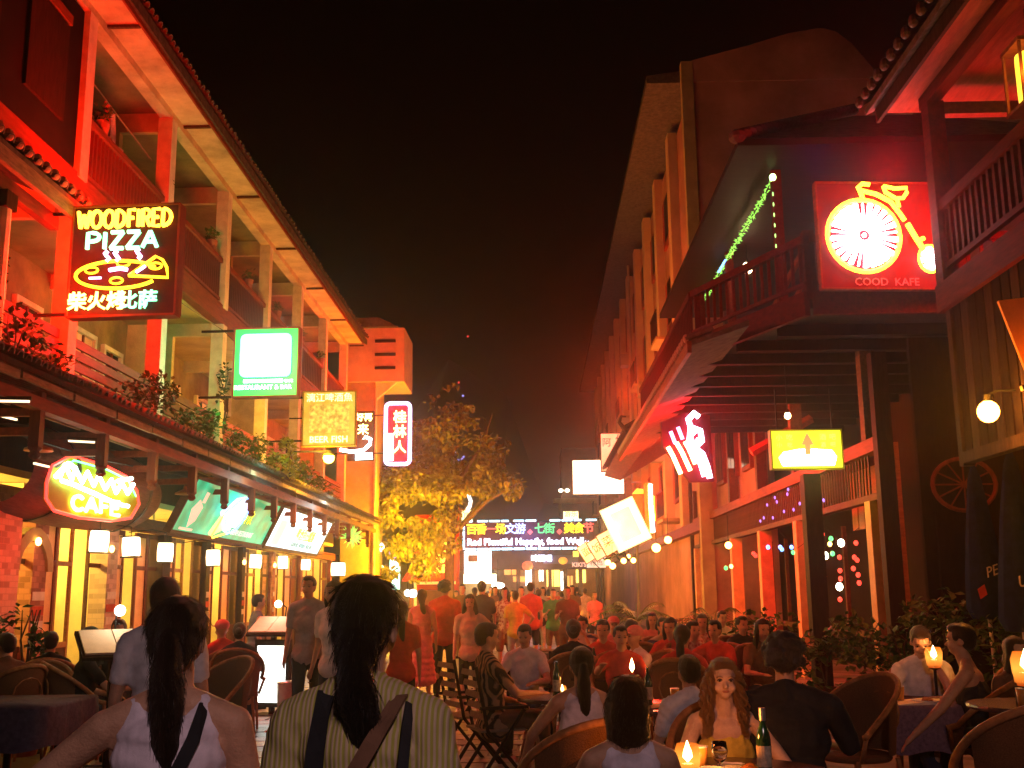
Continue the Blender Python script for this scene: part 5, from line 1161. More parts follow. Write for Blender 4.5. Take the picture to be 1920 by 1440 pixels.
m = MB(); put_text(m, '西街 WEST STREET', .20, lambda x,y,z: FR(x,y-.35,z+.093), .003); put_text(m, '旅社', .30, lambda x,y,z: FR(x-.3,y+.15,z+.093), .003); m.build('lettering', emi('pale_green_print',(0.5,0.75,0.5),1.1), t)
light('white_box_light', (2.0,37.2,5.5), (1.0,0.9,0.7), 150, .4)
t = lamp_box('brush_character_sign', 'dim cream hanging sign with brush characters, partly behind the curled eave', 'light box sign', (2.69,34.0,5.95), (1.14,1.26), (0,0,0), litface('cream_sign_face',(0.95,0.62,0.35),(0.9,0.45,0.22),.95,1.5), BROWN, depth=.12)
m = MB(); put_text(m, '阿', .3, lambda x,y,z: FR(x-.36,y+.3,z+.055), .003); put_text(m, '信', .38, lambda x,y,z: FR(x+.1,y+.38,z+.055), .003); m.build('characters', DARK, t)
m = MB(); put_text(m, 'CAFE', .16, lambda x,y,z: FR(x-.25,y-.5,z+.055), .003); m.build('lettering', mat('brown_print',(0.3,0.12,0.05),.7,5,.2,.1), t)
# tilted big light box
t = lamp_box('tilted_light_box', 'big glaring tilted white light box with a pale yellow centre', 'light box sign', (2.02,24.0,3.05), (.80,1.02), (0,R(-24),R(0)), emi('tilt_face',(1.0,0.80,0.36),3), emi('tilt_rim',(1.0,0.8,0.35),1.6), depth=.16)
m = MB(); m.box(-.23,.23,-.075,-.069,-.34,.34); m.build('centre_print', litface('pale_print',(1.0,0.86,0.55),(1.0,0.78,0.4),1.05,3), t)
m = MB(); m.tube([(-.3,0,-.51),(-.28,0,-.75)],.02,6); m.tube([(-.3,0,-.55),(-.75,0,-.50)],.025,6); m.build('support_arm', DARK, t)
light('tilt_light', (1.8,23.4,2.9), (1.0,0.75,0.35), 110, .3); light('tilt_light', (2.6,24.6,2.6), (1.0,0.45,0.12), 240, .3)
t = thing('cyan_edge_sign', 'narrow upright white blue neon edge sign beside the tilted light box', 'neon sign', (2.80,26.0,3.55), rot=(0,0,R(50)))
m = MB(); m.box(-.08,.10,0,.12,-.60,.62); m.build('back_box', mat('yellow_rim',(0.6,0.4,0.08),.5,5,.1,.1), t); m = MB(); m.tube([FR(-.04,.58,.05),FR(-.06,.1,.05),FR(-.02,-.2,.05),FR(.0,-.58,.05)],.05,8); m.build('tube', emi('ice_tube',(0.75,0.95,1.0),7), t); m = MB(); m.tube([FR(.10,.3,.04),FR(.10,-.3,.04)],.02,6); m.build('green_tube', emi('lime_tube',(0.7,1.0,0.05),2.5), t)
t = thing('small_amber_box', 'small amber lamp box above and left of the narrow upright sign', 'lamp', (2.55,26.5,3.95), rz=0); m = MB(); m.prism([(-.14,0),(-.02,.13),(.14,.11),(.14,0)],1,-.06,.06); m.build('shade', emi('amber_box',(1.0,0.6,0.05),1.6), t); m = MB(); m.box(-.12,.12,-.05,.05,-.5,-.002); m.build('board', mat('orange_board',(0.75,0.33,0.08),.6,5,.15,.1), t)
# leaning lit cream boards farther on
for i, (x, y, z, r_) in enumerate(((2.22,33.0,3.05,-28),(2.1,36.5,3.0,-30),(1.9,40.0,3.0,-32))):
    t = lamp_box('leaning_lit_board', ['leaning cream lit board just past the tilted light box, nearest of three','leaning cream lit board, middle of the row of three before the banner','leaning cream lit board, smallest and nearest the street banner'][i], 'light box sign', (x,y,z), (.50,.72), (0,R(r_),0), litface('cream_board',(1.0,0.75,0.35),(1.0,0.6,0.2),1.4,2), RIMG, depth=.1, group='leaning lit boards on the right')
    m = MB(); m.tube([(0,0.02,-.36),(.1,.02,-.8)],.02,5); m.build('support_arm', DARK, t); m = MB(); put_text(m, ('菜','饭','面')[i], .34, lambda x,y,z: FR(x,y+.02,z+.055), .003); m.build('character', mat('orange_print',(0.7,0.25,0.03),.6,5,.1,.1), t)
    light('board_light', (x-.3,y-.5,z), (1.0,0.6,0.25), 40, .3)
t = lamp_box('notice_sign', 'small white lattice notice sign hanging at the right end below the banner', 'sign', (2.8,50.0,3.1), (.95,.95), (0,0,0), litface('pale_notice',(0.9,0.75,0.6),(0.75,0.55,0.4),.9,3), BROWN, depth=.08)
m = MB(); 
for j, s_ in enumerate(('小店','特色')): put_text(m, s_, .3, lambda x,y,z: FR(x,y+.2-.42*j,z+.04), .003)
m.build('characters', mat('brown_print',(0.3,0.12,0.05),.7,5,.2,.1), t)
# string of warm globe lamps on the right terrace
GLB = emi('terrace_globe',(1.0,0.45,0.08),14); LG = [(1233,1030),(1253,1020),(1362,1030),(1150,1050),(1158,1063),(1180,1057),(1190,1045),(1199,1054),(1371,1060),(1576,1018)]
GP = [(2.75,24.6,2.55),(2.9,23.6,2.68),(3.55,19.9,2.40),(2.2,33,2.45),(2.2,31,2.3),(2.4,29.5,2.4),(2.75,32,2.6),(2.8,31,2.45)]
GLBL = ['largest round warm lamp over the terrace, left of its near twin','round warm lamp just right of the largest one, set a little higher','single round orange lamp right of the brown column','round lamp at the left end of the far lamp cluster','low round lamp with an orange glow behind the palm leaves','round lamp in the middle of the far cluster','small upper lamp of the far cluster','small lamp at the right end of the far cluster']
for i, (x, y, z) in enumerate(GP):
    t = thing('terrace_lamp', GLBL[i], 'lamp', (x,y,z), rz=0, group='round lamps along the right terrace'); r_ = (.10,.08,.065,.09,.09,.075,.06,.075)[i]
    m = MB(); m.ell((0,0,0),(r_,r_,r_),12); m.build('globe', GLB, t, smooth=True); m = MB(); m.tube([(0,0,r_),(0,0,r_+.5)],.008,5); m.build('cord', DARK, t)
    light('terrace_light', (x-.1,y-.25,z-.1), (1.0,0.5,0.15), 36 if i < 3 else 24, .12)
# coloured fairy lights inside the bar window
CC = {'r': emi('fairy_red',(1.0,0.05,0.03),2.2), 'g': emi('fairy_green',(0.1,0.9,0.2),2.2), 'b': NBL, 'w': emi('fairy_white',(1.0,0.95,0.7),9), 'y': emi('fairy_yellow',(1.0,0.8,0.2),4)}
rnd = random.Random(4)
for k_, (lab, pts) in enumerate((('string of red and green fairy lights in the bar window right of the timber post', [(1542,1002,'r'),(1558,1010,'g'),(1556,1020,'y'),(1577,1018,'w'),(1547,1042,'w'),(1561,1038,'g'),(1605,1018,'r'),(1602,1045,'r'),(1607,1050,'r'),(1574,1045,'r'),(1575,1070,'r'),(1576,1085,'r'),(1574,1100,'w'),(1600,1066,'r'),(1609,1078,'r'),(1546,1080,'r'),(1611,1093,'r'),(1575,1124,'r')]),
        ('blue and green fairy lights in the bar windows left of the timber post', [(1440,1026,'b'),(1463,1026,'b'),(1466,1030,'b'),(1484,1026,'b'),(1487,1036,'g'),(1361,1065,'g'),(1371,1062,'y'),(1413,1038,'r'),(1417,1042,'r')]))):
    Yd = 16.3 if k_ == 0 else 19.0
    t = thing('fairy_lights', lab, 'string lights', (4.9,Yd,1.5))
    for (px, py, c) in pts:
        v = fw*1.0 + _rt*((px-960)/2000) + _up*((720-py)/2000); f = Yd/v.y; q = Vector((0,0,1.6))+v*f; r_ = .055 if c == 'w' else .035
        m = MB(); m.ell(q,(r_,r_,r_*1.15),8); m.build('bulb', CC[c], t, smooth=True)
    m = MB(); m.tube([(4.3,Yd+.06,2.6),(4.6,Yd+.06,2.3),(4.9,Yd+.06,2.5)],.005,4); m.build('wire', DARK, t)
light('fairy_glow', (5.2,16.8,1.9), (1.0,0.35,0.15), 18, .2)
# small purple lights in the lattice
t = thing('violet_light_net', 'net of tiny violet lights on the lattice under the street beam', 'string lights', (4.5,19.5,3.1))
for q in range(16):
    m = MB(); m.ell((4.86+rnd.uniform(-.05,.05),18.0+q*.35,3.0+rnd.uniform(0,.5)),(.02,.02,.035),6); m.build('bulb', emi('violet_dot',(0.25,0.2,1.0),1.8), t)

# ================================================================ RIGHT: tall building
TB = thing('tall_building', 'tall plain building with pilasters and red shutters rising over the bar, right', 'building', (9,55,0))
XT = 5.0
def tb(mb, name, mt): return mb.build(name, mt, TB)
PINKW = mat('dull_pink_render',(0.38,0.19,0.16),.9,.45,.45,.4,bscale=6)
m = MB(); m.box(XT,10.7,30.3,84,0,16.8); tb(m, 'wall', PINKW)
m = MB(); c = [(XT-.4,17.0),(16.4,17.0),(16.4,17.4),(14.2,18.6),(13.0,19.6),(11.6,20.1),(10.4,20.2),(9.4,19.7),(8.4,18.8),(7.6,18.5)]
m.prism([(XT-.02,16.801),(10.7,16.801),(10.35,17.3),(9.9,17.95),(9.45,18.36),(9.0,18.5),(8.0,18.34),(6.7,17.95),(XT-.02,17.5)],1,30.25,31.0); tb(m, 'gable', PINKW)
m = MB(); m.prism([(3.7,17.2),(3.7,17.45),(6.7,17.85),(9.0,18.35),(9.0,17.2)],1,31.1,84); tb(m, 'roof', TILE)
m = MB(); m.prism([(9.001,17.2),(9.001,18.35),(9.9,17.8),(10.9,16.9),(10.9,16.81)],1,31.1,84); tb(m, 'roof', TILE)
m = MB(); m.box(XT-.35,XT-.001,30.2,30.5,0,17.45); tb(m, 'corner_pilaster', PLASY)
pm_ = MB(); pm_.box(-.30,0,-.35,.35,3.6,16.9); pmm = pmesh(pm_, 'pilaster', mat('cream_render',(0.5,0.36,0.24),.9,.8,.2,.2,bscale=8))  # pilasters in a paler cream render than the wall
for q in range(12): inst('pilaster', pmm, TB, (XT-.002, 34.5+q*4.2, 0))
wf = MB(); wf.box(-.12,0,-.62,.62,0,1.7); wfm = pmesh(wf, 'window', WOOD); wp = MB(); wp.box(-.135,-.121,-.52,-.04,.1,1.6); wp.box(-.135,-.121,.04,.52,.1,1.6); wpm = pmesh(wp, 'pane', DKGLASS)
sh_ = MB(); sh_.box(-.10,0,-.30,.30,0,1.75); shm = pmesh(sh_, 'shutter', mat('red_shutter',(0.28,0.05,0.03),.6,5,.2,.2))
bl = MB(); bl.box(-.75,0,-.9,.9,0,.1); blm = pmesh(bl, 'balcony_slab', PLASY); br_ = MB(); br_.box(-.75,-.70,-.9,.9,.9,.96)
for z in range(7): br_.box(-.745,-.715,-.88+z*.28,-.85+z*.28,.1,.9)
brm = pmesh(br_, 'balcony_rail', DARK)
for q in range(11):
    for f_ in range(4):
        y, z = 36.6+q*4.2, 4.6+f_*3.1
        wo = inst('window', wfm, TB, (XT-.003,y,z)); inst('pane', wpm, wo, (XT-.003,y,z)).location = (0,0,0)
        for s_ in (-1,1): inst('shutter', shm, TB, (XT-.003,y+s_*.95,z-.02))
        if f_ < 3 and q % 2 == 0: inst('balcony_slab', blm, TB, (XT-.003,y,z-.75)); inst('balcony_rail', brm, TB, (XT-.003,y,z-.65))
m = MB(); m.box(XT-.25,XT-.002,31,84,3.3,3.6); tb(m, 'string_course', WOODH)
ac = MB(); ac.box(-.38,0,-.4,.4,0,.55); acm = pmesh(ac, 'air_conditioner', GREYW)
for q, (y, z) in enumerate(((38.8,6.2),(43.1,9.4),(47.2,6.3),(51.4,12.4),(55.7,9.2),(34.2+4.2*7,6.1))): inst('air_conditioner', acm, TB, (XT-.31,y,z))
for (y_, x_) in ((31.4,XT-.06),(48.9,XT-.40)): tb(MB().tube([(x_,y_,0),(x_,y_,16.8)],.06,7), 'drain_pipe', GREYW)
for (x_, z_) in ((7.0,13.2),(9.0,13.2),(7.0,9.6)):
    m = MB(); m.box(x_-.5,x_+.5,30.22,30.298,z_,z_+1.2); f = tb(m, 'window', DKWOOD); m = MB(); m.box(x_-.42,x_-.03,30.2,30.219,z_+.08,z_+1.12); m.build('pane', DKGLASS, f); m = MB(); m.box(x_+.03,x_+.42,30.2,30.219,z_+.08,z_+1.12); m.build('pane', DKGLASS, f)
tb(MB().tube([(10.4,30.2,3),(10.4,30.2,16.8)],.07,7), 'drain_pipe', GREYW)
tb(MB().tube([(XT+.1,30.2,11.3),(8,30.15,10.95),(10.6,30.2,11.2)],.015,4), 'cable', DARK)
light('facade_fill_light', (3.0,33.3,7.6), (1.0,0.14,0.04), 1500, .4); light('facade_fill_light', (3.0,37.2,6.9), (1.0,0.35,0.08), 500, .4)  # red lights added to colour the facade, no lamps at these spots
# second dim gable between
t = thing('side_gable', 'dim grey gable wall of a house behind the near tiled roof, top right', 'building', (10,27,0))
m = MB(); m.prism([(7.55,0),(14,0),(14,16.5),(11.2,16.5),(8.4,10.4),(7.6,9.4)],1,24.6,29); m.build('wall', GREYW, t)
m = MB(); m.tube([(7.4,24.5,9.5),(8.4,24.5,10.5),(11.2,24.5,16.7)],.14,6); m.build('verge', TILE, t)
# centre right dark block with pale column
t = thing('dim_block', 'dim brown block with a pale corner column at the far right of the street', 'building', (4.0,66,0))
m = MB(); m.box(2.2,4.99,86,92,0,13); m.build('wall', mat('dim_brown_wall',(0.2,0.12,0.09),.9,1,.3,.2), t); m = MB(); m.box(1.9,2.15,85.5,86,0,8.5); m.build('column', PLAS, t); m = MB(); m.box(1.5,5,85.4,86,8.51,8.9); m.build('cornice', PLASY, t)
for q in range(2): m = MB(); m.ell((2.1+q*.5,85.2,9.5),(.18,.12,.14),8); m.build('roof_lamp', emi('fairy_white',(1.0,0.95,0.7),9), t)
# ================================================================ CENTRE: banner, kiosks, far buildings, tree
PX = lambda px, Y: (px-1005)*Y/2000.0
PZ = lambda py, Y: 1.6+(1109-py)*Y/2000.0
t = thing('street_banner', 'wide neon framed banner with coloured characters spanning the end of the street', 'banner sign', (-.3,60,0))
m = MB(); m.box(-3.97,3.3,60,60.15,3.98,5.46); m.build('board', mat('banner_board',(0.10,0.02,0.04),.6,3,.3,.1), t)
m = MB(); m.tube([(-3.98,59.95,3.95),(-3.98,59.95,5.47)],.055,6); m.build('blue_frame_side', NCY, t)
for i in range(11):
    x0 = -3.9+i*.675; m = MB(); m.tube([(x0,59.95,3.95),(x0+.6,59.95,3.95)],.065,6); m.build('frame_tube', NCY, t)
    if i not in (6,): m = MB(); m.tube([(x0,59.95,5.5),(x0+(.58 if i%3 else .40),59.95,5.5)],.055,6); m.build('frame_tube', NCY, t)
bf = lambda cx_, cz_: (lambda x,y,z: Vector((cx_+x, 59.97-z, cz_+y)))
for i, (s_, c) in enumerate((('百','y'),('香','y'),('一','r'),('场','y'),('文','b'),('游','b'),('◆','r'),('七','g'),('街','g'),('◆','r'),('美','y'),('食','y'),('节','r'))):
    x_ = -3.55+i*.545; m = MB(); put_text(m, s_, .62 if s_ != '◆' else .3, bf(x_, 5.02 if s_ != '◆' else 4.85), .01, bevel=.012)
    m.build('character', {'y':emi('ban_yellow',(1.0,0.75,0.02),2.2),'r':emi('ban_red',(1.0,0.10,0.08),1.6),'b':emi('ban_blue',(0.35,0.45,1.0),3.0),'g':emi('ban_green',(0.08,0.75,0.22),1.6)}[c], t)
m = MB(); put_text(m, 'Red Plentiful Happily, food Well', .50, bf(-.55,4.33), .01, bevel=.018); m.build('white_lettering', emi('ban_white',(0.75,0.8,1.0),5), t)
m = MB(); put_text(m, 'Beijing', .36, bf(2.85,4.22), .01, bevel=.01); m.build('small_lettering', emi('ban_white',(0.75,0.8,1.0),5), t)
for x_ in (-4.3,): m = MB(); m.tube([(x_,60.2,0),(x_,60.2,6.4)],.07,8); m.build('pole', mat('red_pole',(0.5,0.05,0.04),.5,5,.2,.1), t)
m = MB(); m.tube([(3.6,60.2,0),(3.6,60.2,5.6)],.07,8); m.build('pole', DARK, t)
light('banner_glow', (-.3,59.0,4.6), (0.4,0.4,1.0), 200, .6); light('banner_glow', (-3.2,59.2,4.9), (1.0,0.15,0.1), 90, .3)
for i, (px, py, s_, lab) in enumerate(((878,962,'庆','lit cream ornament box standing on the left end of the banner'),(1072,969,'游乐','pair of lit yellow character boxes on the right end of the banner'))):
    X = PX(px,60); t = thing('lit_ornament', lab, 'sign', (X,60.05,5.58), rz=0); m = MB(); m.box(-.3,.3,0,.1,0,.55) if i == 0 else m.box(-.42,.42,0,.1,0,.42); m.build('box', emi('cream_lit_box',(1.0,0.8,0.4),2.0), t)
    m = MB(); put_text(m, s_, .36, lambda x,y,z: Vector((x,-.02-z,y+.24)), .005); m.build('character', mat('orange_print',(0.7,0.25,0.03),.6,5,.1,.1), t)
    if i == 0: m = MB(); m.tube([(.0,.0,.56),(.15,0,.75),(.22,0,1.05),(.1,0,1.35),(-.1,0,1.5)],.11,6); m.build('horse_head_ornament', emi('ivory_lit',(1.0,0.85,0.7),3), t)
# red vertical signboards with glowing amber characters
t = thing('red_sign_tower', 'tall red signboard with two columns of glowing amber characters behind the tree', 'sign', (-4.3,46,0))
m = MB(); m.box(-5.15,-3.35,46,46.2,1.7,4.9); m.build('board', mat('red_signboard',(0.55,0.04,0.03),.6,2,.2,.1), t)
AMB = emi('amber_characters',(1.0,0.66,0.06),3.0)
for j, s_ in enumerate('大排'): m = MB(); put_text(m, s_, .42, lambda x,y,z: Vector((-4.62+x,45.98-z,3.55-.50*j+y)), .01, bevel=.03); m.build('character', AMB, t)
for j, s_ in enumerate('漁家乐'): m = MB(); put_text(m, s_, .56, lambda x,y,z: Vector((-3.95+x,45.98-z,3.7-.62*j+y)), .01, bevel=.03); m.build('character', AMB, t)
for j, s_ in enumerate('食府'): m = MB(); put_text(m, s_, .46, lambda x,y,z: Vector((-4.85+x+.42*j,45.98-z,2.5+y)), .01, bevel=.05); m.build('character', AMB, t)
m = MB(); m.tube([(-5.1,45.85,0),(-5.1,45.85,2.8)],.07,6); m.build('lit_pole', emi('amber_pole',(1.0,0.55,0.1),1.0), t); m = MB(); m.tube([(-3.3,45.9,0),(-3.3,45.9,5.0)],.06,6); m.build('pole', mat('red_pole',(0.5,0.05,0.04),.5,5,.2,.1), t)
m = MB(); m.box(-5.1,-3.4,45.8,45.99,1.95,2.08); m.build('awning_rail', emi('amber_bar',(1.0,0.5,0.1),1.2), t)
light('red_sign_glow', (-4.2,45.0,3.2), (1.0,0.20,0.04), 900, .4)
# food stall below
t = thing('food_stall', 'dim orange lit food stall under the red signboard', 'stall', (-4.3,45.6,0))
m = MB(); m.box(-5.4,-3.3,46.3,46.4,0,1.69); m.build('back_panel', mat('orange_stall',(0.5,0.2,0.06),.7,2,.3,.1), t); m = MB(); m.box(-5.3,-3.4,45.0,45.5,0,1.0); m.build('counter', WOOD, t); m = MB(); m.prism([(44.4,2.1),(46.3,2.5),(46.3,2.45),(44.4,2.05)],0,-5.5,-3.3); m.build('awning', mat('red_awning',(0.5,0.06,0.04),.8,3,.2,.2), t)
t = thing('green_lit_column', 'small green white light column with a violet top beside the red signboard', 'sign', (-5.75,44,0)); m = MB(); m.box(-5.95,-5.55,44,44.2,1.75,2.95); m.build('panel', litface('green_white_print',(0.35,1.0,0.6),(0.85,1.0,1.0),2.6,3), t); m = MB(); m.ell((-5.75,44.1,3.2),(.25,.1,.22),8); m.build('top', emi('violet_top',(0.5,0.3,1.0),1.6), t); m = MB(); m.tube([(-5.75,44.15,0),(-5.75,44.15,1.74)],.05,6); m.build('pole', DARK, t)
# globe lamps left of the tree
for i, (px, py, Y, r_, lab) in enumerate(((715,1025,40,.17,'white globe lamp left of the tree, right of the last wide lantern'),(716,1066,42,.20,'yellow globe lamp low among the leaves left of the green white column'),(778,1110,30,.11,'bluish white lamp at head height left of the pink dress'),(768,1109,31,.09,'small white lamp at head height, left of the bluish one'))):
    t = thing('stall_lamp', lab, 'lamp', (PX(px,Y),Y,PZ(py,Y)), rz=0); m = MB(); m.ell((0,0,0),(r_,r_,r_),12); m.build('globe', emi('globe_%d' % i, [(1,.9,.95),(1,.8,.25),(.75,.8,1),(1,.95,.9)][i], 12), t, smooth=True); m = MB(); m.tube([(0,0,r_),(0,0,r_+1.2)],.01,5); m.build('cord', DARK, t)
    light('stall_light', (PX(px,Y),Y-.5,PZ(py,Y)), (1.0,0.6,0.2), 60, .2)
# green star ornament above the wide lantern
t = thing('star_ornament', 'green and yellow tinsel star hanging above the wide white lantern', 'ornament', (PX(663,33),33,PZ(1005,33)), rz=0)
m = MB(); rnd = random.Random(2)
for q in range(90): a, b_ = rnd.uniform(0,6.28), rnd.uniform(.1,.42); d = Vector((math.cos(a)*b_,rnd.uniform(-.1,.1),math.sin(a)*b_)); s_ = Vector((-math.sin(a),0,math.cos(a)))*.05; m.add([-s_,s_,d],[(0,1,2)])
m.build('tinsel', litface('star_tinsel',(0.15,0.9,0.15),(0.8,0.75,0.1),1.1,4), t)
# white kiosk sign and lit shop
t = thing('white_kiosk', 'bright white kiosk sign and counter below the left end of the banner', 'kiosk', (-2.9,56,0))
m = MB(); m.box(-3.70,-2.30,56,56.3,2.55,3.70); m.build('sign_box', litface('kiosk_face',(1.0,0.9,0.75),(0.9,0.95,1.0),3.0,1.5), t); m = MB(); m.box(-3.72,-2.05,55.9,56.2,2.05,2.52); m.build('lower_box', emi('kiosk_low',(1.0,0.85,0.5),5), t)
m = MB(); m.box(-3.5,-3.0,55.97,55.999,3.15,3.5); m.build('picture', mat('kiosk_picture',(0.35,0.12,0.05),.6,5,.4,.1), t); m = MB(); put_text(m, 'RESTAURANT', .17, lambda x,y,z: Vector((-3.15+x,55.97-z,3.6+y)), .01); m.build('lettering', DARK, t)
m = MB(); m.box(-3.6,-2.1,56,56.6,0,1.0); m.build('counter', SHELF, t); m = MB(); m.box(-3.7,-2.0,57.0,57.1,0,2.04); m.build('back_panel', PLASY, t)
light('kiosk_light', (-2.8,55.0,2.6), (1.0,0.8,0.5), 160, .4)
t = thing('oval_ceiling_lamp', 'blazing white oval lamp just above the far crowd, right of the kiosk', 'lamp', (PX(935,50),50,PZ(1097,50)), rz=0); m = MB(); m.ell((0,0,0),(.30,.12,.14),12); m.build('diffuser', emi('oval_lamp_glow',(1.0,0.95,0.8),20), t, smooth=True); m = MB(); m.tube([(0,0,.1),(0,0,1.2)],.015,5); m.build('cord', DARK, t)
light('oval_light', (PX(935,50),49.3,2.2), (1.0,0.75,0.45), 260, .2)
# end building across the street with shop bays
t = thing('end_building', 'dark building closing the street under the banner, with small lit shop windows', 'building', (0,78,0))
m = MB(); m.box(-7,6,78,84,3.2,6.2); m.build('upper_wall', mat('dark_violet_wall',(0.10,0.06,0.07),.85,1,.3,.2), t); m = MB(); m.box(-7,6,80,80.2,0,3.199); m.build('back_wall', mat('end_shop_wall',(0.45,0.22,0.10),.8,.8,.4,.2), t)
for i, x_ in enumerate((-7,-5.1,-3.3,-1.4,-.3,.9,2.0,3.1,4.4,5.9)): m = MB(); m.box(x_,x_+.25,77.8,79.99,0,3.199); m.build('pier', BROWN if i%2 else DKWOOD, t)
for i, (px, w_, h_, z_, c) in enumerate(((1037,24,30,1085,'y'),(1056,10,34,1090,'w'),(1068,10,26,1094,'o'),(1088,18,24,1082,'y'),(993,14,36,1080,'w'),(1015,8,20,1080,'w'),(960,26,12,1072,'o'),(975,24,10,1086,'o'))):
    X = PX(px,79); m = MB(); k = 79/2000; m.box(X-w_*k/2,X+w_*k/2,78.9,79.0,PZ(z_+h_/2,79),PZ(z_-h_/2,79)); f = m.build('lit_window', emi('win_'+c, {'y':(1.0,0.75,0.15),'w':(1.0,0.95,0.9),'o':(1.0,0.45,0.1)}[c], {'y':2.0,'w':4.0,'o':1.2}[c]), t)
    m = MB(); m.box(X-.03,X+.03,78.84,78.899,PZ(z_+h_/2,79),PZ(z_-h_/2,79)); m.build('mullion', BROWN, f)
m = MB(); m.box(PX(1040,77.5)-.8,PX(1040,77.5)+1.7,77.5,77.7,3.55,4.15); m.build('blue_fascia', mat('blue_grey_fascia',(0.15,0.16,0.32),.5,2,.3,.1), t)
m = MB(); put_text(m, "KIKI'S", .42, lambda x,y,z: Vector((PX(1086,77)+x,77.45-z,3.45+y)), .01, bevel=.015); m.build('lettering', emi('kiki_letters',(1.0,0.55,0.45),.9), t)
m = MB(); put_text(m, '啤酒吧', .5, lambda x,y,z: Vector((PX(1016,77)+x,77.4-z,PZ(1049,77)+y)), .01, bevel=.02); m.build('white_characters', emi('ban_white',(0.75,0.8,1.0),5), t)
m = MB(); m.ell((PX(1056,77),77.4,PZ(1053,77)),(.32,.05,.26),12); m.build('logo_disc', litface('red_yellow_logo',(1.0,0.1,0.03),(1.0,0.6,0.05),1.0,1.2), t)
m = MB(); m.ell((PX(990,77),77.4,PZ(1062,77)),(.4,.3,.35),10); m.build('red_lantern', emi('lantern_red',(1.0,0.15,0.06),1.2), t)
m = MB(); m.box(PX(1080,77)-.2,PX(1080,77)+.2,77.3,77.4,PZ(1046,77),PZ(1036,77)); m.build('yellow_plate', emi('yellow_plate',(1.0,0.65,0.08),1.8), t)
light('end_shop_light', (0,77,2.6), (1.0,0.6,0.25), 420, .5); light('end_shop_light', (-4,76,2.8), (1.0,0.35,0.1), 380, .5); light('end_shop_light', (3.2,75,2.6), (1.0,0.55,0.2), 300, .5)
# far tiny lights on the hill
t = thing('hillside_lights', 'scatter of tiny red and blue lights high on the dark hill beyond the banner', 'lights', (PX(866,300),300,60))
for (px, py, c) in ((881,621,'r'),(863,712,'r'),(871,738,'b'),(868,798,'y'),(858,848,'b'),(872,856,'b'),(862,862,'b'),(869,860,'b')):
    m = MB(); m.ell((PX(px,300),300,1.6+(1109-py)*.149),(.33,.3,.3),6); m.build('light_dot', {'r':emi('dot_red',(1,.06,.05),2),'b':emi('dot_blue',(.35,.3,1),2),'y':emi('dot_yellow',(1,.8,.2),3)}[c], t)
# tree
TR = thing('street_tree', 'leafy tree lit yellow from below, between the left row and the banner', 'tree', (-2.6,41,0))
m = MB(); m.tube([(-3.35,41,0),(-3.3,41,1.5),(-3.25,41.1,3.2),(-3.1,41.2,4.6)],[.26,.21,.18,.14],10); m.build('trunk', BARK, TR, smooth=True)
m = MB()
for br in ([(-3.0,41.2,4.4),(-4.2,40.8,5.2),(-5.3,40.4,5.2)],[(-2.9,41.1,4.0),(-1.8,41.3,5.4),(-.9,41.2,6.0)],[(-3.0,41.2,4.6),(-3.3,41.4,6.6),(-3.4,41.3,8.6)],[(-2.8,41.0,3.2),(-3.9,40.4,3.9),(-5.2,39.9,4.1)],[(-3.2,41.3,6.0),(-4.3,41.2,7.3),(-4.6,41,8.2)],[(-3.1,41.2,5.6),(-2.0,41.1,7.2),(-1.6,41,8.4)],[(-3.1,41.0,3.8),(-1.8,40.6,5.0),(-.6,40.2,5.6)]):
    m.tube(br,[.10,.06,.025],7)
m.build('branch', BARK, TR)
m = MB(); rnd = random.Random(11)
clus = [(-5.3,40.0,4.6,1.0,.9,.75,900),(-4.6,40.2,3.5,1.1,.9,.9,1100),(-5.5,40.2,3.4,.5,.6,.7,350),(-3.7,40.6,3.9,1.0,1.0,1.0,900),(-3.4,40.4,5.3,1.0,1.2,1.0,1000),(-4.4,41,6.0,1.4,1.3,1.1,1100),(-2.1,41,6.0,1.1,1.2,1.0,850),(-1.3,40.8,5.6,.9,.9,.6,450),(-3.4,41.2,7.4,1.5,1.4,1.2,1000),(-4.7,41.2,7.4,1.0,1.0,.9,450),(-1.9,41.1,7.3,1.0,1.1,1.1,520),(-3.2,41,8.9,1.0,1.0,.8,380),(-4.3,40,2.6,.8,.7,.7,420),(-5.0,40.0,5.6,1.1,.9,.9,800),(-5.6,40.4,2.6,.5,.6,.6,300)]
for i, (x,y,z,a,b_,c,n_) in enumerate(clus): foliage(m, (x,y,z), (a,b_,c), int(n_*2.6), .22, seed=i+20, clump=.95, droop=.7, gap=.04)
m.build('crown', LEAFY, TR)
light('tree_fill_light', (-4.5,37.3,3.0), (1.0,0.66,0.05), 2900, .25)  # added lights with no lamp body, they brighten the crown from below
light('tree_fill_light', (-2.6,37.6,2.7), (1.0,0.36,0.05), 2300, .25)
light('tree_fill_light', (-4.6,38.9,4.6), (1.0,0.55,0.05), 500, .2)
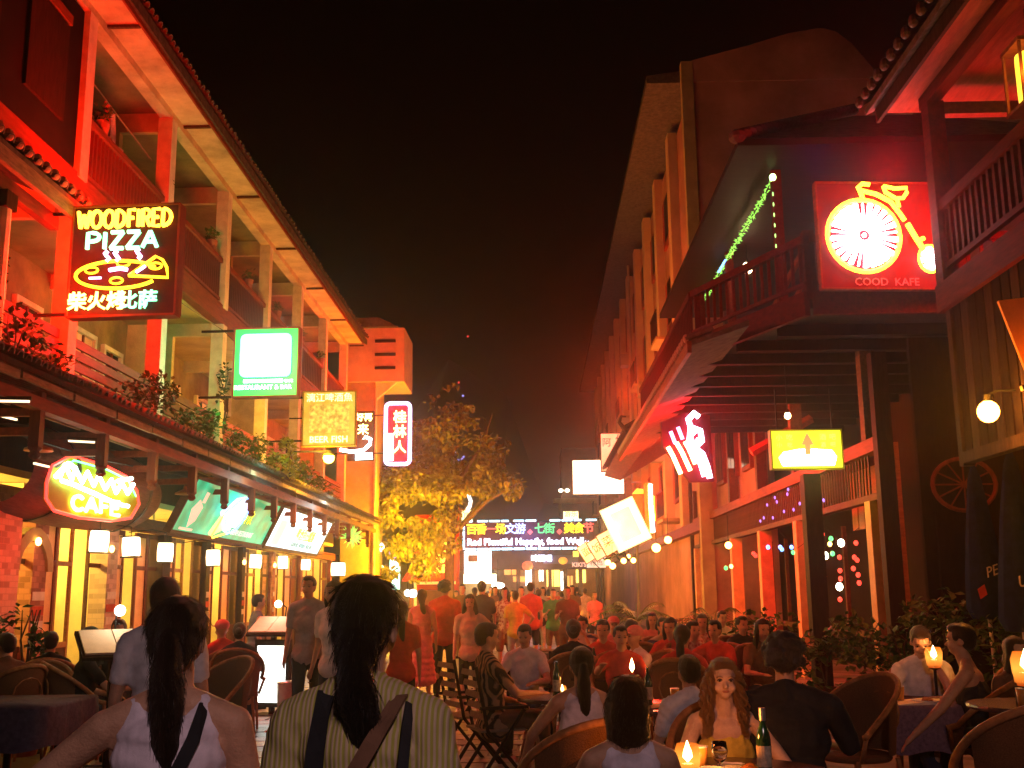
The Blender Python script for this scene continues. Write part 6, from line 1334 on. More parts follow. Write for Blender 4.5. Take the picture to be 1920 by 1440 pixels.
# ---------------- potted and roof plants
def bush(label, parts, m_, size, seed, name='bush', pot=None, cat='plant', group=None, stems=True):
    c0 = parts[0]; t = thing(name, label, cat, (c0[0],c0[1],min(p[2]-p[5] for p in parts)), group=group); m = MB()
    for i, (x,y,z,a,b_,c,n_) in enumerate(parts): foliage(m, (x,y,z),(a,b_,c), n_, size, seed=seed+i, clump=2.5)
    m.build('foliage', m_, t)
    if stems:
        m = MB(); rnd = random.Random(seed)
        for q in range(6):
            p = parts[q % len(parts)]; m.tube([(p[0],p[1],p[2]-p[5]),(p[0]+rnd.uniform(-.1,.1),p[1]+rnd.uniform(-.1,.1),p[2]),(p[0]+rnd.uniform(-.5,.5)*p[3],p[1]+rnd.uniform(-.5,.5)*p[4],p[2]+p[5]*.7)],[.014,.01,.005],5)
        o = m.build('stem', BARK, t); o['kind'] = 'stuff'
    if pot: m = MB(); m.lathe([(pot*.7,0),(pot,.34),(pot*1.08,.36),(pot*1.08,.4),(pot*.9,.4)], (c0[0],c0[1],pot*0), 14); m.build('pot', mat('clay_pot',(0.3,0.13,0.07),.8,6,.2,.2), t)
    return t
bush('dark bushy plants on the canopy roof at the far left edge', [(-6.25,9.0,4.95,.32,.8,.5,520),(-6.3,10.4,4.75,.3,.9,.4,480)], LEAF, .10, 101)
bush('dark trailing plant beside the white round column on the canopy', [(-6.2,12.3,4.7,.3,.9,.34,480),(-6.0,13.2,4.45,.25,.5,.2,240)], LEAF, .10, 103)
bush('reddish lit round bush in front of the second gallery post', [(-6.2,17.1,4.85,.35,.55,.36,520),(-6.05,16.0,4.6,.3,.7,.25,380)], LEAF, .10, 105)
bush('long row of green plants on the canopy, lit green by the light box', [(-6.15,19.6,4.72,.33,.9,.34,520),(-6.1,21.2,4.65,.33,.9,.30,520),(-6.1,18.6,4.55,.3,.5,.25,260)], LEAF, .11, 107)
bush('green leafy plants on the canopy below the green light box', [(-6.1,23.2,4.75,.35,.9,.36,520),(-6.0,24.8,4.6,.3,.8,.28,380)], LEAF, .12, 109)
bush('reddish brown plants on the far part of the canopy roof', [(-6.1,27.4,4.7,.35,1.2,.36,460),(-6.1,30.2,4.6,.35,1.4,.3,420)], LEAF, .13, 111)
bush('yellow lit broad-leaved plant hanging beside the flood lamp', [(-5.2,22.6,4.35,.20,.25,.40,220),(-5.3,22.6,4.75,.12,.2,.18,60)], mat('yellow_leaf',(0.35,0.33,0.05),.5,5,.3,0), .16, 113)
bush('climbing plant twining up the gallery post left of the green light box', [(-6.5,21.9,5.4,.14,.16,.5,200),(-6.5,21.9,6.1,.12,.14,.3,90)], LEAFD, .10, 115, name='climbing_plant')
bush('trailing vine on the red wall behind the round column', [(-6.9,13.0,5.6,.12,.35,.7,260),(-6.9,12.6,6.1,.1,.4,.2,90)], LEAFD, .10, 117, name='climbing_plant')
bush('dark potted shrub against the pier at the left edge', [(-5.35,11.4,1.15,.32,.3,.45,420)], LEAF, .11, 121, pot=.24, name='potted_shrub')
for i, (x, y, z, a, c, n_, lab) in enumerate(((4.9,13.3,1.15,.55,.45,700,'dark leafy shrub behind the man in the white shirt'),(4.0,13.6,.9,.5,.42,620,'dark low shrub at the foot of the brown corner post'),(5.6,12.2,1.25,.6,.5,620,'dark leafy shrub between the corner post and the slimmer navy parasol'),(5.9,10.9,1.2,.5,.55,520,'dim pale leaved shrub at the far right edge below the parasols'),(3.2,15.2,.95,.6,.38,620,'dark shrub under the terracotta columns, right of the bushy palm'))):
    bush(lab, [(x,y,z,a,.5,c,n_),(x-.4,y+.2,z-.25,a*.8,.4,c*.8,n_//2)], LEAF, .12, 140+i*3, pot=.26, name='potted_shrub', group='potted shrubs along the right terrace')
def palm(label, x, y, z, n_, L, seed):
    t = thing('potted_palm', label, 'plant', (x,y,0), rz=0); rnd = random.Random(seed)
    for q in range(n_):
        m = MB(); a = 2*math.pi*q/n_+rnd.uniform(-.3,.3); el_ = rnd.uniform(.5,1.25); d = Vector((math.cos(a),math.sin(a),0)); pts = []
        for k in range(9): f = k/8; pts.append(d*L*math.cos(el_)*f*1.1+Vector((0,0,z+L*math.sin(el_)*f-L*.55*f*f)))
        m.tube(pts,[.012*(1-.8*k/8)+.002 for k in range(9)],5)
        sd = d.cross(Vector((0,0,1)))
        for k in range(2,9):
            for s_ in (-1,1):
                for h_ in (0,.5):
                    p = pts[k].lerp(pts[k-1],h_); e_ = p+sd*s_*L*.30*(1-abs(k-4)/7)+d*.10-Vector((0,0,.10)); m.add([p,p+d*.035,e_],[(0,1,2)])
        m.build('frond', LEAF, t)
    m = MB(); m.lathe([(.16,0),(.22,.36),(.2,.38)],(0,0,0),14); m.build('pot', mat('clay_pot',(0.3,0.13,0.07),.8,6,.2,.2), t)
    m = MB(); m.tube([(0,0,.3),(0,0,z)],[.05,.03],7); m.build('stem', BARK, t)
palm('feathery potted palm in front of the orange terrace wall', 2.05, 22.5, .95, 14, 1.1, 1)
palm('bushy potted palm between the orange columns, left of the dark shrub', 3.0, 18.6, .9, 12, 1.0, 2)
# ================================================================ FURNITURE
def rattan_chair(label, x, y, rz, group='rattan armchairs', back=1.0):
    t = thing('rattan_chair', label, 'chair', (x,y,0), rz=rz, group=group)
    for sx in (-1,1):
        m = MB(); m.tube([(sx*.21,.20,.43),(sx*.235,.24,0)],[.018,.014],7); m.build('leg', RATTAN, t); m = MB(); m.tube([(sx*.20,-.19,.43),(sx*.24,-.27,0)],[.018,.014],7); m.build('leg', RATTAN, t)
    m = MB(); m.lathe([(.24,.41),(.255,.43),(.24,.455),(.02,.445)],(0,.01,0),20); m.build('seat', WEAVE, t, smooth=True)
    hz_ = lambda a: .98*back-.36*(abs(a)/115)**1.9; hoop = [(.30*math.sin(R(a)),.0-.34*math.cos(R(a)),hz_(a)) for a in range(-115,116,10)]
    m = MB(); m.tube([(-.30,.22,.60),(-.295,.19,.606)]+hoop+[(.295,.19,.606),(.30,.22,.60)],.021,8); m.tube([(-.24,.2,.43),(-.30,.20,.60)],.016,7); m.tube([(.24,.2,.43),(.30,.20,.60)],.016,7); m.build('arm_hoop', RATTAN, t, smooth=True)
    m = MB(); n_ = 19; vs = []
    for j in range(n_):
        f = j/(n_-1)*2-1; a = f*1.35; tx, ty = .295*math.sin(a), -.335*math.cos(a); top = hz_(math.degrees(a))-.004
        for (zz) in (.45,(top+.45)/2,top): r_ = 1+.0*(zz); vs += [(tx*(.86+.14*(zz-.45)/.5),ty*(.86+.14*(zz-.45)/.5),zz)]
    k = len(vs); vs += [(v[0]*.965,v[1]*.965,v[2]) for v in vs]; fs = []
    for j in range(n_-1):
        for q in range(2): a = j*3+q; fs += [(a,a+3,a+4,a+1),(k+a+1,k+a+4,k+a+3,k+a)]
    m.add(vs, fs); m.build('back_weave', WEAVE, t, smooth=True)
    m = MB(); m.tube([(0,-.325,.95*back-.1)]+[(.15*math.cos(R(a))*1.0,-.33+.04*abs(math.cos(R(a))),.72+.15*math.sin(R(a))) for a in range(90,451,30)],.009,6); m.build('back_ring', RATTAN, t)
    return t
def folding_chair(label, x, y, rz, group='slatted folding chairs'):
    t = thing('folding_chair', label, 'chair', (x,y,0), rz=rz, group=group)
    for sx in (-1,1):
        m = MB(); m.tube([(sx*.24,-.24,0),(sx*.24,.2,.62)],.016,6); m.build('leg', DKWOOD, t); m = MB(); m.tube([(sx*.22,.26,0),(sx*.22,-.12,.45),(sx*.22,-.22,.98)],.016,6); m.build('back_upright', DKWOOD, t)
        m = MB(); m.cb((sx*.245,.02,.64),(.05,.42,.025)); m.build('armrest', DKWOOD, t)
    m = MB(); m.box(-.22,.22,-.18,.22,.44,.46); m.build('seat', CANV, t)
    sl_ = MB(); sl_.cb((0,0,0),(.43,.015,.05)); slm = pmesh(sl_,'back_slat',CANV)
    for q in range(5): inst('back_slat', slm, t, (0,-.145-.018*q,.56+.09*q), (R(-12),0,0))
    return t
def stool(label, x, y, rz):
    t = thing('stool', label, 'stool', (x,y,0), rz=rz, group='round wooden stools'); m = MB(); m.lathe([(.17,.40),(.18,.42),(.17,.44),(.02,.44)],(0,0,0),18); m.build('seat', WOOD, t)
    for a in (45,135,225,315): m = MB(); m.tube([(.12*math.cos(R(a)),.12*math.sin(R(a)),.40),(.19*math.cos(R(a)),.19*math.sin(R(a)),0)],.016,6); m.build('leg', WOOD, t)
    return t
def round_table(label, x, y, r_=.42, h=.73, cl=None, sq=False, cat='table', items=None):
    t = thing('cafe_table', label, cat, (x,y,0), rz=0)
    m = MB(); m.lathe([(.02,.02),(.24,.02),(.25,0),(.24,0)],(0,0,0),16); m.lathe([(.03,.03),(.03,h-.03)],(0,0,0),10); m.build('pedestal', DARK, t)
    m = MB(); 
    if sq: m.box(-r_,r_,-r_,r_,h-.03,h)
    else: m.lathe([(r_,h-.03),(r_+.005,h-.015),(r_,h),(.01,h)],(0,0,0),28)
    m.build('tabletop', mat('dark_tabletop',(0.10,0.045,0.035),.25,5,.3,.1,spec=.5), t)
    if cl:
        c = thing('tablecloth', cl[0], 'tablecloth', (x,y,h), rz=0); m = MB(); n_ = 48; vs = []
        def rad(a): return (1.0 if not sq else min(1/max(abs(math.cos(a)),1e-6),1/max(abs(math.sin(a)),1e-6),1.38))*r_
        rings = [(0.02,.004),(1.02,.006),(1.035,-.02),(1.05,-.12),(1.06,-.22),(1.07,-.32)]
        for (f,z) in rings:
            for j in range(n_): a = 2*math.pi*j/n_; w_ = 1+ (.035*math.sin(a*11)+.02*math.sin(a*5+1))*max(0,-z)*4; q = rad(a)*f*w_; vs.append((q*math.cos(a),q*math.sin(a),z+(.02*math.sin(a*7) if z < -.3 else 0)))
        m.add(vs,[(i*n_+j,i*n_+(j+1)%n_,(i+1)*n_+(j+1)%n_,(i+1)*n_+j) for i in range(len(rings)-1) for j in range(n_)]); m.build('cloth', cl[1], c, smooth=True)
    return t
FLM = emi('candle_flame',(1.0,0.72,0.25),45); CGL = bpy.data.materials.new('amber_candle_glass'); CGL.use_nodes = True
_n = CGL.node_tree.nodes; _l = CGL.node_tree.links; _n.remove(_n['Principled BSDF']); _tr = _n.new('ShaderNodeBsdfTransparent'); _em = _n.new('ShaderNodeEmission'); _mx = _n.new('ShaderNodeMixShader')
_em.inputs[1].default_value = 1.3
_tc = _n.new('ShaderNodeTexCoord'); _sx = _n.new('ShaderNodeSeparateXYZ'); _rp = _n.new('ShaderNodeValToRGB'); _l.new(_tc.outputs['Generated'],_sx.inputs[0]); _l.new(_sx.outputs[2],_rp.inputs[0]); _l.new(_rp.outputs[0],_em.inputs[0])
_rp.color_ramp.elements[0].color = (0.45,0.05,0.004,1); _rp.color_ramp.elements[1].color = (0.75,0.14,0.01,1); _q = _rp.color_ramp.elements.new(.5); _q.color = (1.2,0.42,0.05,1)
_mx.inputs[0].default_value = .5; _l.new(_tr.outputs[0],_mx.inputs[1]); _l.new(_em.outputs[0],_mx.inputs[2]); _l.new(_mx.outputs[0],_n['Material Output'].inputs[0])
def candle(label, x, y, z, W=16, s_=1.0, glass_=True):
    t = thing('candle_glass' if glass_ else 'candle', label, 'candle', (x,y,z), rz=0)
    if glass_:
        m = MB(); m.lathe([(.030*s_,0),(.042*s_,.04*s_),(.045*s_,.08*s_),(.036*s_,.105*s_),(.034*s_,.103*s_),(.042*s_,.08*s_),(.038*s_,.01*s_)],(0,0,0),16); m.build('glass', CGL, t, smooth=True)
        m = MB(); m.lathe([(.02*s_,.012*s_),(.02*s_,.04*s_),(.004,.042*s_)],(0,0,0),10); m.build('wax', WHITE, t)
        m = MB(); m.lathe([(.002,.045*s_),(.017*s_,.062*s_),(.014*s_,.08*s_),(.001,.115*s_)],(0,0,0),10); m.build('flame', FLM, t, smooth=True); hz = .16*s_
    else:
        m = MB(); m.lathe([(.011,0),(.010,.16*s_),(.002,.165*s_)],(0,0,0),8); m.build('wax', C_RED, t); m = MB(); m.lathe([(.002,.165*s_),(.016*s_,.19*s_),(.012*s_,.215*s_),(.001,.25*s_)],(0,0,0),10); m.build('flame', FLM, t, smooth=True); hz = .28*s_
    light('candle_light', (x,y-.03,z+hz), (1.0,0.42,0.12), W, .03); return t
# ---- front right table with its things
TX, TY = PX(1345,5.25), 5.25
round_table('dark round table nearest the camera, with candle, glass and bottle', TX, TY, .50, .76)
candle('glowing orange candle glass on the nearest table, beside the bob-haired woman', PX(1271,5.15), 5.15, .765, 20, 1.35)
t = thing('beer_bottle', 'dark green beer bottle with a pale label on the nearest table', 'bottle', (PX(1407,5.1),5.1,.762), rz=0)
m = MB(); m.lathe([(.030,0),(.033,.01),(.033,.17),(.026,.205),(.014,.235),(.013,.29),(.015,.292),(.015,.305),(.008,.306)],(0,0,0),18); m.build('glass', mat('green_bottle_glass',(0.01,0.05,0.015),.08,4,.2,0,spec=.8), t, smooth=True)
m = MB(); m.lathe([(.0338,.05),(.0342,.052),(.0342,.14),(.0338,.142)],(0,0,0),18); m.build('label', mat('bottle_label',(0.45,0.36,0.25),.5,30,.5,.1), t); m = MB(); m.lathe([(.0145,.25),(.0155,.252),(.0155,.306)],(0,0,0),12); m.build('foil', mat('silver_foil',(0.6,0.6,0.55),.35,30,.3,.1,metal=.8), t)
t = thing('wine_glass', 'empty stemmed glass between the candle and the bottle', 'glass', (PX(1328,5.1),5.1,.762), rz=0); m = MB(); m.lathe([(.032,0),(.03,.004),(.004,.01),(.004,.06),(.03,.085),(.038,.12),(.032,.16),(.0305,.16),(.036,.12),(.028,.088),(.002,.066)],(0,0,0),20); m.build('bowl', GLASS, t, smooth=True)
t = thing('white_cup', 'small white cup on the nearest table below the wine glass', 'cup', (PX(1313,4.98),4.98,.762), rz=0); m = MB(); m.lathe([(.035,0),(.052,.03),(.056,.065),(.053,.065),(.048,.032),(.02,.012)],(0,0,0),20); m.build('bowl', mat('white_ceramic',(0.75,0.72,0.68),.25,4,.05,0), t, smooth=True)
m = MB(); m.tube([(.053,0,.055),(.078,0,.045),(.075,0,.02),(.05,0,.018)],.006,6); m.build('handle', mat('white_ceramic',(0.75,0.72,0.68),.25,4,.05,0), t)
t = thing('small_dish', 'shallow dish on the near table, bottom edge of the frame', 'dish', (PX(1370,4.9),4.9,.762), rz=0); m = MB(); m.lathe([(.05,0),(.085,.018),(.084,.022),(.05,.006)],(0,0,0),20); m.build('plate', mat('rose_ceramic',(0.55,0.25,0.2),.3,4,.05,0), t, smooth=True)
# ---- other tables
round_table('dark round table behind the nearest one, a lit menu card on it', PX(1225,8.6), 8.6, .45, .73)
t = thing('menu_card', 'triangular orange lit menu sheet lying on the second table', 'menu', (PX(1238,8.5),8.5,.735), rz=20); m = MB(); m.box(-.22,.2,-.14,.14,0,.006); m.build('sheet', mat('orange_paper',(0.62,0.32,0.14),.7,5,.1,.05), t)
candle('tall thin red candle with a bright flame, standing on the second table', PX(1177,9.0), 9.0, .735, 3.5, 1.3, False)
round_table('small clothed table between the man in white and the bare-shouldered person', PX(1672,8.6), 8.6, .42, .74, ('dim violet patterned tablecloth with a fringed edge at the couple\'s table', mat('violet_pattern_cloth',(0.16,0.10,0.14),.9,40,.35,.3)))
t = thing('open_book', 'open pale menu book lying on the couple\'s table', 'book', (PX(1685,8.4),8.4,.752), rz=8); m = MB(); m.add([(-.2,-.12,.0),(0,-.12,.015),(.2,-.12,0),(-.2,.12,0),(0,.12,.015),(.2,.12,0),(-.2,-.12,-.012),(.2,-.12,-.012),(-.2,.12,-.012),(.2,.12,-.012)],[(0,1,4,3),(1,2,5,4),(6,8,9,7),(0,6,7,2,1),(3,4,5,9,8),(0,3,8,6),(2,7,9,5)]); m.build('pages', mat('menu_paper',(0.7,0.55,0.42),.7,9,.1,.05), t)
candle('bright candle glowing between the couple at the right', PX(1721,8.75), 8.75, .98, 4.5, 1.5)
t = thing('candle_stand', 'slender dark stand holding up the candle between the couple', 'stand', (PX(1721,8.75),8.75,.742), rz=0); m = MB(); m.lathe([(.06,0),(.06,.01),(.012,.03),(.012,.22),(.05,.236)],(0,0,0),12); m.build('stem', DARK, t)
round_table('small round table at the right edge carrying a bright candle glass', PX(1890,7.2), 7.2, .40, .86)
candle('large bright candle glass at the right edge before the red backed chair', PX(1884,7.05), 7.05, .865+.12, 5, 2.0)
t = thing('candle_block', 'dark wooden block under the candle at the right edge', 'block', (PX(1884,7.05),7.05,.862), rz=0); m = MB(); m.cb((0,0,.06),(.12,.12,.118)); m.build('block', DKWOOD, t)
t = thing('green_bottle', 'short green bottle beside the candle at the right edge', 'bottle', (PX(1901,6.9),6.9,.862), rz=0); m = MB(); m.lathe([(.03,0),(.033,.1),(.012,.15),(.012,.19)],(0,0,0),14); m.build('glass', mat('green_bottle_glass',(0.01,0.05,0.015),.08,4,.2,0,spec=.8), t, smooth=True)
round_table('square table with a drooping dark cloth at the lower left edge', PX(45,9.2), 9.2, .52, .74, ('dark blue violet tablecloth hanging to one side on the left table', mat('slate_cloth',(0.10,0.09,0.14),.9,20,.3,.3)), sq=True)
round_table('dark shiny table behind the left one, its edge catching yellow light', PX(150,12.3), 12.3, .5, .74, sq=True)
round_table('low table with stacked trays in the middle of the terrace', PX(1050,14.0), 14.0, .45, .74, sq=True)
for i in range(3):
    t = thing('serving_tray', ['topmost pale slatted tray on the middle table','middle pale slatted tray of the stack','lowest pale slatted tray of the stack'][2-i], 'tray', (PX(1042,14.0),14.0,.742+.05*i), rz=4*i)
    for q in range(5): m = MB(); m.box(-.3,.3,-.2+q*.08,-.14+q*.08,.01,.03); m.build('slat', BOARD, t)
    m = MB(); m.box(-.31,-.28,-.2,.2,0,.0095); m.build('runner', BROWN, t); m = MB(); m.box(.28,.31,-.2,.2,0,.0095); m.build('runner', BROWN, t)
t = thing('paper_cup', 'pale upright tumbler beside the stacked trays', 'cup', (PX(1072,13.6),13.6,.742), rz=0); m = MB(); m.lathe([(.05,0),(.065,.26),(.06,.26),(.045,.01)],(0,0,0),14); m.build('cup', mat('tumbler',(0.6,0.45,0.3),.4,5,.2,0), t, smooth=True)
for (px, Y, lab, W) in ((1050,9.3,'tiny tea light behind the ponytailed woman','0'),(1120,11.5,'small candle glass between the red shirted diners','0'),(1233,10.8,'small candle glass left of the red shirts','0')):
    candle(lab, PX(px,Y), Y, .74, 3, .8)
    round_table(('small round table with a tea light behind the ponytailed woman' if px == 1050 else 'small round table among the red shirted diners' if px == 1120 else 'small round table with a candle left of the red shirts'), PX(px,Y), Y, .38, .735)
def clutter(px, Y, z, what, label):
    x = PX(px,Y); t = thing(what, label, {'tumbler':'glass','plate':'plate','napkin':'napkin','jug':'jug','beer_bottle':'bottle'}[what], (x,Y,z), rz=(px*7)%90)
    m = MB()
    if what == 'tumbler': m.lathe([(.028,0),(.036,.11),(.034,.11),(.026,.01)],(0,0,0),14); m.build('bowl', mat('amber_drink',(0.55,0.25,0.05),.1,5,.2,0,spec=.6), t, smooth=True); m = MB(); m.lathe([(.0365,.108),(.037,.114),(.034,.114)],(0,0,0),14); m.build('rim', mat('white_ceramic',(0.75,0.72,0.68),.25,4,.05,0), t)
    if what == 'plate': m.lathe([(.06,0),(.115,.016),(.114,.02),(.06,.006)],(0,0,0),20); m.build('dish', mat('white_ceramic',(0.75,0.72,0.68),.25,4,.05,0), t, smooth=True); m = MB(); m.ell((0,0,.016),(.05,.04,.02),8); m.ell((.02,.02,.02),(.03,.03,.02),8); m.build('food', mat('stewed_food',(0.3,0.1,0.03),.5,40,.5,.4), t)
    if what == 'napkin': m.add([(-.07,-.07,0),(.07,-.06,.004),(.06,.07,.012),(-.06,.06,.003),(-.07,-.07,-.001),(.07,-.06,.002),(.06,.07,.010),(-.06,.06,.001)],[(0,1,2,3),(7,6,5,4),(0,4,5,1),(1,5,6,2),(2,6,7,3),(3,7,4,0)]); m.build('paper', WHITE, t); m = MB(); m.box(-.01,.01,-.05,.05,.012,.016); m.build('crease', C_PINKW, t)
    if what == 'beer_bottle': m.lathe([(.030,0),(.033,.01),(.033,.17),(.026,.205),(.014,.235),(.013,.29),(.008,.29)],(0,0,0),14); m.build('glass', mat('green_bottle_glass',(0.01,0.05,0.015),.08,4,.2,0,spec=.8), t, smooth=True); m = MB(); m.lathe([(.0338,.05),(.0342,.052),(.0342,.14),(.0338,.142)],(0,0,0),14); m.build('label', mat('bottle_label',(0.45,0.36,0.25),.5,30,.5,.1), t)
clutter(1205,8.5,.732,'beer_bottle','green beer bottle beside the tall red candle on the second table'); clutter(1252,8.7,.732,'tumbler','amber drink glass on the second table right of the menu sheet')
clutter(1380,5.25,.762,'plate','plate of food on the nearest table under the bottle'); clutter(1294,5.3,.762,'tumbler','amber drink glass just right of the orange candle'); clutter(1348,5.45,.762,'napkin','crumpled white napkin before the blond woman')
clutter(1655,8.5,.753,'tumbler','amber drink glass at the far left of the couple\'s table'); clutter(1703,8.4,.753,'plate','plate beside the open menu on the couple\'s table')
clutter(1040,9.2,.737,'beer_bottle','green beer bottle beside the tea light in the centre'); clutter(1108,11.4,.737,'beer_bottle','green bottle among the red shirted diners'); clutter(1245,10.7,.737,'tumbler','drink glass before the red shirts'); clutter(160,12.2,.742,'tumbler','drink glass on the shiny left table'); clutter(130,12.2,.742,'plate','plate on the shiny left table'); clutter(1872,7.0,.862,'tumbler','drink glass beside the big candle at the right edge')
# menu stands at left
def lectern(label, x, y, rz, lit=False, s_=1.0):
    t = thing('menu_stand', label, 'menu stand', (x,y,0), rz=rz)
    m = MB(); m.box(-.03,.03,-.03,.03,.03,1.1); m.build('post', DKWOOD, t); m = MB(); m.box(-.25,.25,-.2,.2,0,.03); m.build('foot', DKWOOD, t)
    m = MB(); m.cb((0,-.02,1.17),(.62,.44,.035),(R(30),0,0)); m.build('desk', DKWOOD, t)
    for sx in (-1,1): m = MB(); m.cb((sx*.145,-.035,1.20),(.28,.38,.02),(R(30),0,0)); m.build('page', mat('menu_paper',(0.7,0.55,0.42),.7,9,.1,.05), t)
    m = MB(); m.tube([(.05,.2,1.25),(.06,.22,1.42),(.04,.05,1.5)],.01,6); m.build('lamp_arm', DARK, t); m = MB(); m.ell((.04,.02,1.47),(.05,.05,.05),12); m.build('bulb', emi('stand_bulb',(1.0,0.9,0.7) if not lit else (0.8,0.85,1.0),30), t, smooth=True)
    if lit:
        m = MB(); m.box(-.26,.26,-.04,.04,.12,1.0); m.build('panel', DKWOOD, t); m = MB(); m.box(-.21,.21,-.06,-.041,.18,.92); m.build('lit_poster', litface('poster_face',(0.9,1.0,0.8),(1.0,1.0,1.0),2.2,4), t)
    return t
lectern('menu stand with an open lit menu and globe bulb before the brick wall', PX(228,9.8), 9.8, 35)
light('menu_light', (PX(228,9.8)+.1,9.55,1.62), (1.0,0.75,0.4), 9, .06)
lectern('menu stand with a lit poster below, beside the woman in the dark dress', PX(523,14.8), 14.8, -15, True)
light('menu_light', (PX(515,14.8),14.4,1.55), (1.0,0.85,0.7), 9, .06)
t = thing('metal_bin', 'pale cylindrical bin on the paving beside the lit poster stand', 'bin', (PX(552,14.5),14.5,0), rz=0); m = MB(); m.lathe([(.13,0),(.15,.45),(.16,.46),(.12,.48)],(0,0,0),16); m.build('drum', STEEL, t, smooth=True)
# street lamp behind the viewer: what lights the backs of the people in front
t = thing('street_lamp', 'shaded street lamp on a pole behind the viewpoint', 'lamp', (1.2,-2.6,0)); m = MB(); m.tube([(1.2,-2.6,0),(1.2,-2.6,4.5),(.95,-2.4,4.6)],.05,10); m.build('pole', DARK, t); m = MB(); m.lathe([(.03,4.62),(.22,4.48),(.24,4.4),(.22,4.4),(.03,4.6)],(.9,-2.4,0),14); m.build('shade', DARK, t); m = MB(); m.ell((.9,-2.4,4.42),(.12,.12,.08),14); m.build('bulb', emi('street_globe',(1.0,0.72,0.78),9), t, smooth=True)
_s = bpy.data.lights.new('street_lamp_light','SPOT'); _s.energy = 360; _s.color = (1.0,0.66,0.70); _s.spot_size = R(52); _s.spot_blend = .7; _s.shadow_soft_size = .2
_so = bpy.data.objects.new('street_lamp_light', _s); COL.objects.link(_so); _so.location = (.9,-2.35,4.3); _so.rotation_euler = (Vector((.2,6.5,.7))-Vector((.9,-2.35,4.3))).to_track_quat('-Z','Y').to_euler()
# ================================================================ PEOPLE
def sit(label, px, Y, rz, chair='r', clab=None, h=1.66, dy=0, **k):
    x = PX(px,Y); o = person(label, x, Y, rz, 'sit', h, **k)
    if chair == 'r': rattan_chair(clab, x, Y, rz)
    elif chair == 's': stool(clab, x, Y, rz)
    elif chair == 'f': folding_chair(clab, x, Y, rz)
    return o
def stand(label, px, Y, rz, top_py, **k):
    h = PZ(top_py, Y); h = h if k.pop('free', 0) else h
    return person(label, PX(px,Y), Y, rz, k.pop('pose','stand'), h, **k)
KNIT = mat('ribbed_knit', (0.36,0.33,0.07), 0.95, 26.0, .12, .25, kind='wave', stretch=(1,.02,.02), col2=(0.46,0.34,0.22), spec=.1)
# foreground women
t, P = stand('woman in a white tank top seen from behind with a long dark ponytail, bottom left', 338, 2.75, 8, 1113, arms=(((.06,.04,-.27),(.10,.10,-.50)),((.22,.05,-.17),(.40,.20,-.30))), hair='pony', hm=HAIRB, top=C_PINKW, topk='tank', bot=C_DENIM, vox=.008, strands=1500, hs=.94, skin=SKIN, pose='walk', face=False)
S = P['S']; strap(t, [S(.51,.09,-.0),S(.495,.09,-.06),S(.42,.075,-.105),S(.34,.04,-.128),S(.25,-.01,-.140),S(.1,-.08,-.135),S(-.02,-.13,-.125),S(-.08,-.18,-.05)], .035, .006, C_BLACK, k=P['k'])
t, P = stand('dark haired woman in a ribbed green and cream knit top seen from behind, bottom centre', 682, 2.5, -6, 1086, arms=('down','down'), hair='lowpony', hm=HAIRK, top=KNIT, topk='sleeve', bot=C_DENIM, vox=.008, strands=1700, hs=.98, pose='walk', wide=.98, face=False, nod=4)
S = P['S']; strap(t, [S(.515,.10,.02),S(.515,.105,-.06),S(.42,.06,-.140),S(.30,-.01,-.160),S(.12,-.09,-.150),S(-.02,-.14,-.145),S(-.1,-.19,-.06)], .036, .008, C_BROWN, k=P['k'])
strap(t, [S(.53,-.07,.01),S(.525,-.075,-.055),S(.47,-.075,-.098),S(.40,-.075,-.128),S(.32,-.075,-.140),S(.25,-.075,-.142),S(.15,-.075,-.138),S(.08,-.075,-.142),S(-.1,-.075,-.165)], .045, .006, C_BLACK, 'dark_stripe', k=P['k'])
strap(t, [S(.50,.13,-.06),S(.45,.13,-.085),S(.38,.13,-.112),S(.25,.125,-.122),S(.08,.125,-.115)], .025, .005, C_BLACK, 'dark_stripe', k=P['k'])
t, P = stand('person in a white shirt walking just ahead of the ponytailed woman at the left', 316, 5.8, 12, 1080, arms=('down','down'), hair='short', hm=HAIRB, top=C_WHITE, topk='tee', vox=.014, strands=250, pose='walk', wide=1.05)
# middle distance standing
stand('tall man in a grey white T-shirt and dark trousers standing before the shops', 587, 12.6, 175, 1078, hair='short', top=C_GREY, bot=C_BLACK, vox=.018, arms=('down','down'), wide=1.05)
stand('person in a pinkish top half hidden behind the foreground woman', 636, 11.0, 150, 1088, hair='bob', top=C_PINKW, bot=C_DENIM, vox=.021)
stand('woman in a dark sleeveless dress reading at the lit menu stand', 487, 15.6, -60, 1110, hair='short', top=C_BLUE, topk='dress', vox=.018, arms=('down','hold'))
stand('woman in a coral red dress seen from behind in the street', 795, 16.6, 5, 1104, hair='lowpony', hm=HAIRB, top=C_PINK, topk='dress', vox=.018)
stand('man in a bright red T-shirt and dark trousers seen from behind', 836, 17.0, -4, 1089, hair='curly', top=C_RED, bot=C_BLACK, vox=.018, wide=1.12)
stand('woman in a cream top and black shorts facing us beside the red shirt', 884, 14.5, 178, 1114, hair='long', top=C_CREAM, bot=C_BLACK, botk='shorts', vox=.018, arms=('down','hip'), skin=SKIN2)
stand('person in a dark top behind the foreground woman\'s right shoulder', 757, 11.5, 10, 1125, hair='pony', top=C_RED, bot=C_BLACK, vox=.021)
